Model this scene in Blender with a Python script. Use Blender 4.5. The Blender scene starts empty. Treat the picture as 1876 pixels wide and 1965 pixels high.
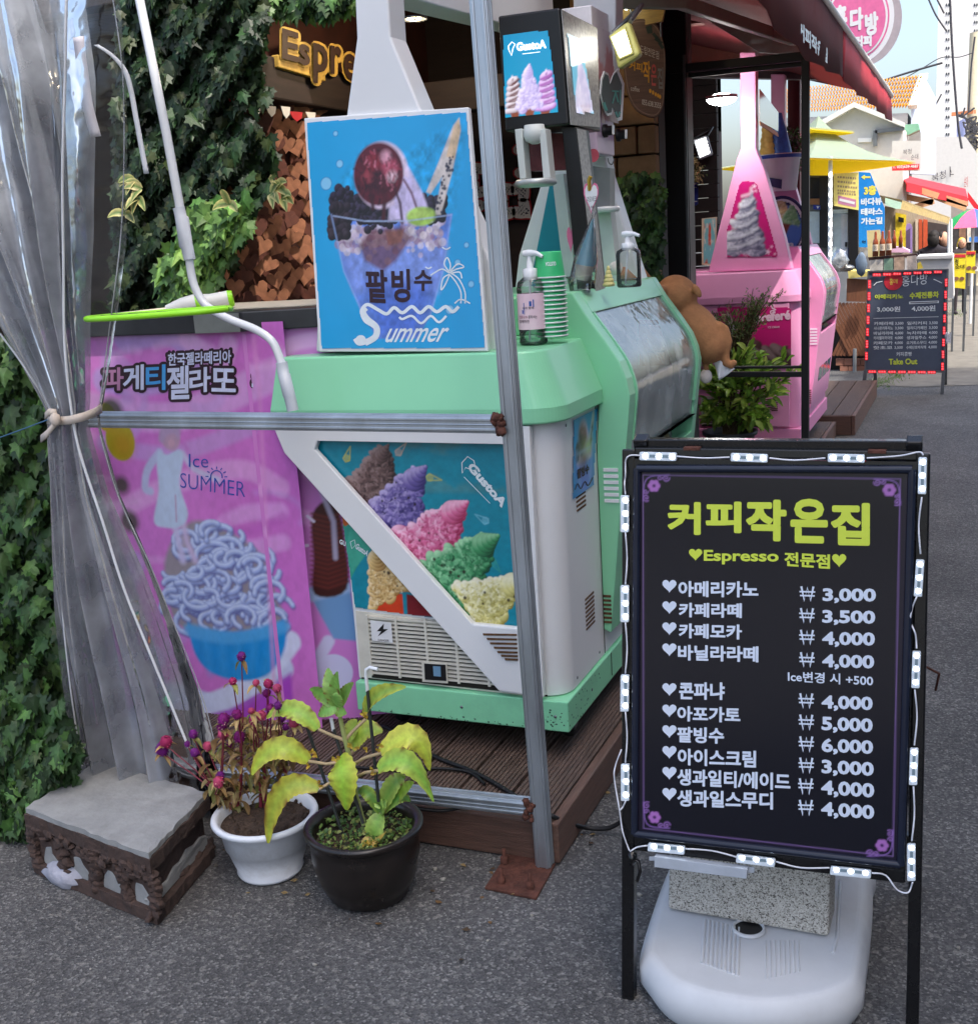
import bpy, bmesh, math, random
import numpy as np
from mathutils import Vector as V, Matrix
random.seed(7); RNG = np.random.default_rng(7)
SC = bpy.context.scene
COL = SC.collection
# ---------------------------------------------------------------- camera
FPX, PITCH, ROLL, YAW, CAMH = 2220.7, 0.224213, 0.0614523, -0.40211985, 1.55
IW, IH = 1876.0, 1965.0
_fw = np.array([math.sin(YAW)*math.cos(PITCH), math.cos(YAW)*math.cos(PITCH), -math.sin(PITCH)])
_rt = np.array([math.cos(YAW), -math.sin(YAW), 0.0]); _dn = np.cross(_fw, _rt)
_c, _s = math.cos(ROLL), math.sin(ROLL)
RT, DN, FW = _rt*_c + _dn*_s, -_rt*_s + _dn*_c, _fw
CAM = np.array([0.0, 0.0, CAMH])
cam = bpy.data.cameras.new('camera'); cam.sensor_fit = 'HORIZONTAL'; cam.sensor_width = 36
cam.lens = 36*FPX/IW; cam.clip_start = 0.05; cam.clip_end = 2000
co = bpy.data.objects.new('camera', cam); COL.objects.link(co)
co.matrix_world = Matrix(((RT[0], -DN[0], -FW[0], CAM[0]), (RT[1], -DN[1], -FW[1], CAM[1]), (RT[2], -DN[2], -FW[2], CAM[2]), (0, 0, 0, 1)))
SC.camera = co
# ---------------------------------------------------------------- light
SUN_DIR = V((0.45, -0.27, 0.85)).normalized()  # towards the sun
w = bpy.data.worlds.new("World"); SC.world = w; w.use_nodes = True
nt = w.node_tree; nt.nodes.clear()
sky = nt.nodes.new('ShaderNodeTexSky'); sky.sky_type = 'NISHITA'; sky.sun_disc = False
sky.sun_elevation = math.asin(SUN_DIR.z); sky.sun_rotation = math.atan2(SUN_DIR.x, SUN_DIR.y)
sky.air_density = 1.0; sky.dust_density = 4.9; sky.ozone_density = 1.0
bg = nt.nodes.new('ShaderNodeBackground'); bg.inputs[1].default_value = 0.15
ow = nt.nodes.new('ShaderNodeOutputWorld')
nt.links.new(sky.outputs[0], bg.inputs[0]); nt.links.new(bg.outputs[0], ow.inputs[0])
sl = bpy.data.lights.new('sun', 'SUN'); sl.energy = 2.0; sl.angle = math.radians(0.5); sl.color = (1.0, 0.94, 0.85)
so = bpy.data.objects.new('sun', sl); COL.objects.link(so)
so.rotation_euler = SUN_DIR.to_track_quat('Z', 'Y').to_euler()
vs = SC.view_settings; vs.view_transform = 'Standard'; vs.look = 'None'; vs.exposure = 1.4; vs.gamma = 1.0; vs.use_curve_mapping = False
SC.cycles.use_denoising = True; SC.cycles.max_bounces = 8; SC.cycles.transparent_max_bounces = 16
SC.cycles.caustics_reflective = False; SC.cycles.caustics_refractive = False; SC.cycles.sample_clamp_indirect = 6

# ---------------------------------------------------------------- measuring: a pixel of the 1876 px wide photograph to a point in the place
def ray(x, y): return RT*(x-IW/2) + DN*(y-IH/2) + FW*FPX
def pz(x, y, z=0.0): d = ray(x, y); return V(CAM + d*((z-CAMH)/d[2]))
def py(x, y, Y): d = ray(x, y); return V(CAM + d*(Y/d[1]))
def px(x, y, X): d = ray(x, y); return V(CAM + d*(X/d[0]))
def proj(p):
    q = np.array(p, float)-CAM; z = q@FW
    return IW/2+FPX*(q@RT)/z, IH/2+FPX*(q@DN)/z
class Pl:
    """a plane with origin o and unit axes u, v; at() turns a pixel into a point on it, off metres in front"""
    def __init__(s, o, u, v):
        s.o, s.u = V(o), V(u).normalized(); s.v = (V(v) - s.u*V(v).dot(s.u)).normalized(); s.n = s.u.cross(s.v)
        if s.n.dot(V(CAM)-s.o) < 0: s.n = -s.n
    def at(s, x, y, off=0.0):
        d = V(ray(x, y)); o = s.o + s.n*off
        return V(CAM) + d*((o-V(CAM)).dot(s.n)/d.dot(s.n))
    def uv(s, x, y): p = s.at(x, y)-s.o; return p.dot(s.u), p.dot(s.v)
    def pt(s, u, v, off=0.0): return s.o + s.u*u + s.v*v + s.n*off
def PY(Y): return Pl((0, Y, 0), (1, 0, 0), (0, 0, 1))
def PX(X): return Pl((X, 0, 0), (0, 1, 0), (0, 0, 1))

# ---------------------------------------------------------------- colour and materials
def L(c): return tuple((v/255/12.92 if v/255 <= .04045 else ((v/255+.055)/1.055)**2.4) for v in c)
MATS = {}
def mat(name, rgb, rough=.5, metal=0.0, var=.10, scale=18.0, bump=0.0, bscale=None, spec=.5, emit=0.0, alpha=1.0, coat=0.0, dirt=0.0, dirtc=(.03,.025,.02), trans=0.0, stretch=None, ior=1.45):
    """Principled material; colour is linear; var = noise variation, dirt = blotches of wear"""
    if name in MATS: return MATS[name]
    m = bpy.data.materials.new(name); m.use_nodes = True; n = m.node_tree.nodes; l = m.node_tree.links
    b = n['Principled BSDF']
    b.inputs['Roughness'].default_value = rough; b.inputs['Metallic'].default_value = metal
    b.inputs['Specular IOR Level'].default_value = spec; b.inputs['Coat Weight'].default_value = coat; b.inputs['IOR'].default_value = ior
    b.inputs['Transmission Weight'].default_value = trans; b.inputs['Alpha'].default_value = alpha
    tc = n.new('ShaderNodeTexCoord'); src = tc.outputs['Object']
    if stretch:
        mp = n.new('ShaderNodeMapping'); mp.inputs['Scale'].default_value = stretch; l.new(src, mp.inputs[0]); src = mp.outputs[0]
    no = n.new('ShaderNodeTexNoise'); no.inputs['Scale'].default_value = scale; no.inputs['Detail'].default_value = 6; no.inputs['Roughness'].default_value = .65
    l.new(src, no.inputs['Vector'])
    rp = n.new('ShaderNodeMapRange'); rp.inputs[1].default_value = .3; rp.inputs[2].default_value = .7; rp.inputs[3].default_value = 1-var; rp.inputs[4].default_value = 1+var
    l.new(no.outputs['Fac'], rp.inputs[0])
    mx = n.new('ShaderNodeMix'); mx.data_type = 'RGBA'; mx.blend_type = 'MULTIPLY'; mx.inputs[0].default_value = 1
    mx.inputs[6].default_value = (*rgb[:3], 1); l.new(rp.outputs[0], mx.inputs[7]); out = mx.outputs[2]
    if dirt > 0:
        n2 = n.new('ShaderNodeTexNoise'); n2.inputs['Scale'].default_value = scale*.35; n2.inputs['Detail'].default_value = 9; n2.inputs['Roughness'].default_value = .75
        l.new(src, n2.inputs['Vector'])
        r2 = n.new('ShaderNodeMapRange'); r2.inputs[1].default_value = .52; r2.inputs[2].default_value = .74; r2.inputs[3].default_value = 0; r2.inputs[4].default_value = dirt
        l.new(n2.outputs['Fac'], r2.inputs[0])
        m2 = n.new('ShaderNodeMix'); m2.data_type = 'RGBA'; m2.inputs[7].default_value = (*dirtc, 1)
        l.new(r2.outputs[0], m2.inputs[0]); l.new(out, m2.inputs[6]); out = m2.outputs[2]
    l.new(out, b.inputs['Base Color'])
    if emit: b.inputs['Emission Strength'].default_value = emit; l.new(out, b.inputs['Emission Color'])
    rr = n.new('ShaderNodeMapRange'); rr.inputs[3].default_value = max(0, rough-.08); rr.inputs[4].default_value = min(1, rough+.12)
    l.new(no.outputs['Fac'], rr.inputs[0]); l.new(rr.outputs[0], b.inputs['Roughness'])
    if bump:
        n3 = n.new('ShaderNodeTexNoise'); n3.inputs['Scale'].default_value = bscale or scale*3; n3.inputs['Detail'].default_value = 5; l.new(src, n3.inputs['Vector'])
        bp = n.new('ShaderNodeBump'); bp.inputs['Strength'].default_value = bump; bp.inputs['Distance'].default_value = .01
        l.new(n3.outputs['Fac'], bp.inputs['Height']); l.new(bp.outputs[0], b.inputs['Normal'])
    MATS[name] = m; return m
def mc(name, c, **k): return mat(name, L(c), **k)
def print_mat(name, rough=.3, emit=0.0, spec=.5):
    if name in MATS: return MATS[name]
    m = bpy.data.materials.new(name); m.use_nodes = True; n = m.node_tree.nodes; l = m.node_tree.links; b = n['Principled BSDF']
    a = n.new('ShaderNodeVertexColor'); a.layer_name = 'Col'
    l.new(a.outputs[0], b.inputs['Base Color']); b.inputs['Roughness'].default_value = rough; b.inputs['Specular IOR Level'].default_value = spec
    if emit: l.new(a.outputs[0], b.inputs['Emission Color']); b.inputs['Emission Strength'].default_value = emit
    MATS[name] = m; return m
PRINT = print_mat('printed_vinyl'); SCREEN = print_mat('lit_print', .25, .22)
def leaf_mat(name, rough=.45, spec=.4, trans=.35):
    """leaf colour comes per leaf from the mesh (each leaf has its own colour), with light through the blade"""
    if name in MATS: return MATS[name]
    m = bpy.data.materials.new(name); m.use_nodes = True; n = m.node_tree.nodes; l = m.node_tree.links; b = n['Principled BSDF']
    a = n.new('ShaderNodeVertexColor'); a.layer_name = 'Col'; tc = n.new('ShaderNodeTexCoord'); no = n.new('ShaderNodeTexNoise'); no.inputs['Scale'].default_value = 70; no.inputs['Detail'].default_value = 5; l.new(tc.outputs['Object'], no.inputs['Vector'])
    mr = n.new('ShaderNodeMapRange'); mr.inputs[1].default_value = .3; mr.inputs[2].default_value = .7; mr.inputs[3].default_value = .78; mr.inputs[4].default_value = 1.2; l.new(no.outputs['Fac'], mr.inputs[0])
    cm = n.new('ShaderNodeMix'); cm.data_type = 'RGBA'; cm.blend_type = 'MULTIPLY'; cm.inputs[0].default_value = 1; l.new(a.outputs[0], cm.inputs[6]); l.new(mr.outputs[0], cm.inputs[7]); l.new(cm.outputs[2], b.inputs['Base Color'])
    bp = n.new('ShaderNodeBump'); bp.inputs['Strength'].default_value = .35; bp.inputs['Distance'].default_value = .003; l.new(no.outputs['Fac'], bp.inputs['Height']); l.new(bp.outputs[0], b.inputs['Normal'])
    b.inputs['Roughness'].default_value = rough; b.inputs['Specular IOR Level'].default_value = spec
    t = n.new('ShaderNodeBsdfTranslucent'); l.new(a.outputs[0], t.inputs[0]); mx = n.new('ShaderNodeMixShader'); mx.inputs[0].default_value = trans
    o = n['Material Output']; l.new(b.outputs[0], mx.inputs[1]); l.new(t.outputs[0], mx.inputs[2]); l.new(mx.outputs[0], o.inputs[0])
    MATS[name] = m; return m
LEAF = leaf_mat('leaf')
def clear_mat(name, tint=(.9, .93, .95), haze=.15, hazec=(.4, .45, .5), rough=.08, wob=.0, fres=1.45):
    """thin clear sheet: see-through with fresnel gloss and a milky share"""
    if name in MATS: return MATS[name]
    m = bpy.data.materials.new(name); m.use_nodes = True; n = m.node_tree.nodes; l = m.node_tree.links; n.remove(n['Principled BSDF'])
    tr = n.new('ShaderNodeBsdfTransparent'); tr.inputs[0].default_value = (*tint, 1)
    df = n.new('ShaderNodeBsdfDiffuse'); df.inputs[0].default_value = (*hazec, 1)
    gl = n.new('ShaderNodeBsdfGlossy'); gl.inputs['Roughness'].default_value = rough
    tc = n.new('ShaderNodeTexCoord'); no = n.new('ShaderNodeTexNoise'); no.inputs['Scale'].default_value = 7; no.inputs['Detail'].default_value = 6; l.new(tc.outputs['Object'], no.inputs['Vector'])
    r = n.new('ShaderNodeMapRange'); r.inputs[1].default_value = .3; r.inputs[2].default_value = .75; r.inputs[3].default_value = haze*.4; r.inputs[4].default_value = min(1, haze*1.7); l.new(no.outputs['Fac'], r.inputs[0])
    m1 = n.new('ShaderNodeMixShader'); l.new(r.outputs[0], m1.inputs[0]); l.new(tr.outputs[0], m1.inputs[1]); l.new(df.outputs[0], m1.inputs[2])
    fr = n.new('ShaderNodeFresnel'); fr.inputs[0].default_value = fres
    m2 = n.new('ShaderNodeMixShader'); l.new(fr.outputs[0], m2.inputs[0]); l.new(m1.outputs[0], m2.inputs[1]); l.new(gl.outputs[0], m2.inputs[2])
    if wob:
        bp = n.new('ShaderNodeBump'); bp.inputs['Strength'].default_value = wob; bp.inputs['Distance'].default_value = .02
        n2 = n.new('ShaderNodeTexNoise'); n2.inputs['Scale'].default_value = 11; l.new(tc.outputs['Object'], n2.inputs['Vector']); l.new(n2.outputs['Fac'], bp.inputs['Height'])
        l.new(bp.outputs[0], gl.inputs['Normal']); l.new(bp.outputs[0], fr.inputs['Normal'])
    l.new(m2.outputs[0], n['Material Output'].inputs[0]); MATS[name] = m; return m

# ---------------------------------------------------------------- meshes and objects
OFF = {}
def frame(d):
    d = V(d).normalized(); a = V((0, 0, 1)) if abs(d.z) < .9 else V((1, 0, 0)); u = d.cross(a).normalized(); return u, d.cross(u).normalized()
class MB:
    def __init__(s): s.v = []; s.f = []; s.sm = []; s.mi = []; s.c = []; s.cur = 0; s.col = (1, 1, 1)
    def add(s, vs, fs, smooth=False):
        o = len(s.v); s.v += [tuple(p) for p in vs]; s.c += [s.col]*len(vs)
        for f in fs: s.f.append([i+o for i in f]); s.sm.append(smooth); s.mi.append(s.cur)
        return s
    def box(s, a, b):
        x0, y0, z0 = a; x1, y1, z1 = b
        return s.add([(x0,y0,z0),(x1,y0,z0),(x1,y1,z0),(x0,y1,z0),(x0,y0,z1),(x1,y0,z1),(x1,y1,z1),(x0,y1,z1)], [(3,2,1,0),(4,5,6,7),(0,1,5,4),(1,2,6,5),(2,3,7,6),(3,0,4,7)])
    def bar(s, p, q, w, h, up=(0, 0, 1)):
        p, q = V(p), V(q); d = (q-p).normalized(); a = d.cross(V(up))
        if a.length < 1e-4: a = d.cross(V((1, 0, 0)))
        a.normalize(); b = a.cross(d); a *= w/2; b *= h/2
        vs = [p-a-b, p+a-b, p+a+b, p-a+b, q-a-b, q+a-b, q+a+b, q-a+b]
        return s.add(vs, [(0,1,2,3),(7,6,5,4),(0,4,5,1),(1,5,6,2),(2,6,7,3),(3,7,4,0)])
    def prism(s, pts, vec):
        n = len(pts); vec = V(vec); a = [V(p) for p in pts]; b = [p+vec for p in a]
        return s.add(a+b, [list(range(n))[::-1], list(range(n, 2*n))]+[(i, (i+1) % n, n+(i+1) % n, n+i) for i in range(n)])
    def poly(s, pts): return s.add([V(p) for p in pts], [list(range(len(pts)))])
    def strip(s, A, B, smooth=True):
        n = len(A); return s.add(list(A)+list(B), [(i, i+1, n+i+1, n+i) for i in range(n-1)], smooth)
    def tube(s, pts, r, n=8, cap=True):
        pts = [V(p) for p in pts]; rs = r if isinstance(r, (list, tuple)) else [r]*len(pts); vs = []; m = len(pts); u = None
        for i, p in enumerate(pts):
            d = (pts[min(i+1, m-1)]-pts[max(i-1, 0)])
            if d.length < 1e-9: d = V((0, 0, 1))
            d.normalize()
            if u is None: u, _ = frame(d)
            u = (u - d*u.dot(d)); u = u.normalized() if u.length > 1e-6 else frame(d)[0]; b = d.cross(u)
            for k in range(n):
                t = 2*math.pi*k/n; vs.append(p+(u*math.cos(t)+b*math.sin(t))*rs[i])
        fs = [(i*n+k, i*n+(k+1) % n, (i+1)*n+(k+1) % n, (i+1)*n+k) for i in range(m-1) for k in range(n)]
        s.add(vs, fs, True)
        if cap: s.add(vs[:n], [list(range(n))[::-1]]); s.add(vs[-n:], [list(range(n))])
        return s
    def lathe(s, prof, c=(0, 0, 0), n=32, axis=(0, 0, 1), smooth=True, u=None):
        c = V(c); d = V(axis).normalized(); a, b = frame(d)
        vs = []
        for r, z in prof:
            for k in range(n):
                t = 2*math.pi*k/n; vs.append(c+d*z+(a*math.cos(t)+b*math.sin(t))*r)
        return s.add(vs, [(i*n+k, i*n+(k+1) % n, (i+1)*n+(k+1) % n, (i+1)*n+k) for i in range(len(prof)-1) for k in range(n)], smooth)
    def ell(s, c, r, n=14, m=9, jit=0, ax=None):
        c = V(c); r = (r, r, r) if not isinstance(r, (tuple, list)) else r; vs = []
        X = ax or (V((1,0,0)), V((0,1,0)), V((0,0,1)))
        for i in range(m+1):
            p = math.pi*i/m
            for k in range(n):
                t = 2*math.pi*k/n; j = 1+random.uniform(-jit, jit)
                vs.append(c+X[0]*(r[0]*math.sin(p)*math.cos(t)*j)+X[1]*(r[1]*math.sin(p)*math.sin(t)*j)+X[2]*(r[2]*math.cos(p)*j))
        return s.add(vs, [(i*n+k, i*n+(k+1) % n, (i+1)*n+(k+1) % n, (i+1)*n+k) for i in range(m) for k in range(n)], True)
    def build(s, name, mats, parent=None, bevel=0, seg=2, local=False, subsurf=0, solid=0, auto=False):
        me = bpy.data.meshes.new(name); me.from_pydata(s.v, [], s.f); me.update()
        me.polygons.foreach_set('use_smooth', s.sm); me.polygons.foreach_set('material_index', s.mi)
        if any(c != (1, 1, 1) for c in s.c):
            ca = me.color_attributes.new('Col', 'FLOAT_COLOR', 'POINT'); ca.data.foreach_set('color', np.array([(*c, 1) for c in s.c], np.float32).ravel())
        for m in (mats if isinstance(mats, (list, tuple)) else [mats]): me.materials.append(m)
        o = bpy.data.objects.new(name, me); COL.objects.link(o); OFF[o] = V((0, 0, 0))
        if parent is not None:
            o.parent = parent
            if not local: o.location = -OFF[parent] if OFF[parent].length else (0, 0, 0)
        if bevel or solid or subsurf:
            bm = bmesh.new(); bm.from_mesh(me); bmesh.ops.remove_doubles(bm, verts=bm.verts, dist=1e-5); bmesh.ops.recalc_face_normals(bm, faces=bm.faces); bm.to_mesh(me); bm.free()
        if solid: q = o.modifiers.new('thick', 'SOLIDIFY'); q.thickness = solid; q.offset = 0
        if bevel: q = o.modifiers.new('edge', 'BEVEL'); q.width = bevel; q.segments = seg; q.limit_method = 'ANGLE'; q.angle_limit = math.radians(40)
        if subsurf: q = o.modifiers.new('sub', 'SUBSURF'); q.levels = subsurf; q.render_levels = subsurf
        return o
def tag(o, label=None, cat=None, group=None, kind=None):
    if label: o['label'] = label
    if cat: o['category'] = cat
    if group: o['group'] = group
    if kind: o['kind'] = kind
    return o
def thing(name, label, cat, loc=(0, 0, 0), group=None):
    o = bpy.data.objects.new(name, None); COL.objects.link(o); o.location = loc; o.empty_display_size = .05; OFF[o] = V(loc); return tag(o, label, cat, group)
def copy_tree(o, loc=None, label=None, parent=None):
    c = o.copy(); COL.objects.link(c); c.parent = parent; OFF[c] = V(loc) if loc is not None else OFF[o].copy()
    if loc is not None: c.location = loc
    if label: c['label'] = label
    for ch in list(o.children): copy_tree(ch, None, None, c)
    return c
def box(name, a, b, m, parent=None, bevel=0): return MB().box(a, b).build(name, m, parent, bevel)

# ---------------------------------------------------------------- lettering
_TC = {}
def glyphs(s, bold=0.0, shear=0.0):
    k = (s, bold, shear)
    if k not in _TC:
        c = bpy.data.curves.new('lettering', 'FONT'); c.body = s; c.dimensions = '2D'; c.fill_mode = 'FRONT'; c.offset = bold; c.resolution_u = 3; c.shear = shear
        o = bpy.data.objects.new('lettering', c); me = bpy.data.meshes.new_from_object(o)
        vv = np.array([v.co[:2] for v in me.vertices]) if len(me.vertices) else np.zeros((1, 2)); ff = [list(p.vertices) for p in me.polygons]
        bpy.data.objects.remove(o); bpy.data.curves.remove(c); bpy.data.meshes.remove(me); _TC[k] = (vv, ff)
    return _TC[k]
def text(mb, s, pl, BL, BR, TL, off=.0012, bold=.02, shear=0.0, rough=0.0):
    """letters of s stretched onto the pixel box with corners bottom-left, bottom-right, top-left on plane pl"""
    vv, ff = glyphs(s, min(bold, .015), shear); d = max(0, bold-.015)
    mn, mx = vv.min(0)-d, vv.max(0)+d
    a, b, c = pl.at(*BL, off), pl.at(*BR, off), pl.at(*TL, off)
    k = 1 if d == 0 else 8 if d < .08 else 16
    for i in range(k):                                            # heavier strokes: the letter laid down again a hair to each side
        t = 2*math.pi*i/k; q = (vv+(d*math.cos(t), d*math.sin(t))-mn)/np.maximum(mx-mn, 1e-6); h = pl.n*(.00004*i)
        mb.add([a+(b-a)*float(x)+(c-a)*float(y)+h for x, y in q], ff)
def disc(mb, pl, cx, cy, r, off=.001, n=18, ry=None):
    c = pl.at(cx, cy, off); k = (pl.at(cx+10, cy, off)-c).length/10
    mb.add([c+pl.u*(math.cos(2*math.pi*i/n)*r*k)+pl.v*(math.sin(2*math.pi*i/n)*(ry or r)*k) for i in range(n)], [list(range(n))])
def heart(n=22):
    t = np.linspace(0, 2*np.pi, n, endpoint=False)
    x = 16*np.sin(t)**3; y = 13*np.cos(t)-5*np.cos(2*t)-2*np.cos(3*t)-np.cos(4*t)
    return np.stack([x/16, (y+2.5)/14.5], 1)
def shape(mb, pl, pts, off=.001): mb.poly([pl.at(x, y, off) for x, y in pts])
def stroke(mb, pl, pts, wpx, off=.001, closed=False):
    P = [np.array(p, float) for p in pts]; n = len(P); A = []; B = []
    for i in range(n):
        a = P[(i-1) % n] if closed or i > 0 else P[i]; b = P[(i+1) % n] if closed or i < n-1 else P[i]
        d = b-a; d = d/(np.linalg.norm(d)+1e-9); q = np.array([-d[1], d[0]])*wpx/2
        A.append(pl.at(*(P[i]+q), off)); B.append(pl.at(*(P[i]-q), off))
    if closed: A.append(A[0]); B.append(B[0])
    mb.strip(A, B, False)
def smooth(pts, k=6, closed=False):
    P = [np.array(p, float) for p in pts]; n = len(P); out = []
    for i in range(n if closed else n-1):
        g = lambda j: P[j % n] if closed else P[min(max(j, 0), n-1)]
        p0, p1, p2, p3 = g(i-1), g(i), g(i+1), g(i+2)
        for j in range(k):
            t = j/k; out.append(.5*((2*p1)+(-p0+p2)*t+(2*p0-5*p1+4*p2-p3)*t*t+(-p0+3*p1-3*p2+p3)*t**3))
    if not closed: out.append(P[-1])
    return out

# ---------------------------------------------------------------- printed pictures, drawn as colours on a fine mesh
class Pic:
    """a picture printed on plane pl, drawn in photograph pixels, stored as a grid of coloured vertices"""
    def __init__(s, pl, corners, base, res=1.0):
        s.pl = pl; uv = np.array([pl.uv(*c) for c in corners]); s.mn, s.mx = uv.min(0), uv.max(0)
        k = (pl.at(corners[0][0]+10, corners[0][1])-pl.at(*corners[0])).length/10
        s.k = k*1.92/res*1.05
        s.w = int((s.mx[0]-s.mn[0])/s.k)+2; s.h = int((s.mx[1]-s.mn[1])/s.k)+2
        s.kx = (s.mx[0]-s.mn[0])/(s.w-1); s.ky = (s.mx[1]-s.mn[1])/(s.h-1)
        s.img = np.ones((s.h, s.w, 3))*np.array(L(base)); s.Y, s.X = np.mgrid[0:s.h, 0:s.w].astype(float); s.sc = k/s.kx
    def P(s, p): u, v = s.pl.uv(*p); return np.array([(u-s.mn[0])/s.kx, (v-s.mn[1])/s.ky])
    def put(s, m, c, a=1.0):
        m = np.clip(m, 0, 1)[..., None]*a; c = np.array(c) if np.ndim(c) == 3 else np.array(L(c)); s.img = s.img*(1-m)+c*m
    def noise(s, f, seed=0, oct=4):
        r = np.random.default_rng(seed); o = np.zeros((s.h, s.w)); amp = 1; tot = 0
        for i in range(oct):
            n = max(2, int(f*2**i)); g = r.random((n+2, n+2)); yy = s.Y/s.h*n; xx = s.X/s.w*n; y0 = yy.astype(int); x0 = xx.astype(int); fy = yy-y0; fx = xx-x0
            fy = fy*fy*(3-2*fy); fx = fx*fx*(3-2*fx)
            o += amp*((g[y0, x0]*(1-fx)+g[y0, x0+1]*fx)*(1-fy)+(g[y0+1, x0]*(1-fx)+g[y0+1, x0+1]*fx)*fy); tot += amp; amp *= .55
        return o/tot
    def mask(s, pts, soft=.7):
        q = np.array([s.P(p) for p in pts]); ins = np.zeros((s.h, s.w), bool); d = np.full((s.h, s.w), 1e9)
        for i in range(len(q)):
            (x0, y0), (x1, y1) = q[i], q[(i+1) % len(q)]
            with np.errstate(divide='ignore', invalid='ignore'):
                ins ^= ((y0 > s.Y) != (y1 > s.Y)) & (s.X < (x1-x0)*(s.Y-y0)/(y1-y0+1e-12)+x0)
            dx, dy = x1-x0, y1-y0; t = np.clip(((s.X-x0)*dx+(s.Y-y0)*dy)/(dx*dx+dy*dy+1e-9), 0, 1)
            d = np.minimum(d, np.hypot(s.X-x0-t*dx, s.Y-y0-t*dy))
        return np.clip(.5+np.where(ins, d, -d)/(2*soft), 0, 1)
    def poly(s, pts, c, soft=.7, a=1.0): s.put(s.mask(pts, soft), c, a)
    def line(s, pts, wpx, c, a=1.0, soft=.7):
        q = [s.P(p) for p in pts]; g = wpx*s.sc/2+soft*2+1; xs = [v[0] for v in q]; ys = [v[1] for v in q]
        sl = (slice(max(0, int(min(ys)-g)), max(0, int(max(ys)+g)+2)), slice(max(0, int(min(xs)-g)), max(0, int(max(xs)+g)+2)))
        SX, SY = s.X[sl], s.Y[sl]; d = np.full(SX.shape, 1e9)
        if not SX.size: return
        for (x0, y0), (x1, y1) in zip(q[:-1], q[1:]):
            dx, dy = x1-x0, y1-y0; t = np.clip(((SX-x0)*dx+(SY-y0)*dy)/(dx*dx+dy*dy+1e-9), 0, 1); d = np.minimum(d, np.hypot(SX-x0-t*dx, SY-y0-t*dy))
        m = np.clip(.5+(wpx*s.sc/2-d)/(2*soft), 0, 1)[..., None]*a; s.img[sl] = s.img[sl]*(1-m)+np.array(L(c))*m
    def disc(s, p, r, c, a=1.0, soft=.7, ry=None):
        x, y = s.P(p); R = r*s.sc; RY = (ry or r)*s.sc; d = (1-np.hypot((s.X-x)/R, (s.Y-y)/RY))*min(R, RY); s.put(.5+d/(2*soft), c, a)
    def blob(s, p, r, lo, mid, hi, ang=None, asp=1.0):
        """one ball of printed ice cream"""
        x, y = s.P(p); R = r*s.sc; ca, sa = (math.cos(ang), math.sin(ang)) if ang is not None else (1, 0); g = R*max(1, asp)+2
        sl = (slice(max(0, int(y-g)), max(0, int(y+g)+2)), slice(max(0, int(x-g)), max(0, int(x+g)+2))); X, Y = s.X[sl]-x, s.Y[sl]-y
        if not X.size: return
        a, b = (X*ca+Y*sa)/(R*asp), (-X*sa+Y*ca)/R; d = np.hypot(a, b)
        m = np.clip((1-d)*R/1.2+.5, 0, 1)[..., None]; nz = np.sqrt(np.clip(1-d*d, 0, 1)); t = np.clip(.5+.45*(-.5*X/R+.75*Y/R)+.3*(nz-.6), 0, 1)[..., None]
        lo, mid, hi = (np.array(L(c)) for c in (lo, mid, hi)); c = np.where(t < .5, lo+(mid-lo)*t*2, mid+(hi-mid)*(t*2-1)); s.img[sl] = s.img[sl]*(1-m)+c*m
    def serve(s, base, tip, w0, lo, mid, hi, n=90, r=.17, seed=1, frill=.5, asp=1.3, tipr=.35):
        """a mound of soft ice cream from base to tip (pixels), w0 half width at the base"""
        R = random.Random(seed); b, t = np.array(base, float), np.array(tip, float); d = t-b; ln = np.linalg.norm(d); e = d/ln; q = np.array([-e[1], e[0]])
        mixc = lambda A, B, f: tuple(A[k]+(B[k]-A[k])*f for k in range(3))
        for i in range(n):
            f = (i/n)**.85; w = w0*(1-f)**.8+w0*.10; x = R.uniform(-1, 1); rr = w0*r*R.uniform(.7, 1.3)*(1-f*.5)
            p = b+e*(f*ln*.9)+q*(x*w)+R.uniform(-frill, frill)*e*rr; s.blob(p, rr, lo, mid, hi, math.atan2(-q[1], q[0])+R.uniform(-.6, .6), asp)
        for i in range(n*3):                                        # ragged frills and crevices over the mound
            f = R.random()**1.2; w = w0*(1-f)**.8+w0*.08; x = R.uniform(-1.02, 1.02); p = b+e*(f*ln*.88)+q*(x*w); rr = w0*r*R.uniform(.12, .42); k = R.random()*.75+.25*(.5-x*.5)
            c = mixc(lo, mid, k*2) if k < .5 else mixc(mid, hi, k*2-1); a_ = R.uniform(0, 6.28); l_ = rr*R.uniform(.8, 2.2)
            s.line([p, p+np.array([math.cos(a_), math.sin(a_)])*l_], rr*1.1, c, R.uniform(.5, .95), .8)
        for k in range(6):
            f = .80+.20*k/5; s.blob(b+e*ln*f+q*w0*.08*k*.4, w0*tipr*(1-.16*k), lo, mid, hi)
    def swirl(s, base, tip, w0, lo, mid, hi, turns=7, seed=1):
        """a soft-serve spiral"""
        b, t = np.array(base, float), np.array(tip, float); d = t-b; e = d/np.linalg.norm(d); q = np.array([-e[1], e[0]]); ln = np.linalg.norm(d); R = random.Random(seed)
        for k in range(turns):
            f = k/turns; w = w0*(1-f)**.75+w0*.08; th = ln/turns*.62
            for x in np.linspace(-1, 1, 9):
                p = b+e*(f*ln+th*.5+x*th*.35+R.uniform(-1, 1)*th*.06)+q*(x*w*.86); s.blob(p, th*(1.0-.25*abs(x)), lo, mid, hi, math.atan2(-q[1], q[0])+.3, 1.35)
        s.blob(b+e*ln*.97, w0*.14, lo, mid, hi, math.atan2(-e[1], e[0]), 2.2)
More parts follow.
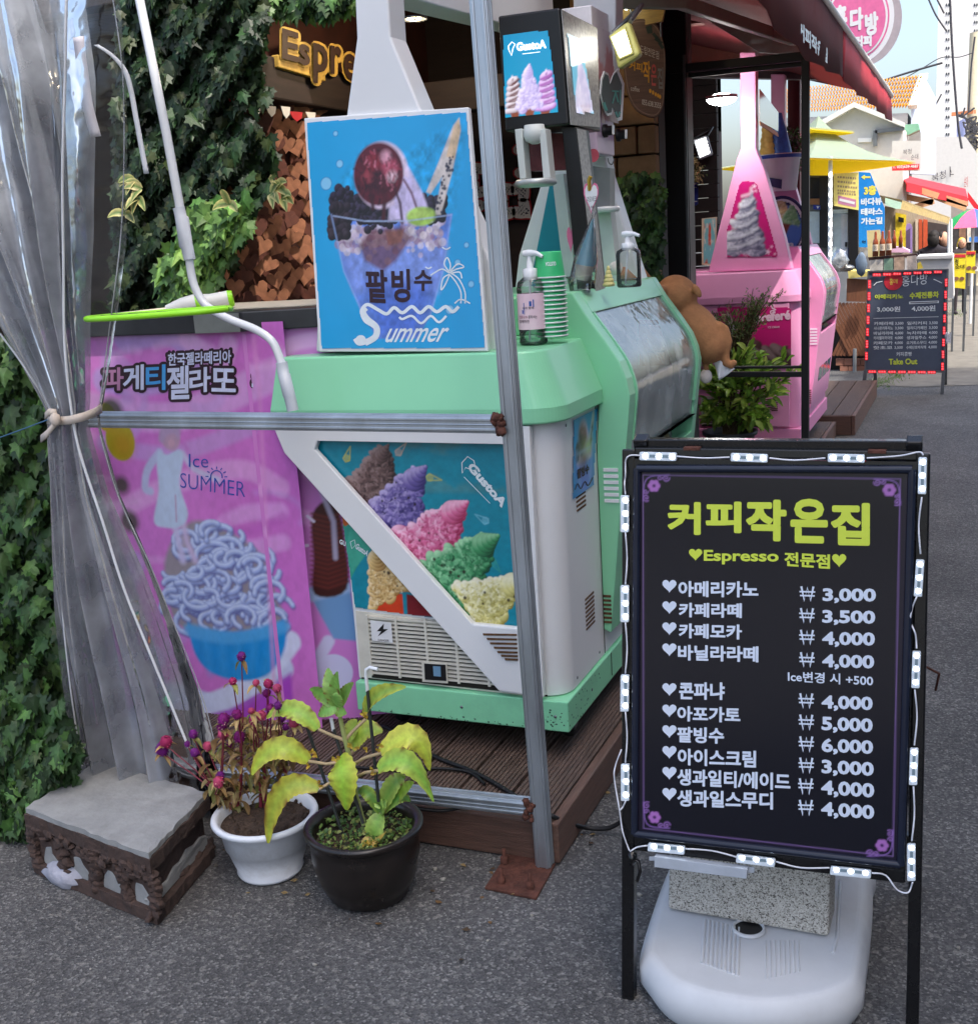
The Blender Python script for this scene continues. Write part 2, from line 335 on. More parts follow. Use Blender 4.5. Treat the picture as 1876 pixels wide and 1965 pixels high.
    def grain(s, amp, f=40, seed=2, m=None):
        """photographic mottling"""
        k = 1+(s.noise(f, seed, 3)-.5)*2*amp; s.img = s.img*(k[..., None] if m is None else (1+(k-1)*m)[..., None])
    def build(s, name, parent=None, m=None, off=.001, clip=None):
        vs = [s.pl.pt(s.mn[0]+i*s.kx, s.mn[1]+j*s.ky, off) for j in range(s.h) for i in range(s.w)]
        keep = s.mask(clip, .5) > .5 if clip else None
        fs = [(j*s.w+i, j*s.w+i+1, (j+1)*s.w+i+1, (j+1)*s.w+i) for j in range(s.h-1) for i in range(s.w-1) if keep is None or (keep[j, i] and keep[j+1, i+1])]
        mb = MB(); mb.v = [tuple(v) for v in vs]; mb.f = fs; mb.sm = [False]*len(fs); mb.mi = [0]*len(fs); mb.c = [tuple(c) for c in s.img.reshape(-1, 3)]
        return mb.build(name, m or PRINT, parent)
# ================================================================ ground and large structure
def asphalt():
    m = bpy.data.materials.new('asphalt'); m.use_nodes = True; n = m.node_tree.nodes; l = m.node_tree.links; b = n['Principled BSDF']
    tc = n.new('ShaderNodeTexCoord'); b.inputs['Roughness'].default_value = .78; b.inputs['Specular IOR Level'].default_value = .35
    v1 = n.new('ShaderNodeTexVoronoi'); v1.inputs['Scale'].default_value = 185; l.new(tc.outputs['Object'], v1.inputs['Vector'])
    v2 = n.new('ShaderNodeTexVoronoi'); v2.inputs['Scale'].default_value = 105; l.new(tc.outputs['Object'], v2.inputs['Vector'])
    sep = n.new('ShaderNodeSeparateColor'); l.new(v1.outputs['Color'], sep.inputs[0]); sep2 = n.new('ShaderNodeSeparateColor'); l.new(v2.outputs['Color'], sep2.inputs[0])
    cr = n.new('ShaderNodeValToRGB'); e = cr.color_ramp.elements; e[0].color = (.052, .052, .053, 1); e[1].position = 1; e[1].color = (.23, .228, .22, 1)
    k = e.new(.55); k.color = (.088, .088, .089, 1); k = e.new(.86); k.color = (.128, .127, .126, 1); l.new(sep.outputs[0], cr.inputs[0])
    mr = n.new('ShaderNodeMapRange'); mr.inputs[1].default_value = .93; mr.inputs[2].default_value = .97; mr.inputs[3].default_value = 0; mr.inputs[4].default_value = .38; l.new(sep2.outputs[1], mr.inputs[0])
    mx = n.new('ShaderNodeMix'); mx.data_type = 'RGBA'; mx.inputs[7].default_value = (.30, .29, .27, 1); l.new(mr.outputs[0], mx.inputs[0]); l.new(cr.outputs[0], mx.inputs[6])
    no = n.new('ShaderNodeTexNoise'); no.inputs['Scale'].default_value = 1.6; no.inputs['Detail'].default_value = 8; no.inputs['Roughness'].default_value = .7; l.new(tc.outputs['Object'], no.inputs['Vector'])
    m3 = n.new('ShaderNodeMapRange'); m3.inputs[1].default_value = .3; m3.inputs[2].default_value = .7; m3.inputs[3].default_value = .68; m3.inputs[4].default_value = 1.28; l.new(no.outputs['Fac'], m3.inputs[0])
    mm = n.new('ShaderNodeMix'); mm.data_type = 'RGBA'; mm.blend_type = 'MULTIPLY'; mm.inputs[0].default_value = 1; l.new(mx.outputs[2], mm.inputs[6]); l.new(m3.outputs[0], mm.inputs[7])
    l.new(mm.outputs[2], b.inputs['Base Color'])
    ad = n.new('ShaderNodeMath'); ad.operation = 'ADD'; l.new(v1.outputs['Distance'], ad.inputs[0]); l.new(sep.outputs[1], ad.inputs[1])
    bp = n.new('ShaderNodeBump'); bp.inputs['Strength'].default_value = .7; bp.inputs['Distance'].default_value = .004; l.new(ad.outputs[0], bp.inputs['Height']); l.new(bp.outputs[0], b.inputs['Normal'])
    return m
tag(MB().add([(-200, -60, 0), (200, -60, 0), (200, 400, 0), (-200, 400, 0)], [(0, 1, 2, 3)]).build('road', asphalt()), kind='structure')
far_conc = mc('worn_concrete', (112, 108, 100), rough=.9, var=.25, scale=6, dirt=.5, dirtc=(.12, .11, .09), bump=.3)
mbp = MB(); pts = [(-.95, 12.0)] + [(x, 11.9+.12*math.sin(x*2.3)) for x in np.arange(-.5, 8, .4)] + [(8, 60), (-.95, 60)]
mbp.poly([(x, y, .004) for x, y in pts]); tag(mbp.build('far_road_patch', far_conc), kind='structure')
# small stuff lying on the asphalt
mbl = MB()
for i in range(46):
    x, y = random.uniform(-2.2, .5), random.uniform(1.7, 3.4); 
    if -1.8 < x < -.95 and y > 2.45: continue
    r = random.uniform(.003, .008); mbl.ell((x, y, r*.4), (r, r*random.uniform(.6, 1), r*.6), 6, 4, .25)
tag(mbl.build('grit', mc('grit', (150, 148, 140), rough=.9, var=.3)), kind='stuff')

DECKZ = .115
wood = mat('deck_wood', L((88, 72, 64)), rough=.62, var=.38, scale=9, stretch=(14, 1, 6), bump=.35, bscale=40, dirt=.55, dirtc=(.16, .14, .12))
woodx = mat('deck_fascia', L((88, 64, 54)), rough=.6, var=.3, scale=8, stretch=(1.2, 14, 14), bump=.3, bscale=30, dirt=.35, dirtc=(.05, .035, .03))
woody = mat('deck_fascia_long', L((98, 74, 64)), rough=.6, var=.35, scale=8, stretch=(14, 1.2, 14), bump=.3, bscale=30, dirt=.5, dirtc=(.2, .16, .13))
def deck(name, label, x0, x1, y0, y1, z, pw=.142):
    t = thing(name, label, 'decking', (x1, y0, 0)); mb = MB(); x = x1-.03
    while x > x0:
        a = max(x0, x-pw)
        n = 11; w = (x-a)/n                                     # grooved boards
        for k in range(n): mb.box((a+k*w+w*.22, y0+.03, z-.02), (a+(k+1)*w-w*.12, y1, z+random.uniform(-.0006, .0006)))
        mb.box((a, y0+.03, z-.03), (x-.006, y1, z-.0035)); x = a-.007
    mb.build('boards', wood, t)
    mb = MB(); mb.box((x0, y0, .004), (x1-.031, y0+.028, z-.004)); mb.build('front_fascia', woodx, t, .003)
    mb = MB(); mb.box((x1-.028, y0, .004), (x1, y1, z-.001)); mb.build('side_fascia', woody, t, .004)
    return t
deck('wooden_deck', 'low brown wooden deck of grooved boards under the green kiosk', -2.42, -.935, 2.52, 9.0, DECKZ)
deck('wooden_deck', 'reddish plank deck step beyond the pink machine, ending by the far menu board', -1.9, -.80, 9.03, 11.15, .155)

# ---- the shop: back wall, ceiling, side walls, posts (all one building)
dark = mat('dark_panelling', L((46, 34, 30)), rough=.7, var=.35, scale=5, stretch=(1, 1, 9))
ceilm = mat('ceiling_boards', L((84, 62, 46)), rough=.6, var=.4, scale=6, stretch=(1, 9, 1))
maroon = mat('maroon_paint', L((104, 34, 40)), rough=.5, var=.2, scale=6)
blackp = mc('black_paint', (22, 22, 24), rough=.4, var=.15)
shop = thing('cafe_building', 'dark timber cafe front behind the green kiosk, hung with hearts and ivy', 'building', (-3, 5.6, 0))
mb = MB(); mb.box((-6.5, 5.5, 0), (-1.37, 5.62, 3.2)); mb.box((-6.5, 3.55, 0), (-2.95, 3.7, 1.3)); mb.box((-6.6, 2.9, 0), (-6.5, 5.6, 3.2)); mb.build('wall', dark, shop)
mb = MB()
for i in range(24): mb.box((-6.5, 4.0+i*.066, 2.72), (-1.75, 4.0+i*.066+.061, 2.745))
mb.box((-6.5, 4.0, 2.75), (-1.75, 5.62, 2.80)); mb.build('ceiling', ceilm, shop)
for a_ in (((-2.5, 4.75, 2.18), (-1.72, 4.75, 2.18), .12, .13), ((-6.3, 4.02, 2.64), (-1.76, 4.02, 2.64), .1, .14)): MB().bar(*a_).build('beam', dark, shop, .006)
stone = mat('tan_stone', L((150, 118, 82)), rough=.85, var=.3, scale=7, bump=.5)
mb = MB()
for r in range(17):
    x = -1.75+(.11 if r % 2 else 0)
    while x < -1.40:
        ww = random.uniform(.18, .25); mb.box((x, 5.43-random.uniform(0, .02), .5+r*.13), (min(x+ww, -1.37), 5.498, .5+r*.13+.122)); x += ww+.008
mb.build('stone_cladding', stone, shop, .006)

# ---- second shop (pink machine)
shop2 = thing('cafe_building', 'maroon timber cafe front with plank ceiling behind the pink machine', 'building', (-2.4, 9, 0))
mb = MB(); mb.box((-2.9, 5.75, 0), (-2.8, 7.3, 3.0)); mb.box((-5.0, 9.7, 0), (-1.9, 9.82, 1.25)); mb.box((-2.9, 9.7, 0), (-2.42, 9.82, 3.0)); mb.box((-2.02, 9.7, 0), (-1.93, 9.82, 3.1)); mb.box((-2.9, 9.7, 2.35), (-1.93, 9.82, 3.1)); mb.box((-2.6, 7.25, .1), (-2.5, 9.7, 3)); mb.build('wall', mat('dark_red_planks', L((58, 30, 32)), rough=.6, var=.3, scale=5, stretch=(1, 1, 12)), shop2)
mb = MB()
for i in range(34): mb.box((-2.9, 5.75+i*.12, 2.86), (-.95, 5.75+i*.12+.112, 2.88))
mb.box((-2.9, 5.7, 2.885), (-.95, 9.9, 2.93)); mb.build('ceiling', maroon, shop2)
beamm = mat('red_beam', L((128, 62, 50)), rough=.55, var=.25, scale=6, stretch=(6, 1, 6))
for y in (6.9, 8.4): MB().bar((-2.85, y, 2.78), (-.97, y, 2.78), .09, .16).build('beam', beamm, shop2, .004)
mb = MB(); mb.bar((-2.84, 7.0, 2.62), (-1.0, 9.3, 2.62), .06, .05); mb.build('ceiling_rail', mc('grey_metal', (120, 122, 124), rough=.35, metal=.6), shop2)

# ---- tall block across the street: it throws the shade the near street lies in and shows in the glass
whitewall = mat('white_render', (.72, .71, .69), rough=.85, var=.06, scale=1.2)
glassd = mat('dark_window', (.03, .035, .045), rough=.12, var=.3, scale=3)
apt = thing('apartment_block', 'white apartment block across the street with rows of windows, shading the near stalls', 'building', (4.2, 0, 0))
mb = MB(); mb.box((4.0, -4, 0), (11, 3.4, 13.5)); mb.box((4.0, 3.401, 0), (9, 10.2, 9.9)); mb.build('wall', whitewall, apt)
for zf in range(3):
    for yk in range(8):
        y = -3.5+yk*1.6; mb = MB(); mb.box((3.97, y, 3.1+zf*2.3), (4.01, y+.95, 4.4+zf*2.3)); mb.build('window', glassd, apt)
mb = MB(); mb.prism([(3.99, -6, 2.55), (2.9, -6, 2.2), (2.9, -6, 2.12), (3.99, -6, 2.35)], (0, 13, 0)); mb.build('awning', mc('red_canvas', (170, 30, 38), rough=.7), apt)
mb = MB(); 
for i in range(6): mb.box((3.96, -5.5+i*2.2, .05), (4.0, -4.1+i*2.2, 2.05))
mb.build('shop_window', glassd, apt)

lit_ = MB()
for i in range(60):                                              # leaf litter and grit gathered by the pots and the deck edge
    x, y = (random.uniform(-1.9, -1.0), random.uniform(2.05, 2.5)) if i < 44 else (random.uniform(-.93, -.86), random.uniform(2.6, 6)); lit_.col = random.choice([L((120, 92, 60)), L((150, 128, 84)), L((84, 66, 48)), L((110, 106, 98))]); a, s = random.uniform(0, 6.28), random.uniform(.004, .013); c, n = V((x, y, .004)), 5
    lit_.add([c+V((s*math.cos(a+k*1.2566)*(1 if k % 2 else .5), s*math.sin(a+k*1.2566)*.6, random.uniform(0, .005))) for k in range(n)], [tuple(range(n))])
tag(lit_.build('leaf_litter', LEAF), kind='stuff')
# ================================================================ galvanised tent frame
galv = mat('galvanised_steel', (.42, .46, .50), rough=.38, metal=.85, var=.22, scale=9, stretch=(1, 1, .3), dirt=.35, dirtc=(.20, .19, .17))
rust = mat('rust', L((86, 52, 42)), rough=.9, var=.45, scale=30, bump=.6)
tent = thing('tent_frame', 'galvanised steel corner post with two grooved rails in front of the green kiosk', 'tent frame', (-.97, 2.5, 0))
def grooved(mb, p, q, w, h, up):
    p, q = V(p), V(q); d = (q-p).normalized(); b = V(up); a = d.cross(b)
    mb.bar(p, q, w, h, up)
    for s in (-1, 1):
        mb.bar(p+b*(s*h*.33)-a*0, q+b*(s*h*.33), w+.006, h*.22, up); mb.bar(p+a*(s*w*.33), q+a*(s*w*.33), w*.22, h+.006, up)
    mb.bar(p, q, w+.004, h*.12, up)
PT = V((-.968, 2.5, .008)), V((-1.022, 2.5, 2.7))
mb = MB(); grooved(mb, PT[0], PT[1], .036, .036, (0, 1, 0)); mb.build('post', galv, tent, .002)
mb = MB(); grooved(mb, (-2.32, 2.5, 1.157), (-1.015, 2.5, 1.145), .034, .036, (0, 0, 1)); mb.build('rail', galv, tent, .002)
mb = MB(); grooved(mb, (-2.25, 2.5, .128), (-.993, 2.5, .166), .034, .036, (0, 0, 1)); mb.build('rail', galv, tent, .002)
mb = MB()
for z, x in ((1.145, -.992), (.167, -.972)):
    for k in range(14): mb.ell((x-.022+random.uniform(-.012, .01), 2.478+random.uniform(-.006, .004), z+random.uniform(-.026, .022)), random.uniform(.005, .012), 7, 5, .25)
mb.build('weld', rust, tent)
bp_ = [pz(930, 1708), pz(1029, 1729), pz(1066, 1662), pz(975, 1640)]
mb = MB(); mb.prism([p+V((0, 0, .0005)) for p in bp_], (0, 0, .008)); mb.build('base_plate', rust, tent, .002)
for x, y in ((968, 1652), (962, 1690), (1017, 1700)):
    c = pz(x, y+4, .009); mb = MB(); mb.lathe([(0, .018), (.011, .018), (.011, 0)], c, 6); mb.lathe([(0, .04), (.005, .04), (.005, .0)], c, 10); mb.build('anchor_bolt', rust, tent)

# ================================================================ clear vinyl curtain tied back
vinyl = clear_mat('clear_vinyl', (.80, .82, .84), .55, (.29, .31, .35), .10, .55)
vinyl2 = clear_mat('clear_vinyl_thin', (.95, .95, .94), .07, (.30, .32, .33), .06, .5)
ROWS = [(-60, -290, 214), (60, -240, 226), (150, -200, 236), (300, -150, 238), (450, -80, 233), (600, -5, 215), (700, 48, 203), (770, 84, 193), (800, 95, 186), (830, 92, 190), (950, 97, 225), (1080, 103, 285), (1200, 116, 335), (1330, 134, 385), (1430, 150, 412), (1520, 172, 424), (1600, 205, 428)]
def row(y):
    ys = [r[0] for r in ROWS]; return np.interp(y, ys, [r[1] for r in ROWS]), np.interp(y, ys, [r[2] for r in ROWS])
cur = thing('vinyl_curtain', 'clear vinyl tent curtain gathered and tied back with a pale strap at the left', 'curtain', (-2.35, 2.42, 0))
def sheet(f0, f1, Y, amp, npl, ph, nm, m, nu=110):
    rows = []; ys = list(np.arange(-60, 1601, 26))
    for y in ys:
        a, b = row(y); A = amp*min(1, .35+abs(y-800)/500); r = []
        for i in range(nu+1):
            u = f0+(f1-f0)*i/nu; q = u+.018*math.sin(y/190+u*9+ph)
            p = py(a+(b-a)*q, y, Y); p.y += A*math.sin(u*npl*2*math.pi+ph+.9*math.sin(y/330+u*4))+A*.35*math.sin(u*npl*5.1*math.pi+y/260); r.append(p)
        rows.append(r)
    mb = MB(); n = nu+1; mb.add([p for r in rows for p in r], [(j*n+i, j*n+i+1, (j+1)*n+i+1, (j+1)*n+i) for j in range(len(rows)-1) for i in range(nu)], True)
    return mb.build(nm, m, cur)
sheet(0, .80, 2.475, .045, 6.5, .3, 'curtain_sheet', vinyl)
sheet(.03, .62, 2.335, .035, 4.5, 1.7, 'curtain_sheet', vinyl)
sheet(.72, 1.0, 2.40, .022, 1.2, .6, 'clear_panel', vinyl2)
rope = mc('white_cord', (205, 208, 212), rough=.8, var=.1)
mb = MB(); Q = [(128, -20), (126, 60), (125, 150), (120, 334), (122, 500), (124, 656), (136, 778), (154, 871), (196, 998), (234, 1119), (271, 1213), (323, 1339), (362, 1435)]
mb.tube([py(x, y, 2.315) for x, y in smooth(Q, 5)], .0036, 7); mb.build('cord', rope, cur)
mb = MB(); mb.tube([py(x, y, 2.36) for x, y in smooth([(0, 640), (48, 706), (100, 790)], 5)], .0025, 6); mb.tube([py(x, y, 2.33) for x, y in smooth([(102, 850), (112, 1000), (118, 1150), (135, 1320), (158, 1470)], 5)], .0022, 6); mb.build('hem', rope, cur)
edge = clear_mat('vinyl_edge', (.9, .9, .9), .55, (.55, .57, .6), .05)
mb = MB()
for Q in ([(214, -20), (226, 60), (236, 150), (238, 300), (232, 450), (214, 600), (192, 770)], [(192, 835), (226, 950), (286, 1080), (335, 1200), (386, 1330), (413, 1430)]): mb.tube([py(x, y, 2.40) for x, y in smooth(Q, 5)], .0018, 6)
mb.build('hem', edge, cur)
strap = mc('cloth_strap', (196, 184, 172), rough=.9, var=.15)
tie = thing('curtain_tie', 'pale cloth strap knotted around the gathered vinyl curtain', 'strap', py(140, 800, 2.36))
def ribbon(mb, P, w, Y):
    c = [py(x, y, Y+dy) for x, y, dy in P]; mb.strip([p+V((0, 0, w/2)) for p in c], [p-V((.004, 0, w/2)) for p in c])
mb = MB(); ribbon(mb, [(92, 806, .03), (110, 808, -.04), (135, 806, -.065), (160, 800, -.06), (182, 792, -.03), (196, 784, .02)], .022, 2.37); mb.build('band', strap, tie, solid=.004)
mb = MB(); ribbon(mb, [(112, 808, -.05), (103, 818, -.055), (92, 832, -.05), (80, 842, -.03)], .02, 2.37); ribbon(mb, [(112, 806, -.05), (108, 792, -.06), (96, 790, -.055), (88, 798, -.05)], .018, 2.37); mb.ell(py(106, 805, 2.30), (.013, .01, .016), 10, 7, .12); mb.build('knot', strap, tie, solid=.004)
mb = MB(); mb.tube([py(90, 806, 2.38), py(40, 825, 2.5), py(-10, 843, 2.6)], .002, 6); tag(mb.build('guy_string', mc('blue_string', (70, 110, 140), rough=.8)), 'thin blue string pulled left from the curtain knot', 'string')
mb = MB(); c = [py(x, y, 2.46) for x, y in smooth([(186, 86), (215, 105), (240, 134), (252, 172), (262, 226), (272, 280), (282, 333)], 4)]
mb.strip([p+V((.006, 0, 0)) for p in c], [p-V((.006, .004, 0)) for p in c]); tag(mb.build('tie_tape', rope, solid=.002), 'narrow white tape dangling beside the top of the vinyl curtain', 'tape')
mb = MB(); c = [py(x, y, 2.40) for x, y in smooth([(150, 70), (158, 130), (168, 200), (184, 262)], 4)]
mb.strip([p+V((.016, 0, 0)) for p in c], [p-V((.016, 0, 0)) for p in c]); mb.build('tape_strip', mc('white_tape', (205, 200, 205), rough=.6), cur, solid=.001)

# white bent pipe hanging in front of the kiosk
wp = mc('white_enamel', (222, 226, 230), rough=.22, var=.05, coat=.3)
pipe = thing('drip_pipe', 'long white bent pipe with grey sleeve couplings hanging down in front of the green kiosk', 'pipe', py(270, 0, 2.74))
ctr = [(258, -60), (268, 0), (290, 110), (320, 260), (346, 402)]
mb = MB(); mb.tube([py(x, y, 2.74) for x, y in ctr], .0125, 14); mb.build('upper_tube', wp, pipe)
mb = MB(); mb.tube([py(x, y, 2.74) for x, y in smooth([(362, 490), (368, 530), (378, 560), (398, 588), (440, 612), (490, 632), (522, 655), (538, 690), (540, 698)], 6)], .0115, 14); mb.build('lower_tube', wp, pipe)
slv = mc('pale_sleeve', (196, 202, 210), rough=.35, var=.05)
mb = MB(); P = [py(x, y, 2.74) for x, y in ((343, 398), (347, 416), (349, 418), (357, 472), (359, 474), (364, 498))]; mb.tube(P, [.0165, .0165, .019, .019, .0175, .0165], 16); mb.build('coupling', slv, pipe)
mb = MB(); P = [py(x, y, 2.74) for x, y in ((540, 695), (544, 718), (545, 719), (555, 760), (556, 761), (562, 788))]; mb.tube(P, [.0165, .0165, .0175, .0175, .0165, .0165], 16); mb.build('nozzle', slv, pipe)

# ================================================================ the menu board in front
S = Pl((-.6, 2.05, 0), (1, 0, 0), (0, .12, 1))
Z3 = lambda x, y: (1148.7+.41747*x, 820.5+.41747*y)
Z4 = lambda x, y: (1148.7+.38768*x, 1509.7+.38768*y)
gblack = mc('gloss_black_steel', (14, 14, 16), rough=.25, var=.15, coat=.2, dirt=.08)
board = thing('menu_board', 'black standing menu board with lime heading and price list, edged with white LED modules', 'menu board', (-.35, 2.05, 0))
def sbar(nm, A, B, wpx, d=.028, m=gblack, off=.0):
    """a square bar of the board: centre line from pixel A to B on the board plane"""
    a, b = S.at(*A, off), S.at(*B, off); k = (S.at(A[0]+10, A[1])-S.at(*A)).length/10
    return MB().bar(a-S.n*d/2, b-S.n*d/2, wpx*k, d, S.n).build(nm, m, board, .003)
sbar('leg', (1205, 862), (1203.5, 1922), 25); sbar('leg', (1771, 870), (1749, 1995), 27)
sbar('top_rail', (1217, 867), (1760, 875), 17); sbar('bottom_rail', (1216, 1620), (1736, 1683), 25)
for sx in (-.600, -.092):
    mb = MB(); mb.bar((sx, 2.20, 1.168), (sx+.005, 2.66, .002), .028, .028); mb.build('leg', gblack, board, .003)
for a_ in (((-.60, 2.212, 1.15), (-.093, 2.212, 1.15)), ((-.60, 2.60, .16), (-.09, 2.60, .16))): MB().bar(*a_, .026, .026).build('rear_rail', gblack, board, .002)
mb = MB(); mb.prism([(-.59, 2.235, 1.12), (-.104, 2.235, 1.12), (-.10, 2.56, .26), (-.594, 2.56, .26)], (0, .008, .004)); mb.build('rear_panel', mc('navy_panel', (18, 20, 52), rough=.35), board)
for a in ((1327, 862), (1682, 868)):
    p = S.at(*a); mb = MB(); mb.box(p+V((-.016, -.004, -.002)), p+V((.016, .10, .004))); mb.build('hinge', rust, board, .001)
mb = MB(); q = [S.at(*c) for c in ((1217, 880), (1760, 886), (1737, 1672), (1214, 1610))]; mb.prism(q, -S.n*.012); mb.build('backing_panel', gblack, board)
mb = MB()
C4 = [(1222, 899), (1750, 901), (1728, 1660), (1217, 1600)]
for i in range(4): mb.tube([S.at(*C4[i], .006), S.at(*C4[(i+1) % 4], .006)], .008, 8)
mb.build('cover_rim', mc('glossy_rim', (30, 36, 52), rough=.12, var=.1), board)
pic = Pic(S, [(1226, 905), (1741, 905), (1722, 1653), (1222, 1595)], (19, 20, 30), 1.0)
C = [(1228, 905), (1741, 907), (1722, 1653), (1222, 1595)]
pic.line(C+[C[0]], 12, (52, 44, 66), .5, 4)
P4 = [(1234, 911), (1727, 919), (1713, 1643), (1235, 1589)]
pic.line(P4+[P4[0]], 1.3, (142, 112, 172), .9)
for (cx, cy), sx, sy in ((P4[0], 1, 1), (P4[1], -1, 1), (P4[2], -1, -1), (P4[3], 1, -1)):
    for k in range(6):
        t = k*math.pi/3; pic.disc((cx+sx*21+7*math.cos(t), cy+sy*21+7*math.sin(t)), 5, (170, 112, 186))
    pic.disc((cx+sx*21, cy+sy*21), 3, (70, 40, 90))
    for A in ((1, 0), (0, 1)):
        sp = [(cx+sx*(44*A[0]+6*A[1]+(7-t*.9)*math.cos(t*1.3+A[1])), cy+sy*(44*A[1]+6*A[0]+(7-t*.9)*math.sin(t*1.3+A[1]))) for t in np.linspace(0, 7, 22)]; pic.line(sp, 1.6, (160, 115, 190))
        sp = [(cx+sx*(32*A[0]+5*A[1]+(5-t*.7)*math.cos(t*1.3)), cy+sy*(32*A[1]+5*A[0]+(5-t*.7)*math.sin(t*1.3))) for t in np.linspace(0, 6, 18)]; pic.line(sp, 1.4, (160, 115, 190))
    pic.line(smooth([(cx, cy+sy*50), (cx+sx*3, cy+sy*16), (cx+sx*16, cy+sy*3), (cx+sx*50, cy)], 6), 1.4, (150, 110, 190))
pic.build('printed_face', board, print_mat('glossy_print', .16), .002)
lime, pale = mc('lime_lettering', (206, 222, 74), rough=.35, var=.03), mc('pale_lettering', (214, 224, 240), rough=.35, var=.03)
def st(mb, s, BL, BR, TLy, zf=Z3, bold=.035, pl=S, off=.0035):
    text(mb, s, pl, zf(*BL), zf(*BR), zf(BL[0], TLy), off, bold)
mb = MB()
for ch, x0, x1, yb, yt in (('커', 315, 468, 490, 340), ('피', 490, 655, 482, 338), ('작', 675, 862, 520, 330), ('은', 880, 1052, 530, 326), ('집', 1065, 1245, 540, 345)): st(mb, ch, (x0, yb), (x1, yb+4), yt, bold=.045)
st(mb, 'Espresso', (482, 628), (826, 632), 562, bold=.03); st(mb, '전문점', (852, 636), (1062, 650), 570)
def hrt(mb, cx, cy, rx, ry, zf=Z3):
    mb.poly([S.at(*zf(cx+x*rx, cy-y*ry), .0035) for x, y in heart()])
won = lambda mb, x, yb, yt: [stroke(mb, S, [Z3(x+8, yt), Z3(x+22, yb-4), Z3(x+36, yt+6), Z3(x+50, yb-3), Z3(x+64, yt+1)], 4.2, .0035), stroke(mb, S, [Z3(x, yt+24), Z3(x+72, yt+26)], 3.0, .0036), stroke(mb, S, [Z3(x+2, yt+42), Z3(x+70, yt+44)], 3.0, .0037)]
hrt(mb, 444, 585, 31, 28); hrt(mb, 1104, 612, 33, 31); mb.build('heading', lime, board)
mb = MB()
for s, x0, yb, x1, yr, yt, hy in (('아메리카노', 365, 778, 733, 782, 705, 730), ('카페라떼', 367, 872, 657, 876, 805, 828), ('카페모카', 367, 968, 657, 975, 900, 925), ('바닐라라떼', 363, 1070, 733, 1080, 998, 1022), ('콘파냐', 368, 1250, 578, 1253, 1170, 1205), ('아포가토', 360, 1350, 650, 1358, 1280, 1303), ('팥빙수', 360, 1448, 575, 1455, 1375, 1398), ('아이스크림', 362, 1552, 722, 1565, 1475, 1494), ('생과일티/에이드', 360, 1645, 880, 1670, 1568, 1590), ('생과일스무디', 360, 1742, 800, 1757, 1665, 1687)):
    st(mb, s, (x0, yb), (x1, yr), yt); hrt(mb, 324, hy, 33, 30)
mb.build('item_lettering', pale, board); mb = MB()
for s, x0, yb, x1, yr, yt in (('3,000', 922, 799, 1273, 810, 730), ('3,500', 920, 899, 1270, 912, 830), ('4,000', 920, 1000, 1268, 1013, 930), ('4,000', 920, 1103, 1265, 1118, 1033), ('4,000', 917, 1293, 1258, 1310, 1222), ('5,000', 917, 1393, 1258, 1412, 1320), ('6,000', 917, 1493, 1260, 1512, 1420), ('3,000', 917, 1591, 1263, 1613, 1518), ('4,000', 915, 1689, 1265, 1713, 1613), ('4,000', 915, 1786, 1265, 1812, 1712)):
    won(mb, x0, yb, yt); st(mb, s, (x0+106, yb+8), (x1, yr), yt+8, bold=.04)
st(mb, 'Ice변경 시 +500', (868, 1168), (1260, 1190), 1118, bold=.02); mb.build('price_lettering', pale, board)
# LED modules, wires, driver
ledcase = mc('led_case', (214, 224, 232), rough=.25, var=.05); ledm = mat('led_lit', (.92, .96, 1.0), emit=7.0, var=0)
chip = mc('led_chip', (120, 140, 150), rough=.4)
MODS = [(Z3(275, 132), Z3(360, 134)), (Z3(693, 138), Z3(778, 141)), (Z3(1138, 140), Z3(1223, 142)), (Z3(1487, 220), Z3(1485, 305)), (Z3(1472, 690), Z3(1466, 775)), (Z3(1458, 1110), Z3(1455, 1195)), (Z3(1447, 1555), Z3(1444, 1640)), (Z4(1547, 370), Z4(1547, 462)), (Z3(122, 395), Z3(122, 480)), (Z3(122, 808), Z3(122, 893)), (Z3(122, 1218), Z3(121, 1303)), (Z3(124, 1628), Z3(124, 1713)), (Z4(337, 303), Z4(428, 312)), (Z4(778, 362), Z4(874, 374)), (Z4(1247, 420), Z4(1348, 430))]
for c, e in MODS:
    c, e = np.array(c), np.array(e); d = (e-c); q = np.array([-d[1], d[0]])/np.linalg.norm(d)*8.2
    cs = [c-d+q*.8, c-d*.95+q, c+d*.95+q, c+d+q*.8, c+d-q*.8, c+d*.95-q, c-d*.95-q, c-d-q*.8]
    mb = MB(); mb.prism([S.at(*p, .004) for p in cs], S.n*.007); o = mb.build('led_module', ledcase, board, .0012)
    mb = MB()
    for k in (-.72, 0, .72): disc(mb, S, *(c+d*k), 4.6, .0118, 12)
    mb.build('led', ledm, o); mb = MB()
    for k in (-.36, .36):
        p = c+d*k; r = d*.17; shape(mb, S, [p-r-q*.35, p+r-q*.35, p+r+q*.35, p-r+q*.35], .0114)
    mb.build('chip', chip, o)
wire = mc('white_wire', (226, 228, 236), rough=.4)
mb = MB()
def wr(P, r=.0016): mb.tube([S.at(x, y, .009+.003*math.sin(i)) for i, (x, y) in enumerate(smooth(P, 5))], r, 6)
z = Z3
wr([z(190, 128), z(145, 128), z(124, 150), z(122, 220), z(118, 260), z(122, 306)]); wr([z(360, 132), z(480, 140), z(600, 136)]); wr([z(785, 140), z(900, 150), z(1040, 140)]); wr([z(1232, 140), z(1380, 130), z(1470, 112), z(1490, 125)])
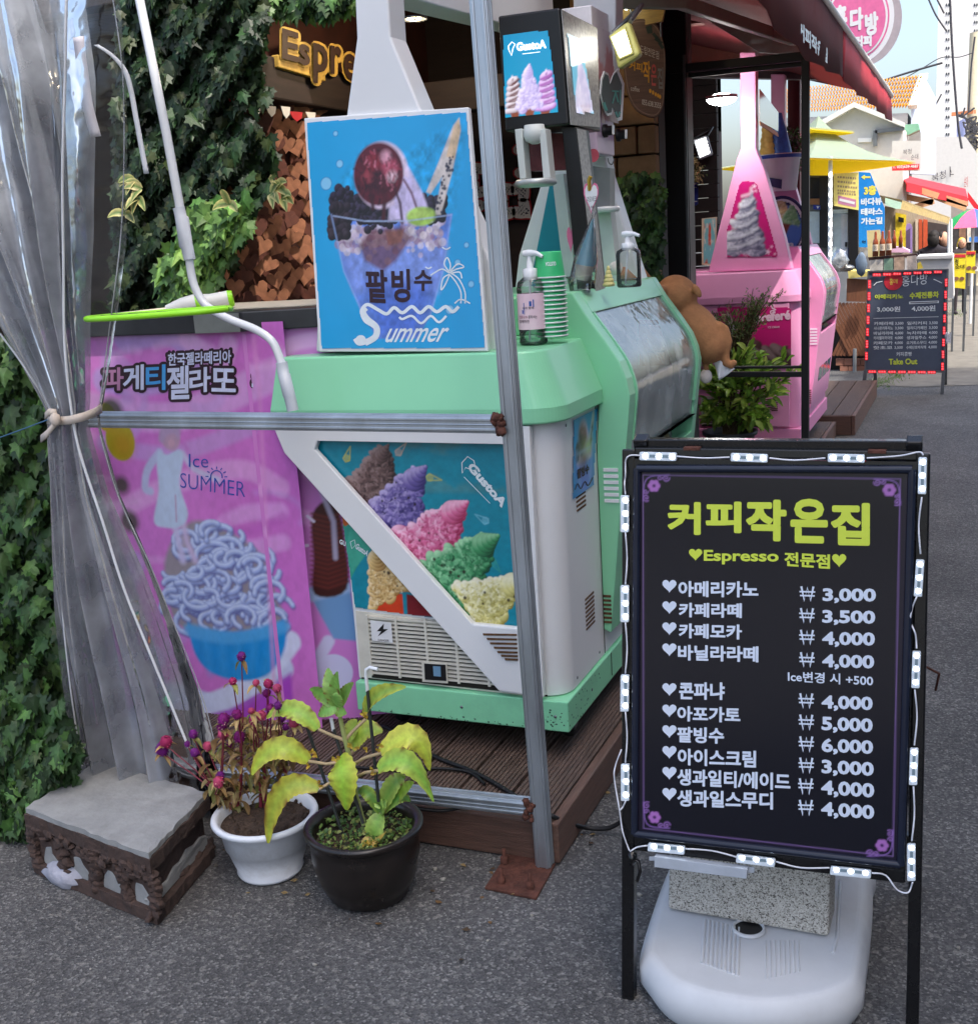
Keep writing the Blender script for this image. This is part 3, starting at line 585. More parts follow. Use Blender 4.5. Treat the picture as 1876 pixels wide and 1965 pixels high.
wr([z(1484, 320), z(1470, 450), z(1478, 580)]); wr([z(1462, 775), z(1440, 830), z(1432, 890), z(1455, 950), z(1460, 1015)]); wr([z(1452, 1205), z(1462, 1330), z(1450, 1460)]); wr([z(1446, 1650), z(1450, 1780), z(1438, 1900)])
for a, b in ((482, 720), (896, 1130), (1306, 1540)): wr([z(122, a), z(130, (a+b)/2), z(122, b)])
wr([z(124, 1715), z(110, 1745), z(96, 1760)]); wr([z(104, 1480), z(75, 1560), z(72, 1620), z(95, 1760), z(110, 1860), z(140, 1945)]); wr([Z4(155, 322), Z4(190, 300), Z4(245, 292)]); wr([Z4(430, 308), Z4(560, 318), Z4(685, 350)]); wr([Z4(878, 372), Z4(1000, 402), Z4(1140, 402)]); wr([Z4(1352, 428), Z4(1420, 440), Z4(1475, 510), Z4(1530, 525), Z4(1552, 475)])
mb.build('wire', wire, board)
mb = MB(); mb.prism([S.at(*Z4(*p), .002) for p in ((285, 330), (742, 392), (738, 440), (285, 382))], S.n*.018); mb.prism([S.at(*Z4(*p), .002) for p in ((250, 345), (285, 345), (285, 365), (250, 365))], S.n*.003); mb.prism([S.at(*Z4(*p), .002) for p in ((740, 395), (772, 398), (770, 425), (738, 425))], S.n*.003); mb.build('power_supply', mc('grey_plastic', (170, 178, 188), rough=.4), board, .001)
mb = MB(); mb.ell(S.at(*Z4(165, 355), .01), (.011, .011, .014), 9, 6, .2); mb.tube([S.at(*Z4(x, y), .012) for x, y in ((165, 360), (195, 370), (205, 420), (190, 470))], .004, 6); mb.build('cable_knot', gblack, board)
mb = MB(); mb.tube([V((-.07, 2.5, .62)), V((-.045, 2.52, .60)), V((-.052, 2.55, .55))], .003, 6); mb.build('hook', rust, board)

# white ballast base and granite block
wbase = mat('ballast_plastic', L((200, 204, 208)), rough=.45, var=.07, scale=6, dirt=.45, dirtc=(.42, .40, .38))
bal = thing('ballast_base', 'white plastic water filled parasol base with ribbed top under the menu board', 'parasol base', (-.38, 2.28, 0))
H = .095
top = [pz(x, y, H) for x, y in ((1245, 1845), (1300, 1893), (1440, 1925), (1560, 1918), (1640, 1888), (1655, 1835), (1668, 1690), (1640, 1640), (1330, 1600), (1288, 1650), (1236, 1800))]
top = [V(v) for v in smooth([np.array(q) for q in top], 7, True)]; cx = sum((p.x for p in top))/len(top); cy = sum((p.y for p in top))/len(top)
mb = MB(); n = len(top); lv = [(.0, .97), (.03, 1.03), (.065, 1.03), (H, .955)]
vs = [(cx+(p.x-cx)*k, cy+(p.y-cy)*k, zz) for zz, k in lv for p in top]
mb.add(vs, [(i*n+k, i*n+(k+1) % n, (i+1)*n+(k+1) % n, (i+1)*n+k) for i in range(3) for k in range(n)], True); mb.add(vs[-n:], [list(range(n))])
mb.build('shell', wbase, bal, .014, 4)
mb = MB()
for i in range(9):
    x0, x1 = 1352+i*8.2, 1345+i*8.4; mb.tube([pz(x0, 1766+i*2, H-.0005), pz(x1+2, 1850+i*3, H-.0005)], .0042, 8)
for i in range(8):
    x0 = 1468+i*9; mb.tube([pz(x0, 1806, H-.0005), pz(x0+2, 1880-i*2, H-.0005)], .0022, 6)
mb.build('rib', wbase, bal)
mb = MB(); mb.tube([pz(1612, 1690, H), pz(1606, 1795, H), pz(1598, 1830, H-.001)], .004, 8); mb.build('moulding', wbase, bal)
mb = MB(); c = pz(1436, 1783, H+.002); mb.lathe([(.036, 0), (.034, .006), (.030, .006), (.029, .0)], c, 24); mb.build('tube_collar', wbase, bal); mb = MB(); mb.lathe([(0, .001), (.030, .001)], c, 24); mb.build('tube_hole', blackp, bal)
def granite():
    m = mat('granite', L((176, 172, 160)), rough=.8, var=.08, scale=4); n = m.node_tree.nodes; l = m.node_tree.links; b = n['Principled BSDF']
    tc = n.new('ShaderNodeTexCoord'); v = n.new('ShaderNodeTexVoronoi'); v.inputs['Scale'].default_value = 420; l.new(tc.outputs['Object'], v.inputs['Vector'])
    s = n.new('ShaderNodeSeparateColor'); l.new(v.outputs['Color'], s.inputs[0]); c = n.new('ShaderNodeValToRGB'); e = c.color_ramp.elements; e[0].color = (.09, .08, .07, 1); e[0].position = .05; e[1].color = (.62, .60, .54, 1); k = e.new(.28); k.color = (.38, .36, .31, 1)
    l.new(s.outputs[0], c.inputs[0]); l.new(c.outputs[0], b.inputs['Base Color']); return m
gr = granite(); a, b_ = pz(1281, 1745, H+.005), pz(1589, 1799, H+.005); d = (b_-a); nrm = V((-d.y, d.x, 0)).normalized()
mb = MB(); mb.prism([a, b_, b_+nrm*.03+V((0, 0, .16)), a+nrm*.03+V((0, 0, .16))], nrm*.10); tag(mb.build('granite_block', gr, None, .006), 'speckled granite kerb block weighing down the white parasol base', 'stone block')
# ================================================================ left foreground: clay block, stone, pots
claytop = mat('cement_face', L((140, 142, 142)), rough=.9, var=.16, scale=14, bump=.45, dirt=.35, dirtc=(.10, .085, .075))
clay = mat('brown_clay', L((68, 54, 49)), rough=.9, var=.35, scale=16, bump=.8, dirt=.4, dirtc=(.03, .022, .02))
A, B_, C_, D_ = (pz(45, 1552, .19), pz(186, 1461, .19), pz(400, 1521, .19), pz(285, 1642, .19))
blk = thing('clay_block', 'brown clay block with a grey cement top and hollow sides on the asphalt', 'block', ((A+C_)/2).to_tuple()[:2]+(0,))
def lvl(p, z): return V((p.x, p.y, z))
def inset(q, k): c = sum(q, V())/4; return [c+(p-c)*k for p in q]
q4 = [A, D_, C_, B_]
def rough_slab(mb, q, z0, z1, n=16, j=.0028):
    """a slab whose outline is chipped"""
    ring = []
    for i in range(4):
        for k in range(n): ring.append(q[i].lerp(q[(i+1) % 4], k/n)+V((random.uniform(-j, j), random.uniform(-j, j), 0)))
    m = len(ring); dz = [random.uniform(-.004, .002) for _ in ring]
    vs = [lvl(p, z0-dz[i]) for i, p in enumerate(ring)]+[lvl(p, z1+dz[i]*.6) for i, p in enumerate(ring)]+[lvl(p, z1) for p in inset_ring(ring, .95)]
    mb.add(vs, [(i, (i+1) % m, m+(i+1) % m, m+i) for i in range(m)]+[(m+i, m+(i+1) % m, 2*m+(i+1) % m, 2*m+i) for i in range(m)]); mb.add(vs[2*m:], [list(range(m))]); mb.add(vs[:m], [list(range(m))[::-1]])
def inset_ring(r, k): c = sum(r, V())/len(r); return [c+(p-c)*k for p in r]
mb = MB(); rough_slab(mb, inset(q4, .985), .176, .192); mb.build('cement_top', claytop, blk)
mb = MB(); rough_slab(mb, q4, .142, .1765); rough_slab(mb, inset(q4, 1.0), .002, .036); mb.prism([lvl(p, .035) for p in inset(q4, .80)], (0, 0, .109))
mb.prism([lvl(p, .03) for p in inset(q4, .90)], (0, 0, .12))
ax3 = ((D_-A).normalized(), (B_-A).normalized(), V((0, 0, 1)))
for j in range(46):                                             # ragged clay hanging under the slab
    k = random.random(); p = A.lerp(D_, k)+(B_-A)*.035; mb.ell(lvl(p, .140-random.random()**2*.035), (random.uniform(.012, .026), .016, random.uniform(.008, .018)), 7, 5, .3, ax3)
for k in (.02, .27, .52, .77, .98):
    for j in range(8): p = A.lerp(D_, k+random.uniform(-.025, .025))+(B_-A)*.04; mb.ell(lvl(p, .03+j*.014), (random.uniform(.014, .024)+.008*(abs(j-3.5)/3.5), .016, .014), 7, 5, .3, ax3)
for j in range(40): p = D_.lerp(C_, random.random())+(A-D_)*.045; mb.ell(lvl(p, random.choice((.028, .145))+random.uniform(-.012, .012)), (.012, .022, .010), 7, 5, .3, ax3)
mb.build('clay_body', clay, blk, .003)
mb = MB(); pl = Pl(lvl(D_+(A-D_).normalized()*.021, 0), C_-D_, (0, 0, 1)); ln = (C_-D_).length
Q = [(.03, .036), (.97*ln, .036), (.96*ln, .068), (.85*ln, .082), (.75*ln, .078), (.62*ln, .088), (.5*ln, .076), (.4*ln, .080), (.28*ln, .066), (.15*ln, .070), (.06*ln, .052)]; mb.prism([pl.pt(u, v, .001+.002*random.random()) for u, v in Q], -pl.n*.03); mb.build('cement_patch', claytop, blk, .004); mb = MB()
pl2 = Pl(lvl(A+(B_-A).normalized()*.016, 0), D_-A, (0, 0, 1)); l2 = (D_-A).length
for k in (.13, .38, .64, .87):
    Q = [(k*l2-.034, .036), (k*l2-.01, .030), (k*l2+.030, .034), (k*l2+.036, .058), (k*l2+.022, .074), (k*l2+.010, .096), (k*l2-.012, .090), (k*l2-.022, .070)]; mb.prism([pl2.pt(u+random.uniform(-.007, .007), v+random.uniform(-.007, .007), .002) for u, v in Q], -pl2.n*.03); mb.build('cement_patch', claytop, blk, .004); mb = MB()
st_ = pz(125, 1705); mb = MB(); mb.ell((st_.x, st_.y+.05, .022), (.10, .06, .045), 12, 8, .08); tag(mb.build('stone', mc('pale_stone', (158, 160, 172), rough=.9, var=.15, bump=.6)), 'pale grey rough stone wedged beside the clay block', 'stone')
# ================================================================ pots and plants
soil = mc('soil', (70, 56, 46), rough=.95, var=.5, scale=60, bump=1.0)
def vary(c, s=.18): k = 1+random.uniform(-s, s); return tuple(max(0, v*k*(1+random.uniform(-.08, .08))) for v in L(c))
def leaf(mb, base, mid, tip, w, nrm, fold=.25, c0=(120, 150, 60), c1=None, ser=0.0, n=12, prof=1.0, tw=0.0):
    """a folded leaf blade along the curve base-mid-tip; c0 at the midrib, c1 at the edge"""
    base, mid, tip = V(base), V(mid), V(tip); nrm = V(nrm); c1 = c1 or c0; L0, L1 = vary(c0), vary(c1); rows = []; cols = []
    mid = mid*2-(base+tip)/2 if True else mid
    for i in range(n+1):
        t = i/n; p = base*(1-t)**2+mid*2*t*(1-t)+tip*t*t; d = ((mid-base)*(1-t)+(tip-mid)*t).normalized()
        s = d.cross(nrm); s = s.normalized() if s.length > 1e-6 else V((1, 0, 0)); q = s.cross(d).normalized()
        ww = w*.5*(math.sin(math.pi*min(1, (t*.93+.05)**.8))**.75)*prof*(1+ser*(1 if i % 2 else -1)); ww = max(ww, .0004)
        s = (s*math.cos(tw*t)+q*math.sin(tw*t))
        rows.append((p+s*ww+q*ww*fold, p+s*ww*.55+q*ww*fold*.3, p, p-s*ww*.55+q*ww*fold*.3, p-s*ww+q*ww*fold))
        E1, E2 = [(L((128, 84, 44)) if ser and random.random() < .22 else L1) for _ in (0, 1)]; M_ = tuple((a+b)/2*(1.0 if i % 3 else .86) for a, b in zip(L0, L1)); cols += [E1, M_, tuple(v*1.12 for v in L0), M_, E2]
    o = len(mb.v); mb.v += [tuple(p) for r in rows for p in r]; mb.c += cols
    for i in range(n):
        for k in range(4): mb.f.append([o+i*5+k, o+i*5+k+1, o+i*5+5+k+1, o+i*5+5+k]); mb.sm.append(True); mb.mi.append(0)
def pot_mesh(prof, c): return MB().lathe(prof, c, 48)
# white pot
wc = V((-1.652, 2.285, 0))
wpot = thing('flower_pot', 'round white plastic flower pot of globe amaranth with a scuffed foot', 'flower pot', wc)
potw = mc('white_pot_plastic', (214, 220, 228), rough=.35, var=.05, scale=9, dirt=.6, dirtc=(.26, .24, .21))
pot_mesh([(.070, .002), (.082, .004), (.086, .012), (.083, .016), (.106, .085), (.109, .087), (.118, .138), (.121, .140), (.122, .143), (.134, .150), (.138, .158), (.136, .165), (.128, .167), (.119, .162), (.112, .13)], wc).build('pot', potw, wpot)
mb = MB(); mb.lathe([(0, .146), (.06, .149), (.118, .14)], wc, 40)
for i in range(140): a, r = random.uniform(0, 6.28), .112*math.sqrt(random.random()); mb.ell(wc+V((r*math.cos(a), r*math.sin(a), .146)), random.uniform(.003, .008), 6, 4, .3)
mb.build('soil', soil, wpot)
ama = thing('globe_amaranth', 'half dried globe amaranth with magenta ball flowers in the white pot', 'flower', wc+V((0, 0, .148)))
ZP = lambda x, y: (.45485*x, 1214.3+.45485*y)
balls = [(1018, 100, 17), (982, 205, 14), (1080, 212, 13), (1132, 215, 17), (1168, 235, 16), (1125, 255, 15), (1172, 308, 14), (1140, 320, 17), (945, 365, 22), (935, 392, 20), (940, 428, 21), (1000, 345, 19), (1070, 372, 17), (1103, 350, 18), (1010, 440, 22), (970, 474, 18), (1205, 400, 13), (1195, 432, 15), (1240, 380, 19), (1262, 362, 14), (700, 460, 24), (685, 492, 26), (815, 428, 17), (822, 506, 17), (876, 480, 18), (922, 630, 21), (930, 604, 17), (790, 470, 12), (1190, 360, 14), (1060, 330, 12)]
roots = [(982, 745), (1000, 740), (1100, 735), (1120, 735), (1212, 630)]
hub = {0: (935, 690), 1: (1020, 560), 2: (1090, 560), 3: (1110, 520), 4: (1185, 540)}
mbs, mbf, mbd = MB(), MB(), MB(); red = mc('red_stem', (122, 42, 58), rough=.5); 
Yr = lambda x: 2.30+.05*math.sin(x*.05)
for i, (rx, ry) in enumerate(roots):
    h = hub[i]; a = pz(*ZP(rx, ry), .15); b = py(*ZP(*h), a.y-.01); mbs.tube([a, a.lerp(b, .5)+V((.003, 0, 0)), b], [.0055, .005, .0035], 7)
for x, y, r in balls:
    k = min(hub, key=lambda q: abs(hub[q][0]-x)+.25*abs(hub[q][1]-y)+(80 if hub[q][1] < y-20 else 0)); ra = pz(*ZP(*roots[k]), .15); h = py(*ZP(*hub[k]), ra.y-.01)
    p = py(*ZP(x, y), 2.27+random.uniform(-.07, .07)); m = h.lerp(p, .55)+V((random.uniform(-.012, .012), random.uniform(-.01, .01), -.012)); R = r*.45485/FPX*2.55*1.3
    mbs.tube([h, m, p-V((0, 0, R*.7))], [.0026, .0019, .0014], 6)
    col = random.choice([(160, 44, 92), (122, 30, 104), (172, 66, 102), (108, 32, 116)])
    mbf = MB(); mbf.col = vary(col, .1); mbf.ell(p, (R, R, R*1.05), 10, 7, .12)
    for q in range(44):                                           # papery bracts
        th, ph = random.uniform(0, 6.28), math.acos(random.uniform(-1, 1)); d = V((math.sin(ph)*math.cos(th), math.sin(ph)*math.sin(th), math.cos(ph))); mbf.col = vary(col if random.random() < .85 else (190, 160, 140), .4); s, b = frame(d)
        mbf.add([p+d*R*.85-s*R*.22, p+d*R*.85+s*R*.22, p+d*R*1.28+b*R*.1], [(0, 1, 2)])
    mbf.build('flower_head', leaf_mat('petal', .6, .2, .15), ama)
    for q in range(2): 
        d = V((random.uniform(-1, 1), random.uniform(-1, 1), random.uniform(-.9, .2))).normalized(); leaf(mbd, p-V((0, 0, R)), p-V((0, 0, R))+d*.016+V((0, 0, .004)), p-V((0, 0, R))+d*.032+V((0, 0, -.006)), .014, (0, 0, 1), .4, random.choice([(196, 168, 112), (170, 140, 90), (150, 150, 84)]), n=5)
for i in range(230):                                              # dry curled leaves along the stems
    k = random.choice(list(hub)); ra = pz(*ZP(*roots[k]), .15); h = py(*ZP(*hub[k]), ra.y-.01); t = random.random()**.8; up = h+(V((random.uniform(-.06, .05), random.uniform(-.05, .05), .10)))
    p = ra.lerp(h, t*1.7) if t < .58 else h.lerp(up, (t-.58)/.42)
    p = p+V((random.uniform(-.02, .02), random.uniform(-.02, .02), random.uniform(-.01, .02))); d = V((random.uniform(-1, 1), random.uniform(-1, 1), random.uniform(-1.2, .4))).normalized(); ln = random.uniform(.024, .046)
    leaf(mbd, p, p+d*ln*.5+V((0, 0, .008)), p+d*ln+V((0, 0, random.uniform(-.012, .004))), random.uniform(.014, .024), (0, .3, 1), .5, random.choice([(190, 160, 104), (168, 138, 92), (140, 112, 74), (206, 184, 130), (128, 126, 70)]), n=5, tw=random.uniform(-1.5, 1.5))
mbs.build('stem', red, ama); mbd.build('leaf', LEAF, ama)
# black glazed pot
bc = V((-1.348, 2.262, 0))
bpot = thing('flower_pot', 'brown-black glazed pot with thick rim holding a large kalanchoe', 'flower pot', bc)
potb = mat('black_glaze', (.012, .009, .008), rough=.28, var=.4, scale=12, coat=.15, dirt=.3, dirtc=(.06, .045, .035))
pot_mesh([(.085, .002), (.100, .010), (.122, .06), (.134, .115), (.134, .150), (.128, .168), (.138, .174), (.147, .182), (.147, .190), (.140, .194), (.128, .190), (.122, .175), (.118, .14)], bc).build('pot', potb, bpot)
mb = MB(); mb.lathe([(0, .158), (.122, .152)], bc, 40); mb.build('soil', soil, bpot)
mb = MB()
for i in range(520):
    a, r = random.uniform(0, 6.28), .118*math.sqrt(random.random()); p = bc+V((r*math.cos(a), r*math.sin(a), .155+random.uniform(0, .022))); d = V((random.uniform(-1, 1), random.uniform(-1, 1), random.uniform(.1, .9))).normalized()*random.uniform(.007, .014)
    leaf(mb, p, p+d*.5+V((0, 0, .002)), p+d, random.uniform(.007, .012), (random.uniform(-.5, .5), random.uniform(-.5, .5), 1), .1, random.choice([(96, 128, 62), (120, 146, 76), (84, 116, 70), (150, 160, 90)]), n=4)
tag(mb.build('ground_cover', LEAF), 'small green creeping leaves covering the soil of the black pot', 'ground cover', kind='stuff')
kal = thing('kalanchoe', 'tall yellow-green kalanchoe with drooping toothed leaves, propped by dark stakes', 'plant', bc+V((0, 0, .16)))
ZK = lambda x, y: (361+.2624*x, 1312.8+.2624*y)
def kp(x, y, dy=0.0): return py(*ZK(x, y), 2.27+dy)
gs = mc('green_stem', (150, 160, 96), rough=.5); ps = mc('pale_stem', (176, 156, 120), rough=.5)
mb = MB(); mb.tube([kp(1285, 1030, .0), kp(1225, 800), kp(1185, 560), kp(1130, 330), kp(1095, 170)], [.0065, .006, .0065, .006, .0045], 9); mb.build('stem', gs, kal)
mb = MB()
for P in ([(1185, 560, 0), (1010, 585, -.02), (880, 565, -.04)], [(1195, 690, 0), (1030, 725, -.03), (960, 770, -.05)], [(1140, 410, 0), (1050, 375, -.01), (950, 330, -.02)], [(1190, 600, 0), (1290, 540, -.02), (1410, 505, -.03)], [(1205, 690, 0), (1290, 650, -.03), (1390, 632, -.05)], [(1140, 420, 0), (1210, 340, .01), (1295, 260, .02)], [(1175, 560, 0), (1185, 520, .02), (1215, 480, .04)], [(1405, 950, .0), (1430, 860, .02), (1450, 800, .03)]):
    mb.tube([kp(*p) for p in P], [.005, .004, .0042], 7)
mb.build('petiole', ps, kal)
G1, G2, G3, G4 = (138, 172, 64), (190, 196, 80), (98, 150, 72), (140, 190, 84)
mbl = MB()
def KL(b, m, t, w, db=0, dm=0, dt=0, c0=G1, c1=G2, n=(0, -.5, 1), fold=.35):
    leaf(mbl, kp(*b, db), kp(*m, dm), kp(*t, dt), w, n, fold, c0, c1, .06, 18)
KL((880, 562), (640, 475), (466, 665), .058, -.04, -.07, -.09, (172, 190, 66), (200, 200, 76), (.2, -.75, .6), .3)
KL((955, 768), (690, 790), (585, 1165), .056, -.05, -.08, -.10, (150, 176, 62), (200, 206, 72), (.45, -.75, .5), .3)
KL((945, 330), (760, 190), (572, 250), .050, -.02, -.03, -.03, (140, 178, 70), (196, 206, 92), (.1, -.7, .7), .35)
KL((1110, 530), (1125, 700), (1155, 922), .082, -.02, -.06, -.05, (156, 192, 66), (196, 200, 74), (0, -1, .25), -.10)
KL((1410, 500), (1650, 395), (1765, 632), .062, -.03, -.02, -.01, (190, 204, 80), (206, 204, 86), (-.15, -.75, .6), .3)
KL((1390, 630), (1610, 575), (1795, 862), .056, -.05, -.06, -.05, (140, 178, 74), (192, 206, 90), (-.3, -.75, .55), .3)
KL((1300, 245), (1375, 90), (1592, 22), .046, .02, .01, .0, (140, 184, 80), (206, 214, 84), (-.5, -.75, .4), .35)
KL((1200, 480), (1290, 350), (1420, 350), .070, .03, .05, .07, (150, 180, 72), (196, 204, 86), (-.2, -.6, .8), .2)
KL((1195, 420), (1200, 330), (1235, 262), .050, .03, .05, .06, (140, 170, 70), (196, 200, 90), (-.2, -.8, .3), .2)
for t, w, m in (((1020, -115), .042, (1045, 20)), ((1210, -10), .034, (1150, 70)), ((888, 45), .034, (970, 70)), ((1095, -90), .040, (1085, 40)), ((952, 235), .034, (1020, 190)), ((1160, 215), .034, (1120, 195))):
    KL((1092, 175), m, t, w, 0, -.01, random.uniform(-.05, .03), (118, 168, 82), (150, 190, 96), (0, -.9, .4), .3)
KL((1085, 160), (1080, 110), (1078, 62), .038, -.02, -.04, -.04, (128, 176, 88), (156, 194, 100), (0, -1, .1), -.15)
for t, w, m, c in (((1240, 800), .034, (1320, 800), G3), ((1622, 862), .034, (1530, 835), G3), ((1340, 1222), .052, (1365, 1080), (142, 190, 86)), ((1585, 690), .046, (1500, 740), (130, 176, 74)), ((1650, 720), .034, (1560, 790), (150, 178, 66)), ((1400, 900), .03, (1400, 880), G3), ((1425, 850), .03, (1420, 880), (110, 160, 90))):
    KL((1405, 950), m, t, w, 0, -.02, random.uniform(-.05, .03), c, (170, 196, 92), (0, -.85, .5), .3)
for t in ((1270, 1210), (1370, 1235), (1450, 1080)): KL((1330, 1190), ((1330+t[0])/2, 1150), t, .022, -.05, -.05, -.06, (196, 160, 70), (190, 176, 90))
mbl.build('leaf', leaf_mat('succulent_leaf', .38, .45, .22), kal)
mbg = MB()                                                        # little plantlets along the leaf edges
for x, y in ((905, 500), (935, 520), (960, 720), (985, 750), (880, 600), (1400, 450), (1385, 490), (1110, 540), (1075, 550), (1350, 630), (1365, 655), (1300, 250), (1285, 225), (1190, 455), (1240, 470), (1300, 480)):
    for k in range(4):
        p = kp(x, y, -.045); d = V((random.uniform(-1, 1), random.uniform(-1, .2), random.uniform(-.3, 1))).normalized()*.011; leaf(mbg, p, p+d*.5, p+d, .008, (0, -1, .2), .3, (190, 180, 70), (206, 150, 60), n=4)
mbg.build('plantlet', LEAF, kal)
dkst = mc('dark_green_stake', (44, 48, 46), rough=.4)
for A, B in (((1150, 1160), (870, 318)), ((1280, 1020), (1062, 330)), ((1392, 860), (1310, 40))):
    mb = MB(); mb.tube([kp(*A, -.02), kp(*B, .01)], .0042, 8); s_ = mb.build('stake', dkst)
    tag(s_, {870: 'dark plant stake leaning left among the kalanchoe leaves', 1062: 'dark plant stake with a white tip behind the kalanchoe stem', 1310: 'tall dark plant stake with a white hooked top, right of the kalanchoe'}[B[0]], 'stake', 'stakes in the black pot')
    if B[0] != 870:
        mb = MB(); e = [(1055, 300), (1045, 250)] if B[0] == 1062 else [(1308, 10), (1300, -60), (1302, -105), (1330, -122), (1385, -108)]
        mb.tube([kp(B[0], B[1]+12, .01)]+[kp(*q, .01) for q in e], .0046, 8); mb.build('tip', wp, s_)

# ================================================================ ivy
IVY = [(0, -.42), (.20, -.50), (.30, -.30), (.52, -.22), (.36, -.02), (.42, .22), (.20, .16), (0, .62), (-.20, .16), (-.42, .22), (-.36, -.02), (-.52, -.22), (-.30, -.30), (-.20, -.50)]
def inpoly(x, y, P):
    c = False; j = len(P)-1
    for i in range(len(P)):
        if (P[i][1] > y) != (P[j][1] > y) and x < (P[j][0]-P[i][0])*(y-P[i][1])/(P[j][1]-P[i][1])+P[i][0]: c = not c
        j = i
    return c
def ivy(name, label, polys, Y, dY, n, size, cols, cat='ivy', shp=IVY, droop=.35, gaps=.0, parent=None, vein=True):
    mb = MB(); k = 0; cl = [(random.random(), random.random()) for _ in range(40)]
    P = polys; xs = [p[0] for p in P]; ys = [p[1] for p in P]; tries = 0; ph = random.uniform(0, 6)
    while k < n and tries < n*30:
        tries += 1; x, y = random.uniform(min(xs), max(xs)), random.uniform(min(ys), max(ys))
        if not inpoly(x+random.gauss(0, 8), y+random.gauss(0, 8), P): continue
        g = math.sin(x*.045+ph)*math.sin(y*.038+ph*2)+.6*math.sin(x*.11+y*.07)
        if random.random() < gaps*(g < -.25): continue
        p = py(x, y, Y+dY*(.5-.5*math.tanh(g))*random.uniform(.5, 1)+random.uniform(0, dY*.3)); s = size*random.uniform(.55, 1.25)
        nm = V((random.gauss(0, .5), -1+random.uniform(-.2, .3), random.gauss(.35, .4))).normalized(); dn = V((random.gauss(0, droop), random.gauss(0, .2), -1)); dn = (dn-nm*dn.dot(nm)).normalized(); sd = dn.cross(nm)
        mb.col = vary(random.choice(cols), .25); c = len(mb.v)
        vs = [p+nm*s*.06]+[p+sd*(a*s)+dn*(b*s)+nm*(-.18*s*(a*a)*2-.05*s*b) for a, b in shp]
        mb.add(vs, [(0, i+1, (i+1) % len(shp)+1) for i in range(len(shp))]); mb.c[c] = tuple(v*1.5 for v in mb.col); k += 1
    o = mb.build(name, LEAF, parent)
    return o if parent else tag(o, label, cat)
dkiv = [(44, 66, 40), (52, 78, 46), (38, 58, 36), (64, 92, 54), (60, 80, 44)]
mdiv = [(66, 100, 52), (82, 120, 62), (58, 88, 48), (96, 132, 70), (74, 104, 50)]
W1 = [(235, -40), (515, -40), (498, 60), (492, 110), (505, 200), (430, 190), (500, 270), (528, 310), (510, 370), (452, 410), (440, 500), (412, 545), (420, 600), (215, 600), (225, 300)]
ivy('ivy', 'dense dark ivy hanging over the cafe wall behind the pink freezer', W1, 3.42, .22, 6200, .056, [(36, 54, 34), (42, 64, 40), (30, 48, 30), (52, 78, 46), (58, 70, 40), (46, 60, 42)], gaps=.6)
ivy('ivy', 'bright green ivy tongue just above the pink freezer counter', [(385, 395), (450, 405), (490, 378), (470, 430), (432, 480), (405, 560), (395, 600), (330, 600), (300, 540), (350, 470)], 3.36, .12, 480, .074, mdiv+[(110, 150, 74), (124, 160, 80)])
ivy('ivy', 'ivy strands trailing over the carved wooden lettering', [(490, -40), (680, -40), (672, 14), (640, 36), (600, 20), (560, 34), (500, 34)], 3.55, .15, 420, .06, dkiv+mdiv)
ivy('ivy_hedge', 'thick dark ivy hedge at the far left, behind the clear curtain', [(-60, 640), (60, 660), (100, 760), (150, 860), (170, 1480), (120, 1560), (60, 1600), (60, 1700), (-60, 1720)], 2.72, .30, 3000, .062, dkiv+mdiv, cat='hedge')
ivy('ivy_hedge', 'low ivy spilling onto the asphalt left of the clay block', [(-60, 1330), (110, 1360), (150, 1430), (150, 1480), (100, 1520), (60, 1560), (55, 1640), (50, 1690), (-60, 1740)], 2.16, .10, 1500, .045, dkiv+mdiv[:3], cat='hedge')
box('hedge_wall', (-6.0, 3.06, 0), (-2.55, 3.2, 1.30), dark); bpy.data.objects['hedge_wall']['label'] = 'dark low wall behind the ivy hedge'; bpy.data.objects['hedge_wall']['category'] = 'wall'
mb = MB()
for x, y in ((258, 345), (272, 362), (265, 380), (520, 370), (540, 378), (530, 360), (240, 410), (440, 392)):
    for k in range(3):
        p = py(x, y, 3.33); d = V((random.uniform(-1, 1), -.3, random.uniform(-.8, .6))).normalized()*.06; leaf(mb, p, p+d*.5+V((0, 0, .01)), p+d, .03, (0, -1, .3), .2, (80, 110, 60), (214, 206, 140), n=6)
tag(mb.build('variegated_ivy', LEAF), 'pale edged variegated leaves among the dark wall ivy', 'ivy')
# ================================================================ pink advert freezer at the left
blackm = mc('black_counter', (52, 54, 58), rough=.32, var=.15, metal=.3)
FZ = PY(2.92); cb = py(487, 640, 2.92)
frz = thing('freezer', 'pink printed ice cream freezer with black counter top behind the vinyl curtain', 'freezer', (-2.3, 2.95, DECKZ))
cb = py(545, 1392, 2.92); cx_ = -1.985
d2 = V((math.cos(.42), math.sin(.42), 0)); F2 = Pl((cx_, 2.92, 0), d2, (0, 0, 1))
e2 = V((cx_, 2.92, 0))+d2*.46
pk = mc('pink_vinyl', (196, 122, 190), rough=.35, var=.06)
mb = MB(); mb.prism([(-2.60, 2.925, DECKZ+.002), (cx_, 2.925, DECKZ+.002), (e2.x, e2.y+.005, DECKZ+.002), (e2.x-.1, 3.5, DECKZ+.002), (-2.60, 3.5, DECKZ+.002)], (0, 0, 1.235)); mb.build('cabinet', pk, frz)
mb = MB(); mb.prism([(-2.62, 2.895, 1.353), (cx_+.01, 2.895, 1.353), (e2.x+.04, e2.y-.02, 1.353), (e2.x-.1, 3.55, 1.353), (-2.62, 3.55, 1.353)], (0, 0, .058)); mb.build('counter_top', blackm, frz, .004)
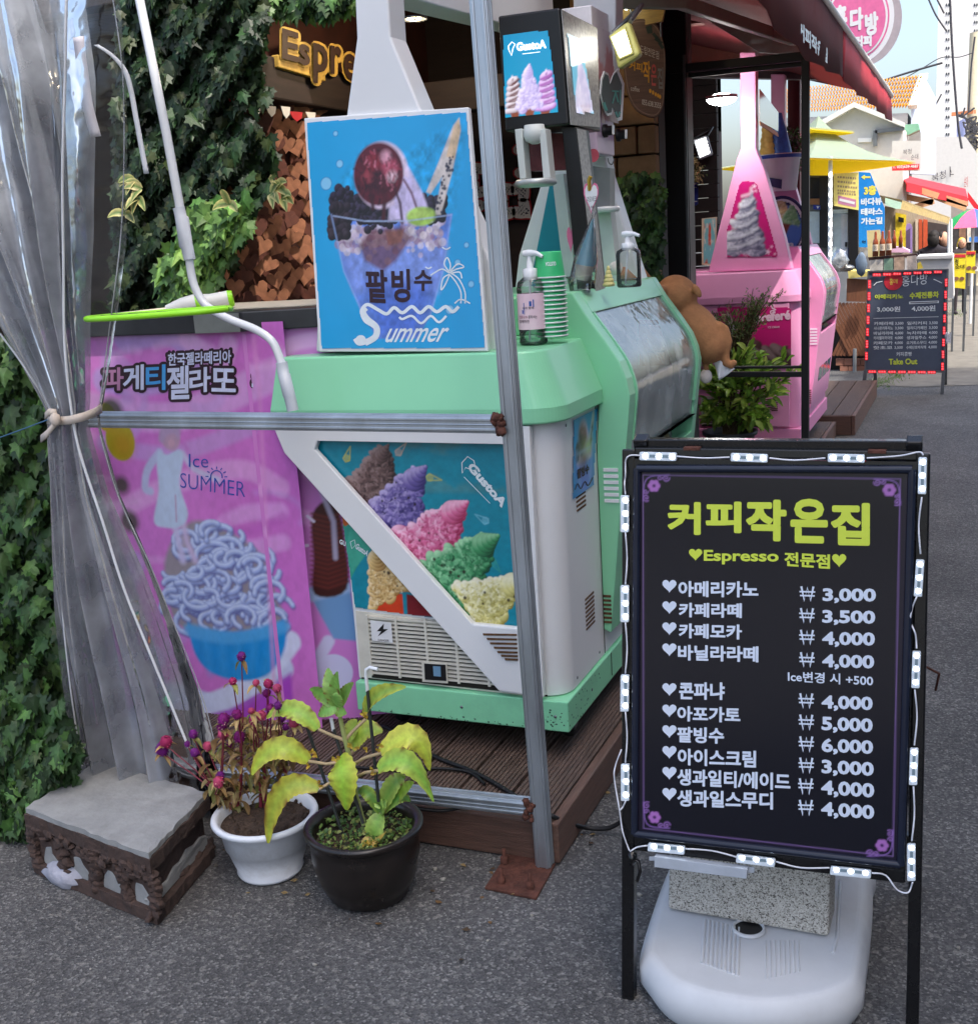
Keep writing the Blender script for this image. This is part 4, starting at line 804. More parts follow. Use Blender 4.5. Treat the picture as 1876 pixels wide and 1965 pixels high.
mb = MB(); mb.prism([V((cx_-.16, 2.893, 1.353)), V((cx_+.0, 2.893, 1.353)), V((cx_+.0, 2.893, 1.408)), V((cx_-.16, 2.893, 1.408))], (0, -.002, 0)); mb.build('bracket', mc('brushed_steel', (150, 154, 150), rough=.3, metal=.7), frz)
mb = MB(); mb.prism([(-2.6, 3.0, 1.412), (-1.9, 3.05, 1.412), (-1.65, 3.2, 1.412), (-1.7, 3.5, 1.412), (-2.6, 3.5, 1.412)], (0, 0, .003)); mb.build('counter_sheet', mc('cream_sheet', (190, 182, 165), rough=.6), frz)
Z5 = lambda x, y: (.4678*x, 590.7+.4678*y)
p = Pic(FZ, [(182, 630), (545, 630), (560, 1470), (182, 1470)], (210, 120, 204), 1.0)
n1 = p.noise(3, 3, 3)
p.put(np.clip((n1-.45)*5, 0, 1), (196, 104, 194), .6)
sw = [((120, 700), (480, 690), 120), ((220, 900), (500, 960), 60)]
for Q, wd, c, a in (([(240, 650), (330, 640), (370, 690), (300, 730), (200, 730)], 40, (184, 150, 214), .9), ([(360, 650), (420, 700), (440, 660)], 30, (222, 170, 222), .8), ([(180, 780), (330, 800), (480, 740), (560, 700)], 46, (214, 160, 218), .85), ([(200, 850), (330, 870), (480, 820)], 26, (196, 150, 214), .8), ([(230, 980), (330, 930), (460, 900), (540, 935)], 30, (222, 160, 220), .85), ([(540, 980), (470, 985), (430, 1010), (470, 1050), (545, 1040)], 26, (220, 158, 222), .85), ([(260, 1080), (230, 1180), (300, 1260)], 40, (180, 150, 214), .7), ([(400, 1010), (480, 1020), (545, 990)], 14, (190, 96, 188), .6), ([(220, 700), (260, 760), (230, 850)], 50, (190, 150, 210), .6)):
    p.line(smooth(Q, 8), wd, c, a, 2)
R = random.Random(12)
for i in range(16):
    x, y = R.uniform(190, 540), R.uniform(640, 1330); a = R.uniform(0, 6.28); r = R.uniform(40, 110); p.line([(x+r*math.cos(a+t)*(1-t*.16), y+r*.6*math.sin(a+t)*(1-t*.16)) for t in np.linspace(0, R.uniform(1.5, 4.5), 16)], R.uniform(5, 16), R.choice([(228, 176, 228), (196, 96, 190), (188, 160, 220), (222, 150, 216)]), R.uniform(.3, .6), 2)
p.line(smooth([(240, 1400), (330, 1330), (430, 1350), (545, 1280)], 8), 36, (200, 208, 240), .95, 1.5); p.poly([(230, 1450), (300, 1360), (440, 1360), (560, 1290), (570, 1480), (230, 1480)], (170, 70, 196), 2, .9); p.line(smooth([(300, 1345), (400, 1350), (500, 1300), (560, 1230)], 8), 34, (214, 220, 246), .95, 1.5)
for x, y, r in ((232, 845, 28), (205, 800, 20)): p.disc((x, y), r, (176, 160, 40), ry=r*1.15); p.disc((x+6, y+8), r*.7, (196, 120, 40), .45, 6)
for x, y, r in ((215, 790, 22), (235, 930, 14), (250, 1000, 18)): p.disc((x, y), r, (58, 66, 44), .9, 3)
# heap of ice cream strands in a blue bowl
p.poly(smooth([(318, 1110), (330, 1040), (370, 1000), (420, 1010), (500, 1060), (530, 1140), (535, 1200), (360, 1210)], 5, True), (150, 140, 150), 2)
R = random.Random(5)
for i in range(120):
    x, y = R.uniform(325, 530), R.uniform(1005, 1195); 
    if not inpoly(x, y, [(320, 1120), (345, 1040), (380, 1000), (430, 1015), (500, 1060), (532, 1150), (535, 1200), (350, 1200)]): continue
    r = R.uniform(16, 34); a0 = R.uniform(0, 6.28); arc = [(x+r*math.cos(a0+t), y+r*.75*math.sin(a0+t)) for t in np.linspace(0, R.uniform(2.2, 4.2), 9)]
    p.line([(a+1, b+3) for a, b in arc], 10.5, (92, 98, 160), .8, 1.2); p.line(arc, 8.5, (158, 176, 226), 1, .8); p.line([(a-.8, b-1.6) for a, b in arc], 3.2, (214, 224, 248), .9, 1.0)
p.poly(smooth([(362, 1196), (380, 1206), (450, 1212), (520, 1202), (546, 1190), (548, 1240), (520, 1290), (470, 1306), (410, 1292), (376, 1255)], 5, True), (26, 140, 214), 1.5)
p.poly(smooth([(362, 1196), (450, 1212), (546, 1190), (546, 1215), (450, 1235), (368, 1222)], 5, True), (84, 168, 228), 2, .85)
for k in range(5): p.line([(395+k*32, 1225), (405+k*26, 1290)], 9, (70, 164, 230), .5, 4)
# printed figure standing on the heap
sk, dr = (196, 178, 214), (190, 206, 232)
p.line(smooth([(308, 868), (285, 900), (280, 935), (290, 942)], 5), 13, (186, 190, 224), 1, 1.2); p.line(smooth([(352, 870), (375, 900), (420, 920)], 5), 9, (198, 196, 226), .9, 1.5)
p.line([(335, 1000), (345, 1040), (352, 1075)], 12, (200, 190, 226), .9, 2); p.line([(350, 990), (360, 1040), (376, 1075)], 11, (206, 186, 222), .9, 2)
p.poly(smooth([(306, 866), (322, 872), (345, 862), (353, 880), (346, 930), (362, 985), (348, 1010), (320, 1012), (297, 1000), (306, 940), (302, 890)], 5, True), dr, 1.2)
p.disc((328, 838), 18, (186, 150, 176), 1, 1.2, 21); p.poly(smooth([(306, 842), (312, 818), (330, 812), (346, 822), (344, 842), (335, 832), (322, 836), (314, 850)], 5, True), (176, 150, 186), 1.5); p.disc((330, 850), 6, (200, 156, 176), .8)
p.line([(338, 950), (340, 1000)], 2.5, (176, 110, 160), .7)
p.line([(530, 1380), (500, 760), (487, 640)], 5, (222, 150, 210), .7, 2)
p.grain(.10, 60, 7); p.build('printed_front', frz, off=.004)
p2 = Pic(F2, [(488, 630), (640, 630), (700, 1400), (545, 1400)], (206, 128, 206), 1.0)
for Q, wd, c, a in (([(500, 700), (560, 660), (620, 650)], 30, (222, 170, 224), .9), ([(505, 940), (560, 900), (640, 930)], 26, (222, 160, 220), .85), ([(520, 1020), (580, 990), (650, 1040)], 30, (222, 160, 222), .85), ([(535, 1150), (600, 1130), (660, 1180)], 24, (190, 150, 214), .7)): p2.line(smooth(Q, 8), wd, c, a, 2)
p2.line(smooth([(560, 1400), (575, 1330), (630, 1230)], 8), 26, (206, 210, 242), .95, 1.5); p2.disc((640, 1290), 40, (206, 210, 242), .95); p2.disc((520, 830), 18, (196, 186, 50), ry=34)
p2.poly([(588, 1130), (668, 1110), (690, 1230), (640, 1225)], (112, 158, 206), 1.5); p2.poly([(588, 1130), (668, 1110), (676, 1135), (594, 1155)], (168, 196, 230), 2, .9)
p2.poly(smooth([(600, 985), (640, 960), (660, 1030), (665, 1130), (604, 1140), (602, 1070)], 5, True), (62, 22, 22), 1.5)
for i in range(16): p2.line([(598, 985+i*9), (630, 993+i*9), (668, 980+i*9)], 5, (112, 44, 40), .8, 1.5)
p2.line([(612, 930), (640, 1000), (644, 1070)], 10, (196, 190, 216), .8, 1.5)
for q in (((590, 990), (602, 1000)), ((566, 1050), (590, 1046)), ((590, 1275), (600, 1290))): p2.line(q, 6, (226, 220, 244), 1)
p2.build('printed_side', frz, off=.004)
ZB = lambda x, y: ((100+.4797*x)/1.5235, (950+.4797*y)/1.5235)   # detail crop of the lettering
def lt(mb, s, BL, BR, TLy, pl, zf, bold, off): text(mb, s, pl, zf(*BL), zf(*BR), zf(BL[0], TLy), off, bold)
FR = (('한국젤라떼리아', (815, 250), (1200, 232), 172), ('파', (415, 400), (545, 398), 260), ('게', (540, 405), (668, 395), 250), ('티', (680, 400), (800, 395), 245), ('젤', (808, 455), (945, 450), 252), ('라', (945, 420), (1075, 405), 268), ('또', (1080, 405), (1228, 410), 262))
mb = MB()
for s, a, b, t in FR: lt(mb, s, (a[0]-17, a[1]+17), (b[0]+17, b[1]+17), t-17, FZ, ZB, .15, .0052)
Zs = ZB; lt(mb, '스', (1312, 385), (1440, 395), 220, F2, ZB, .16, .0052); lt(mb, '파', (1445, 360), (1560, 360), 240, F2, ZB, .16, .0052)
mb.build('lettering_outline', mc('dark_plum', (44, 18, 34), rough=.4), frz)
mb = MB()
for s, a, b, t in FR:
    if s not in '파티': lt(mb, s, a, b, t, FZ, ZB, .025, .0064)
lt(mb, '스', (1325, 378), (1435, 384), 235, F2, ZB, .03, .0064); mb.build('lettering', mc('pale_lilac', (206, 212, 238), rough=.4), frz)
mb = MB(); lt(mb, '티', (680, 400), (800, 395), 245, FZ, ZB, .025, .0064); mb.build('lettering', mc('sky_blue', (70, 160, 226), rough=.4), frz)
mb = MB(); lt(mb, '파', (415, 400), (545, 398), 260, FZ, ZB, .025, .0064); mb.build('lettering', mc('dull_pink', (176, 122, 160), rough=.4), frz)
mb = MB(); lt(mb, 'Ice', (942, 865), (1060, 870), 785, FZ, ZB, -.005, .0058); lt(mb, 'SUMMER', (890, 990), (1285, 1050), 900, FZ, ZB, -.012, .0058)
sun_ = [(1085+35*math.cos(t)+25, 925-38*math.sin(t)) for t in np.linspace(-.2, 3.3, 12)]; stroke(mb, FZ, [ZB(*q) for q in sun_], 2.2, .0058)
for t in np.linspace(0, 3.1, 7): stroke(mb, FZ, [ZB(1110+48*math.cos(t), 925-48*math.sin(t)), ZB(1110+66*math.cos(t), 925-62*math.sin(t))], 2.0, .0058)
mb.build('handwriting', mc('blue_marker', (52, 84, 176), rough=.5), frz)
# electric swatter on the counter
sw = thing('insect_swatter', 'lime rimmed electric insect swatter with white handle lying on the freezer counter', 'swatter', (-2.3, 2.98, 1.415))
c = pz(302, 602, 1.440); ri = [c+V((.205*math.cos(t), .10*math.sin(t), .004*math.cos(t))) for t in np.linspace(0, 2*math.pi, 40)]
mb = MB(); mb.tube(ri, .0075, 8, False); mb.build('rim', mc('lime_plastic', (150, 226, 40), rough=.35, var=.04), sw)
mb = MB()
for k in range(-8, 9): x = k*.024; h = .098*math.sqrt(max(0, 1-(x/.205)**2)); mb.tube([c+V((x, -h, 0)), c+V((x, h, 0))], .0012, 4)
for k in range(-4, 5): y = k*.022; h = .2*math.sqrt(max(0, 1-(y/.1)**2)); mb.tube([c+V((-h, y, .001)), c+V((h, y, .001))], .0012, 4)
mb.build('mesh', mc('dark_mesh', (40, 44, 40), rough=.4), sw)
hb = py(350, 590, 3.02); he = py(446, 572, 3.10)
mb = MB(); d = (he-hb).normalized(); mb.tube([hb-d*.05, hb, hb+d*.04, hb+d*.09, he-d*.01, he], [.016, .030, .034, .026, .026, .022], 12); mb.build('handle', mc('white_plastic', (220, 222, 218), rough=.35, var=.04), sw)
mb = MB(); mb.tube([hb+d*.045, hb+d*.06], [.0345, .0325], 14); mb.tube([he-d*.012, he+d*.002], [.0275, .024], 14); mb.build('handle_ring', MATS['lime_plastic'], sw)
# ================================================================ the two gelato kiosks (same model, mint and pink)
KF = PY(2.88)
G6 = lambda x, y: (492.3+.4176*x, 623.6+.4176*y)
PNL = [(1054, 561), (1097, 561), (1110, 582), (1123, 603), (1160, 653), (1188, 694), (1201.5, 727), (1208, 759), (1205, 807), (1201, 852), (1187, 1020), (1172, 1215), (1135, 1195), (1148, 775), (1112, 662), (1060, 661)]
PQ = [py(x, y, 3.28) for x, y in PNL]; FRONT = [(p.x, p.z) for p in PQ[1:12]]
vent_d = mc('dark_slot', (34, 28, 24), rough=.8); rustv = mc('rusty_slot', (92, 66, 44), rough=.9, var=.5, scale=60)
tealp = mc('teal_print', (20, 138, 156), rough=.3, var=.05)
glass = clear_mat('case_glass', (.88, .93, .92), .40, (.74, .84, .81), .012, .12, 3.0)  # pale diffuse haze lightens the pane in place of bright reflections
castm = mc('caster_metal', (120, 124, 128), rough=.35, metal=.8); rubber = mc('black_rubber', (20, 20, 21), rough=.6)
def ring_prism(mb, outer, inner, vec):
    n = len(outer); vec = V(vec); vs = [V(p) for p in outer]+[V(p) for p in inner]; vs += [p+vec for p in vs]; m = 2*n; f = []
    for i in range(n):
        j = (i+1) % n; f += [(i, j, n+j, n+i), (m+i, m+n+i, m+n+j, m+j), (i, m+i, m+j, j), (n+i, n+j, m+n+j, m+n+i)]
    mb.add(vs, f)
def kiosk(name, label, D, upper, body, base, trim, first):
    """D shifts the whole kiosk from where the mint one stands"""
    D = V(D); t = thing(name, label, 'ice cream kiosk', V((-1.4, 3.0, DECKZ))+D)
    def P(x, y, Y=2.88): return py(x, y, Y)+D                      # measured on the mint kiosk
    def B(mb, nm, m, **k): mb.v = [tuple(V(v)+D) for v in mb.v]; return mb.build(nm, m, t, **k)
    mb = MB(); mb.box((-1.70, 2.88, .20), (-1.02, 4.32, .292)); B(mb, 'plinth', base, bevel=.004)
    for x, y in ((-1.62, 3.0), (-1.075, 3.02), (-1.62, 4.2), (-1.08, 4.2)):
        mb = MB(); mb.box((x-.045, y-.035, .194), (x+.045, y+.035, .199)); mb.bar((x-.02, y, .195), (x-.02, y+.02, .15), .006, .03); mb.bar((x+.02, y, .195), (x+.02, y+.02, .15), .006, .03); mb.cur = 1; mb.lathe([(0, -.013), (.030, -.013), (.033, 0), (.030, .013), (0, .013)], (x, y+.02, .150), 18, (1, 0, 0)); B(mb, 'caster', [castm, rubber])
    arc = [(-1.10+.07*math.sin(a), 2.975-.07*math.cos(a)) for a in np.linspace(0, math.pi/2, 18)]
    mb = MB(); mb.prism([(x, y, .294) for x, y in [(-1.70, 2.905)]+arc+[(-1.03, 4.28), (-1.70, 4.28)]], (0, 0, .786)); B(mb, 'body', body, bevel=.004)
    # overhanging upper block with sloping right shoulder
    lo = [(-1.895, 2.865), (-1.11, 2.865)]+[(-1.11+.105*math.sin(a), 2.97-.105*math.cos(a)) for a in np.linspace(.15, math.pi/2, 15)]+[(-1.005, 3.279), (-1.895, 3.279)]
    hi = [(-1.872, 2.895), (-1.15, 2.895)]+[(-1.15+.085*math.sin(a), 2.98-.085*math.cos(a)) for a in np.linspace(.15, math.pi/2, 15)]+[(-1.065, 3.279), (-1.872, 3.279)]
    n = len(lo); mb = MB(); mb.add([(x, y, 1.082) for x, y in lo]+[(x, y, 1.125) for x, y in lo]+[(x, y, 1.275) for x, y in hi], [list(range(n))[::-1], list(range(2*n, 3*n))]+[(k*n+i, k*n+(i+1) % n, (k+1)*n+(i+1) % n, (k+1)*n+i) for k in range(2) for i in range(n)]); B(mb, 'upper_housing', upper, bevel=.006)
    mb = MB(); mb.box((-1.88, 3.281, 1.082), (-1.16, 4.27, 1.285)); mb.box((-1.60, 3.30, 1.286), (-1.16, 4.26, 1.40)); B(mb, 'rear_housing', upper, bevel=.006)
    # display case: end panels, top, front with curved glass
    mb = MB(); mb.prism(PQ, (0, .07, 0)); B(mb, 'end_panel', upper, bevel=.004)
    mb = MB(); mb.prism([p+V((0, .93, 0)) for p in PQ], (0, .06, 0)); B(mb, 'end_panel', upper, bevel=.004)
    F = FRONT; sm = smooth(F, 4); out = [V((x, 0, z)) for x, z in sm]
    cut = lambda z0, z1: [p for p in out if z0 <= p.z <= z1]
    mb = MB(); q = [V((F[0][0]-.34, 0, F[0][1]))]+cut(1.33, 1.42)+[V((F[0][0]-.34, 0, 1.36))]; mb.prism([p+V((0, 3.35, .0)) for p in q], (0, .86, 0)); B(mb, 'top_frame', upper, bevel=.004)
    mb = MB(); q = cut(.35, .90); q = q+[p-V((.03, 0, 0)) for p in q[::-1]]; mb.prism([p+V((0, 3.35, 0)) for p in q], (0, .86, 0)); B(mb, 'lower_front', upper)
    lip = [p for p in out if .892 <= p.z <= .955]; mb = MB(); q = [p+V((.012, 0, 0)) for p in lip]+[p-V((.02, 0, 0)) for p in lip[::-1]]; mb.prism([p+V((0, 3.345, 0)) for p in q], (0, .87, 0)); B(mb, 'trim_strip', trim, bevel=.003)
    g = cut(.90, 1.36); mb = MB()
    for yk in range(1): mb.strip([p+V((-.008, 3.35, 0)) for p in g], [p+V((-.008, 4.215, 0)) for p in g])
    B(mb, 'curved_glass', glass)
    mb = MB(); cut2 = [p+V((.003, 0, 0)) for p in out if .91 <= p.z <= 1.35]                 # inner frame edge
    for yy in (3.352, 4.20): mb.strip([p+V((0, yy, 0)) for p in cut2], [p+V((0, yy+.014, 0)) for p in cut2]); mb.strip([p+V((0, yy, 0)) for p in cut2], [p+V((-.02, yy, 0)) for p in cut2]); mb.strip([p+V((0, yy+.014, 0)) for p in cut2], [p+V((-.02, yy+.014, 0)) for p in cut2])
    B(mb, 'glass_gasket', upper)
    mb = MB(); mb.box((-1.16, 3.35, .62), (-1.15, 4.21, 1.39)); mb.box((-1.15, 3.35, .70), (-.99, 4.21, .72)); B(mb, 'case_lining', mc('case_lining', (190, 216, 206), rough=.4))
    for i, c in enumerate(((150, 120, 80), (120, 128, 128), (150, 158, 150), (164, 130, 140), (120, 130, 120), (170, 160, 120))):
        y0 = 3.37+i*.137; mb = MB(); mb.box((-1.13, y0, .722), (-1.0, y0+.12, .82)); mb.cur = 1
        for k in range(14): mb.ell((-1.065+random.uniform(-.045, .045), y0+.06+random.uniform(-.04, .04), .83), random.uniform(.018, .032), 8, 6, .15)
        B(mb, 'gelato_tub', [mc('tub_steel', (120, 130, 130), rough=.3, metal=.8), mc('gelato_%d' % i, c, rough=.6)])
    mb = MB()
    for k in range(3):
        y = 3.52+k*.24; mb.strip([p+V((.002, y, 0)) for p in cut(.45, .62)], [p+V((.002, y+.20, 0)) for p in cut(.45, .62)])
    B(mb, 'lower_window', mc('dark_glass', (70, 110, 120), rough=.1))
    # white brace frame over the printed front
    O = [P(*q) for q in ((524, 797), (1043, 797), (1052, 1338), (961, 1326), (548, 868))]; I = [P(*q) for q in ((612, 845), (989, 852), (1002, 1204), (908, 1195), (607, 862))]
    O[0].z = O[1].z = 1.079+D.z; O[1].x = O[2].x = -1.088+D.x
    mb = MB(); ring_prism(mb, O, I, (0, -.022, 0)); mb.v = [tuple(V(v)+V((0, .012, 0))) for v in mb.v]; mb.build('brace_frame', body, t, .005, 3)
    mb = MB()
    for k, (a, b, y) in enumerate(((1040, 1195, 1422), (1058, 1196, 1443), (1072, 1197, 1463), (1090, 1198, 1483), (1106, 1199, 1503), (1123, 1200, 1520), (1140, 1201, 1536))): mb.prism([P(*G6(*q), 2.868) for q in ((a, y-5), (b, y-2), (b, y+6), (a+3, y+4))], (0, -.003, 0))
    mb.build('vent_slots', rustv, t)
    mb = MB(); mb.prism([P(*q, 2.904) for q in ((684, 1172), (1010, 1208), (1010, 1334), (694, 1298))], (0, -.006, 0)); mb.build('grille_frame', mc('cream_plastic', (206, 204, 192), rough=.5, dirt=.2, dirtc=(.3, .28, .24)) if first else body, t)
    mb = MB(); mb.prism([P(*q, 2.8975) for q in ((704, 1192), (1000, 1222), (1000, 1330), (714, 1300))], (0, -.002, 0)); mb.build('grille_recess', vent_d, t)
    mb = MB()
    a, b = P(706, 1190, 2.894), P(1000, 1318, 2.894)
    for i in range(15): z = .498+D.z-i*.0125; mb.bar((a.x, a.y, z), (b.x, a.y-.001, z), .014, .0062)
    for k in range(6): x = a.x+(b.x-a.x)*k/5; mb.bar((x, a.y-.006, .505+D.z), (x, a.y-.006, .315+D.z), .006, .008)
    mb.build('grille', MATS.get('cream_plastic'), t)
    mb = MB(); mb.prism([P(*G6(*q), 2.884) for q in ((760, 1548), (876, 1556), (880, 1645), (764, 1638))], (0, -.004, 0)); o = mb.build('breaker_box', MATS['cream_plastic'], t)
    mb = MB(); mb.prism([P(*G6(*q), 2.8795) for q in ((770, 1556), (868, 1562), (872, 1636), (774, 1630))], (0, -.001, 0)); mb.build('opening', blackp, o)
    mb = MB(); mb.prism([P(*G6(*q), 2.878) for q in ((812, 1568), (845, 1570), (848, 1615), (815, 1612))], (0, -.003, 0)); mb.build('switch', mc('switch_blue', (110, 150, 180), rough=.4), o)
    mb = MB()                                                       # side vents
    for yy, z0, k_, m in ((3.10, .43, 8, 0), (3.06, .80, 6, 0)):
        for k in range(k_): mb.box((-1.031, yy, z0+k*.013), (-1.0285, yy+.085, z0+k*.013+.006))
    B(mb, 'side_vent', rustv)
    mb = MB()
    for k in range(7): z = .395+k*.014; x = -1.035; mb.box((x-.018, 3.2775, z), (x+.030, 3.2805, z+.007))
    B(mb, 'panel_vent', rustv); mb = MB()
    for k in range(6): z = .78+k*.019; mb.box((-1.013, 3.276, z), (-.968, 3.2805, z+.010))
    B(mb, 'panel_vent', mc('pale_slot', (232, 236, 240), rough=.3))
    # towers: two flared masts joined by a side fascia
    T = [(606, 675), (610, 560), (665, 217), (684, 73), (676, -120), (738, -120), (749, 70), (805, 205), (950, 520), (964, 673)]
    T2 = [(985, 575), (995, 490), (1040, 345), (1085, 225), (1100, 110), (1098, -120), (1182, -120), (1180, 100), (1152, 225), (1166, 335), (1232, 545), (1236, 575)]
    for Y in (2.975, 4.15):
        q = [py(x, y, 2.975)+D for x, y in T] if Y < 3 or not first else [py(x, y, 4.15)+D for x, y in T2]
        if not first: q = [py(x, y, 7.495)+V((0, Y-2.975, 0)) for x, y in ((1358, 522), (1375, 455), (1413, 305), (1421, 285), (1419, 100), (1449, 100), (1450, 285), (1468, 330), (1505, 455), (1519, 516))]
        mb = MB(); mb.prism(q, (0, .10, 0)); mb.build('tower', body, t, .006)
    mb = MB(); mb.prism([(-1.585, 3.076, 2.235), (-1.47, 3.076, 2.235), (-1.40, 4.149, 2.26), (-1.48, 4.149, 2.26)], (0, 0, .38)); B(mb, 'fascia', body, bevel=.004) if first else None
    return t
mint = mat('mint_paint', L((140, 214, 170)), rough=.32, var=.03, scale=3, coat=.15, dirt=.05); mintb = mat('mint_base', L((136, 212, 168)), rough=.35, var=.05, scale=9, dirt=.3, dirtc=(.12, .26, .18))
wht = mat('kiosk_white', L((226, 228, 230)), rough=.30, var=.03, scale=3, coat=.15, dirt=.05, dirtc=(.5, .5, .48))
pink = mat('pink_paint', L((238, 160, 204)), rough=.32, var=.04, scale=3, coat=.1, dirt=.05); pinkd = mat('pink_paint_base', L((234, 152, 198)), rough=.35, var=.05, scale=3)
lipm = mc('grey_tape', (196, 192, 198), rough=.45, var=.12, bump=.3)
KM = kiosk('gelato_kiosk', 'mint green and white gelato kiosk with a curved glass case, behind the steel post', (0, 0, 0), mint, wht, mintb, lipm, True)
PD = V((.035, 4.52, .03))
KP = kiosk('gelato_kiosk', 'pink gelato kiosk with a tall pink tower behind the potted shrub', PD, pink, pink, pinkd, pink, False)

mb = MB()
for x, y, z in ((-1.80, 2.864, 1.10), (-1.2, 2.864, 1.10), (-1.66, 2.8795, .245), (-1.06, 2.8795, .245), (-1.35, 2.8795, .245)): mb.lathe([(0, .002), (.004, .0015), (.005, 0)], (x, y, z), 10, (0, -1, 0))
for y, z in ((3.0, 1.06), (3.2, 1.06), (3.0, .32), (3.22, .32), (3.1, .245), (3.6, .245)): mb.lathe([(0, .002), (.004, .0015), (.005, 0)], (-1.03 if z > .3 else -1.02, y, z), 10, (1, 0, 0))
mb.build('screw', castm, KM)
mb = MB(); mb.box((-1.0285, 3.268, .30), (-1.0275, 3.272, 1.075)); mb.box((-1.69, 2.904, .2935), (-1.09, 2.906, .2985)); mb.box((-1.0185, 3.30, .215), (-1.0175, 3.304, .29)); mb.build('panel_seam', vent_d, KM)
mb = MB()
for i in range(70): x, z = random.choice(((random.gauss(-1.08, .03), random.gauss(.23, .02)), (random.uniform(-1.68, -1.03), .203+abs(random.gauss(0, .006))))); r = random.uniform(.0012, .005); z = min(max(z, .203), .288); mb.add([(min(x+r*math.cos(t*1.2566+i)*random.uniform(.4, 1.2), -1.022), 2.8793, z+r*.7*math.sin(t*1.2566+i)) for t in range(5)], [(0, 1, 2, 3, 4)])
for i in range(40): y, z = random.gauss(3.0, .12), random.uniform(.203, .286); y = max(y, 2.886); r = random.uniform(.001, .004); mb.add([(-1.0193, y+r*math.cos(t*1.2566+i), z+r*math.sin(t*1.2566+i)*random.uniform(.5, 1.5)) for t in range(5)], [(0, 1, 2, 3, 4)])
mb.build('scuffs', mc('scuff_dark', (60, 92, 76), rough=.8), KM)
# ---- prints on the mint kiosk
FP = PY(2.8995)
p = Pic(FP, [(560, 838), (1015, 838), (1015, 1215), (560, 1215)], (18, 134, 156), 1.5)
n2 = p.noise(7, 11, 4); band = p.mask([(700, 838), (1015, 838), (1015, 945), (760, 945)], 3); p.put(band*np.clip((n2-.42)*9, 0, 1), (70, 134, 142), .75)
cone = lambda x, y, a, c: [p.line([(x+r*math.cos(a+q), y+r*math.sin(a+q)) for q, r in ((0, 16), (2.6, 12), (3.2, 15), (3.8, 12), (0, 16))], 1.8, c, .8), p.disc((x-7*math.cos(a), y-7*math.sin(a)), 6, c, .5)]
for x, y, a, c in ((668, 872, -1.3, (210, 200, 70)), (770, 862, -.9, (200, 170, 150)), (832, 918, .2, (190, 190, 90)), (925, 995, -2.6, (120, 190, 210)), (950, 1085, .9, (60, 160, 140))): cone(x, y, a, c)
p.poly([(645, 960), (720, 1010), (690, 1035), (650, 1000)], (196, 96, 40)); p.poly([(645, 985), (662, 1010), (680, 1000), (705, 1035), (690, 1080), (668, 1120)], (50, 150, 130)); p.poly([(672, 1008), (722, 1040), (676, 1098), (664, 1060)], (66, 166, 142), 1)
p.serve((705, 965), (738, 852), 46, (46, 32, 32), (112, 88, 86), (160, 136, 134), 170, .20, 1, .6, 2.0, .26)
p.serve((735, 1035), (808, 892), 60, (40, 34, 92), (112, 98, 168), (196, 184, 226), 260, .16, 2, .9, 1.5, .32)
p.serve((790, 1085), (888, 958), 62, (150, 30, 74), (220, 110, 156), (248, 206, 228), 280, .16, 3, .9, 1.5, .32)
p.serve((845, 1140), (948, 1022), 62, (14, 66, 44), (64, 150, 96), (170, 222, 176), 280, .16, 4, .9, 1.5, .32)
p.serve((905, 1175), (1005, 1110), 52, (140, 128, 50), (224, 216, 140), (248, 246, 226), 240, .17, 5, .9, 1.4, .4)
p.poly([(708, 1132), (772, 1140), (775, 1180), (716, 1180)], (206, 62, 30)); p.poly([(780, 1140), (830, 1150), (845, 1185), (782, 1180)], (120, 26, 36)); p.serve((760, 1140), (715, 1060), 46, (150, 100, 40), (230, 196, 130), (250, 238, 206), 220, .17, 6, .8, 1.4, .4)
for i in range(26): q = random.choice([(760, 1105), (820, 1020), (860, 1090), (760, 970), (940, 1160)]); p.disc((q[0]+random.gauss(0, 26), q[1]+random.gauss(0, 20)), random.uniform(1.2, 3), (40, 26, 24), .9)
p.grain(.16, 50, 3); p.build('printed_panel', KM, clip=[(556, 842), (1012, 850), (1010, 1206), (815, 1184), (681, 1166), (643, 905)])
mb = MB()
text(mb, 'GustoA', FP, (895, 897), (962, 975), (908, 886), .002, .05); mb2 = [(897, 876), (909, 884), (914, 905), (893, 897), (887, 908), (886, 888)]; stroke(mb, FP, mb2, 2, .002, True); stroke(mb, FP, [(890, 915), (940, 966)], 1.2, .002)
text(mb, 'GustoA', FP, (681, 1052), (704, 1068), (685, 1042), .002, .04); stroke(mb, FP, [(672, 1040), (680, 1036), (682, 1046), (675, 1053), (672, 1040)], 1.4, .002); text(mb, 'GU', FP, (651, 1043), (663, 1049), (652, 1034), .002, .04)
mb.build('lettering', mc('white_print', (222, 232, 236), rough=.35), KM)
mb = MB(); shape(mb, PY(2.881), [G6(*q) for q in ((522, 1356), (618, 1368), (626, 1462), (530, 1450))], .0); mb.build('sticker', mc('sticker_white', (220, 222, 224), rough=.4), KM)
mb = MB(); shape(mb, PY(2.881), [G6(*q) for q in ((585, 1372), (552, 1408), (572, 1408), (556, 1432), (604, 1398), (582, 1398))], .001); text(mb, 'DANGER', PY(2.881), G6(558, 1452), G6(608, 1456), G6(558, 1443), .001, .01); mb.build('warning_lettering', blackp, KM)
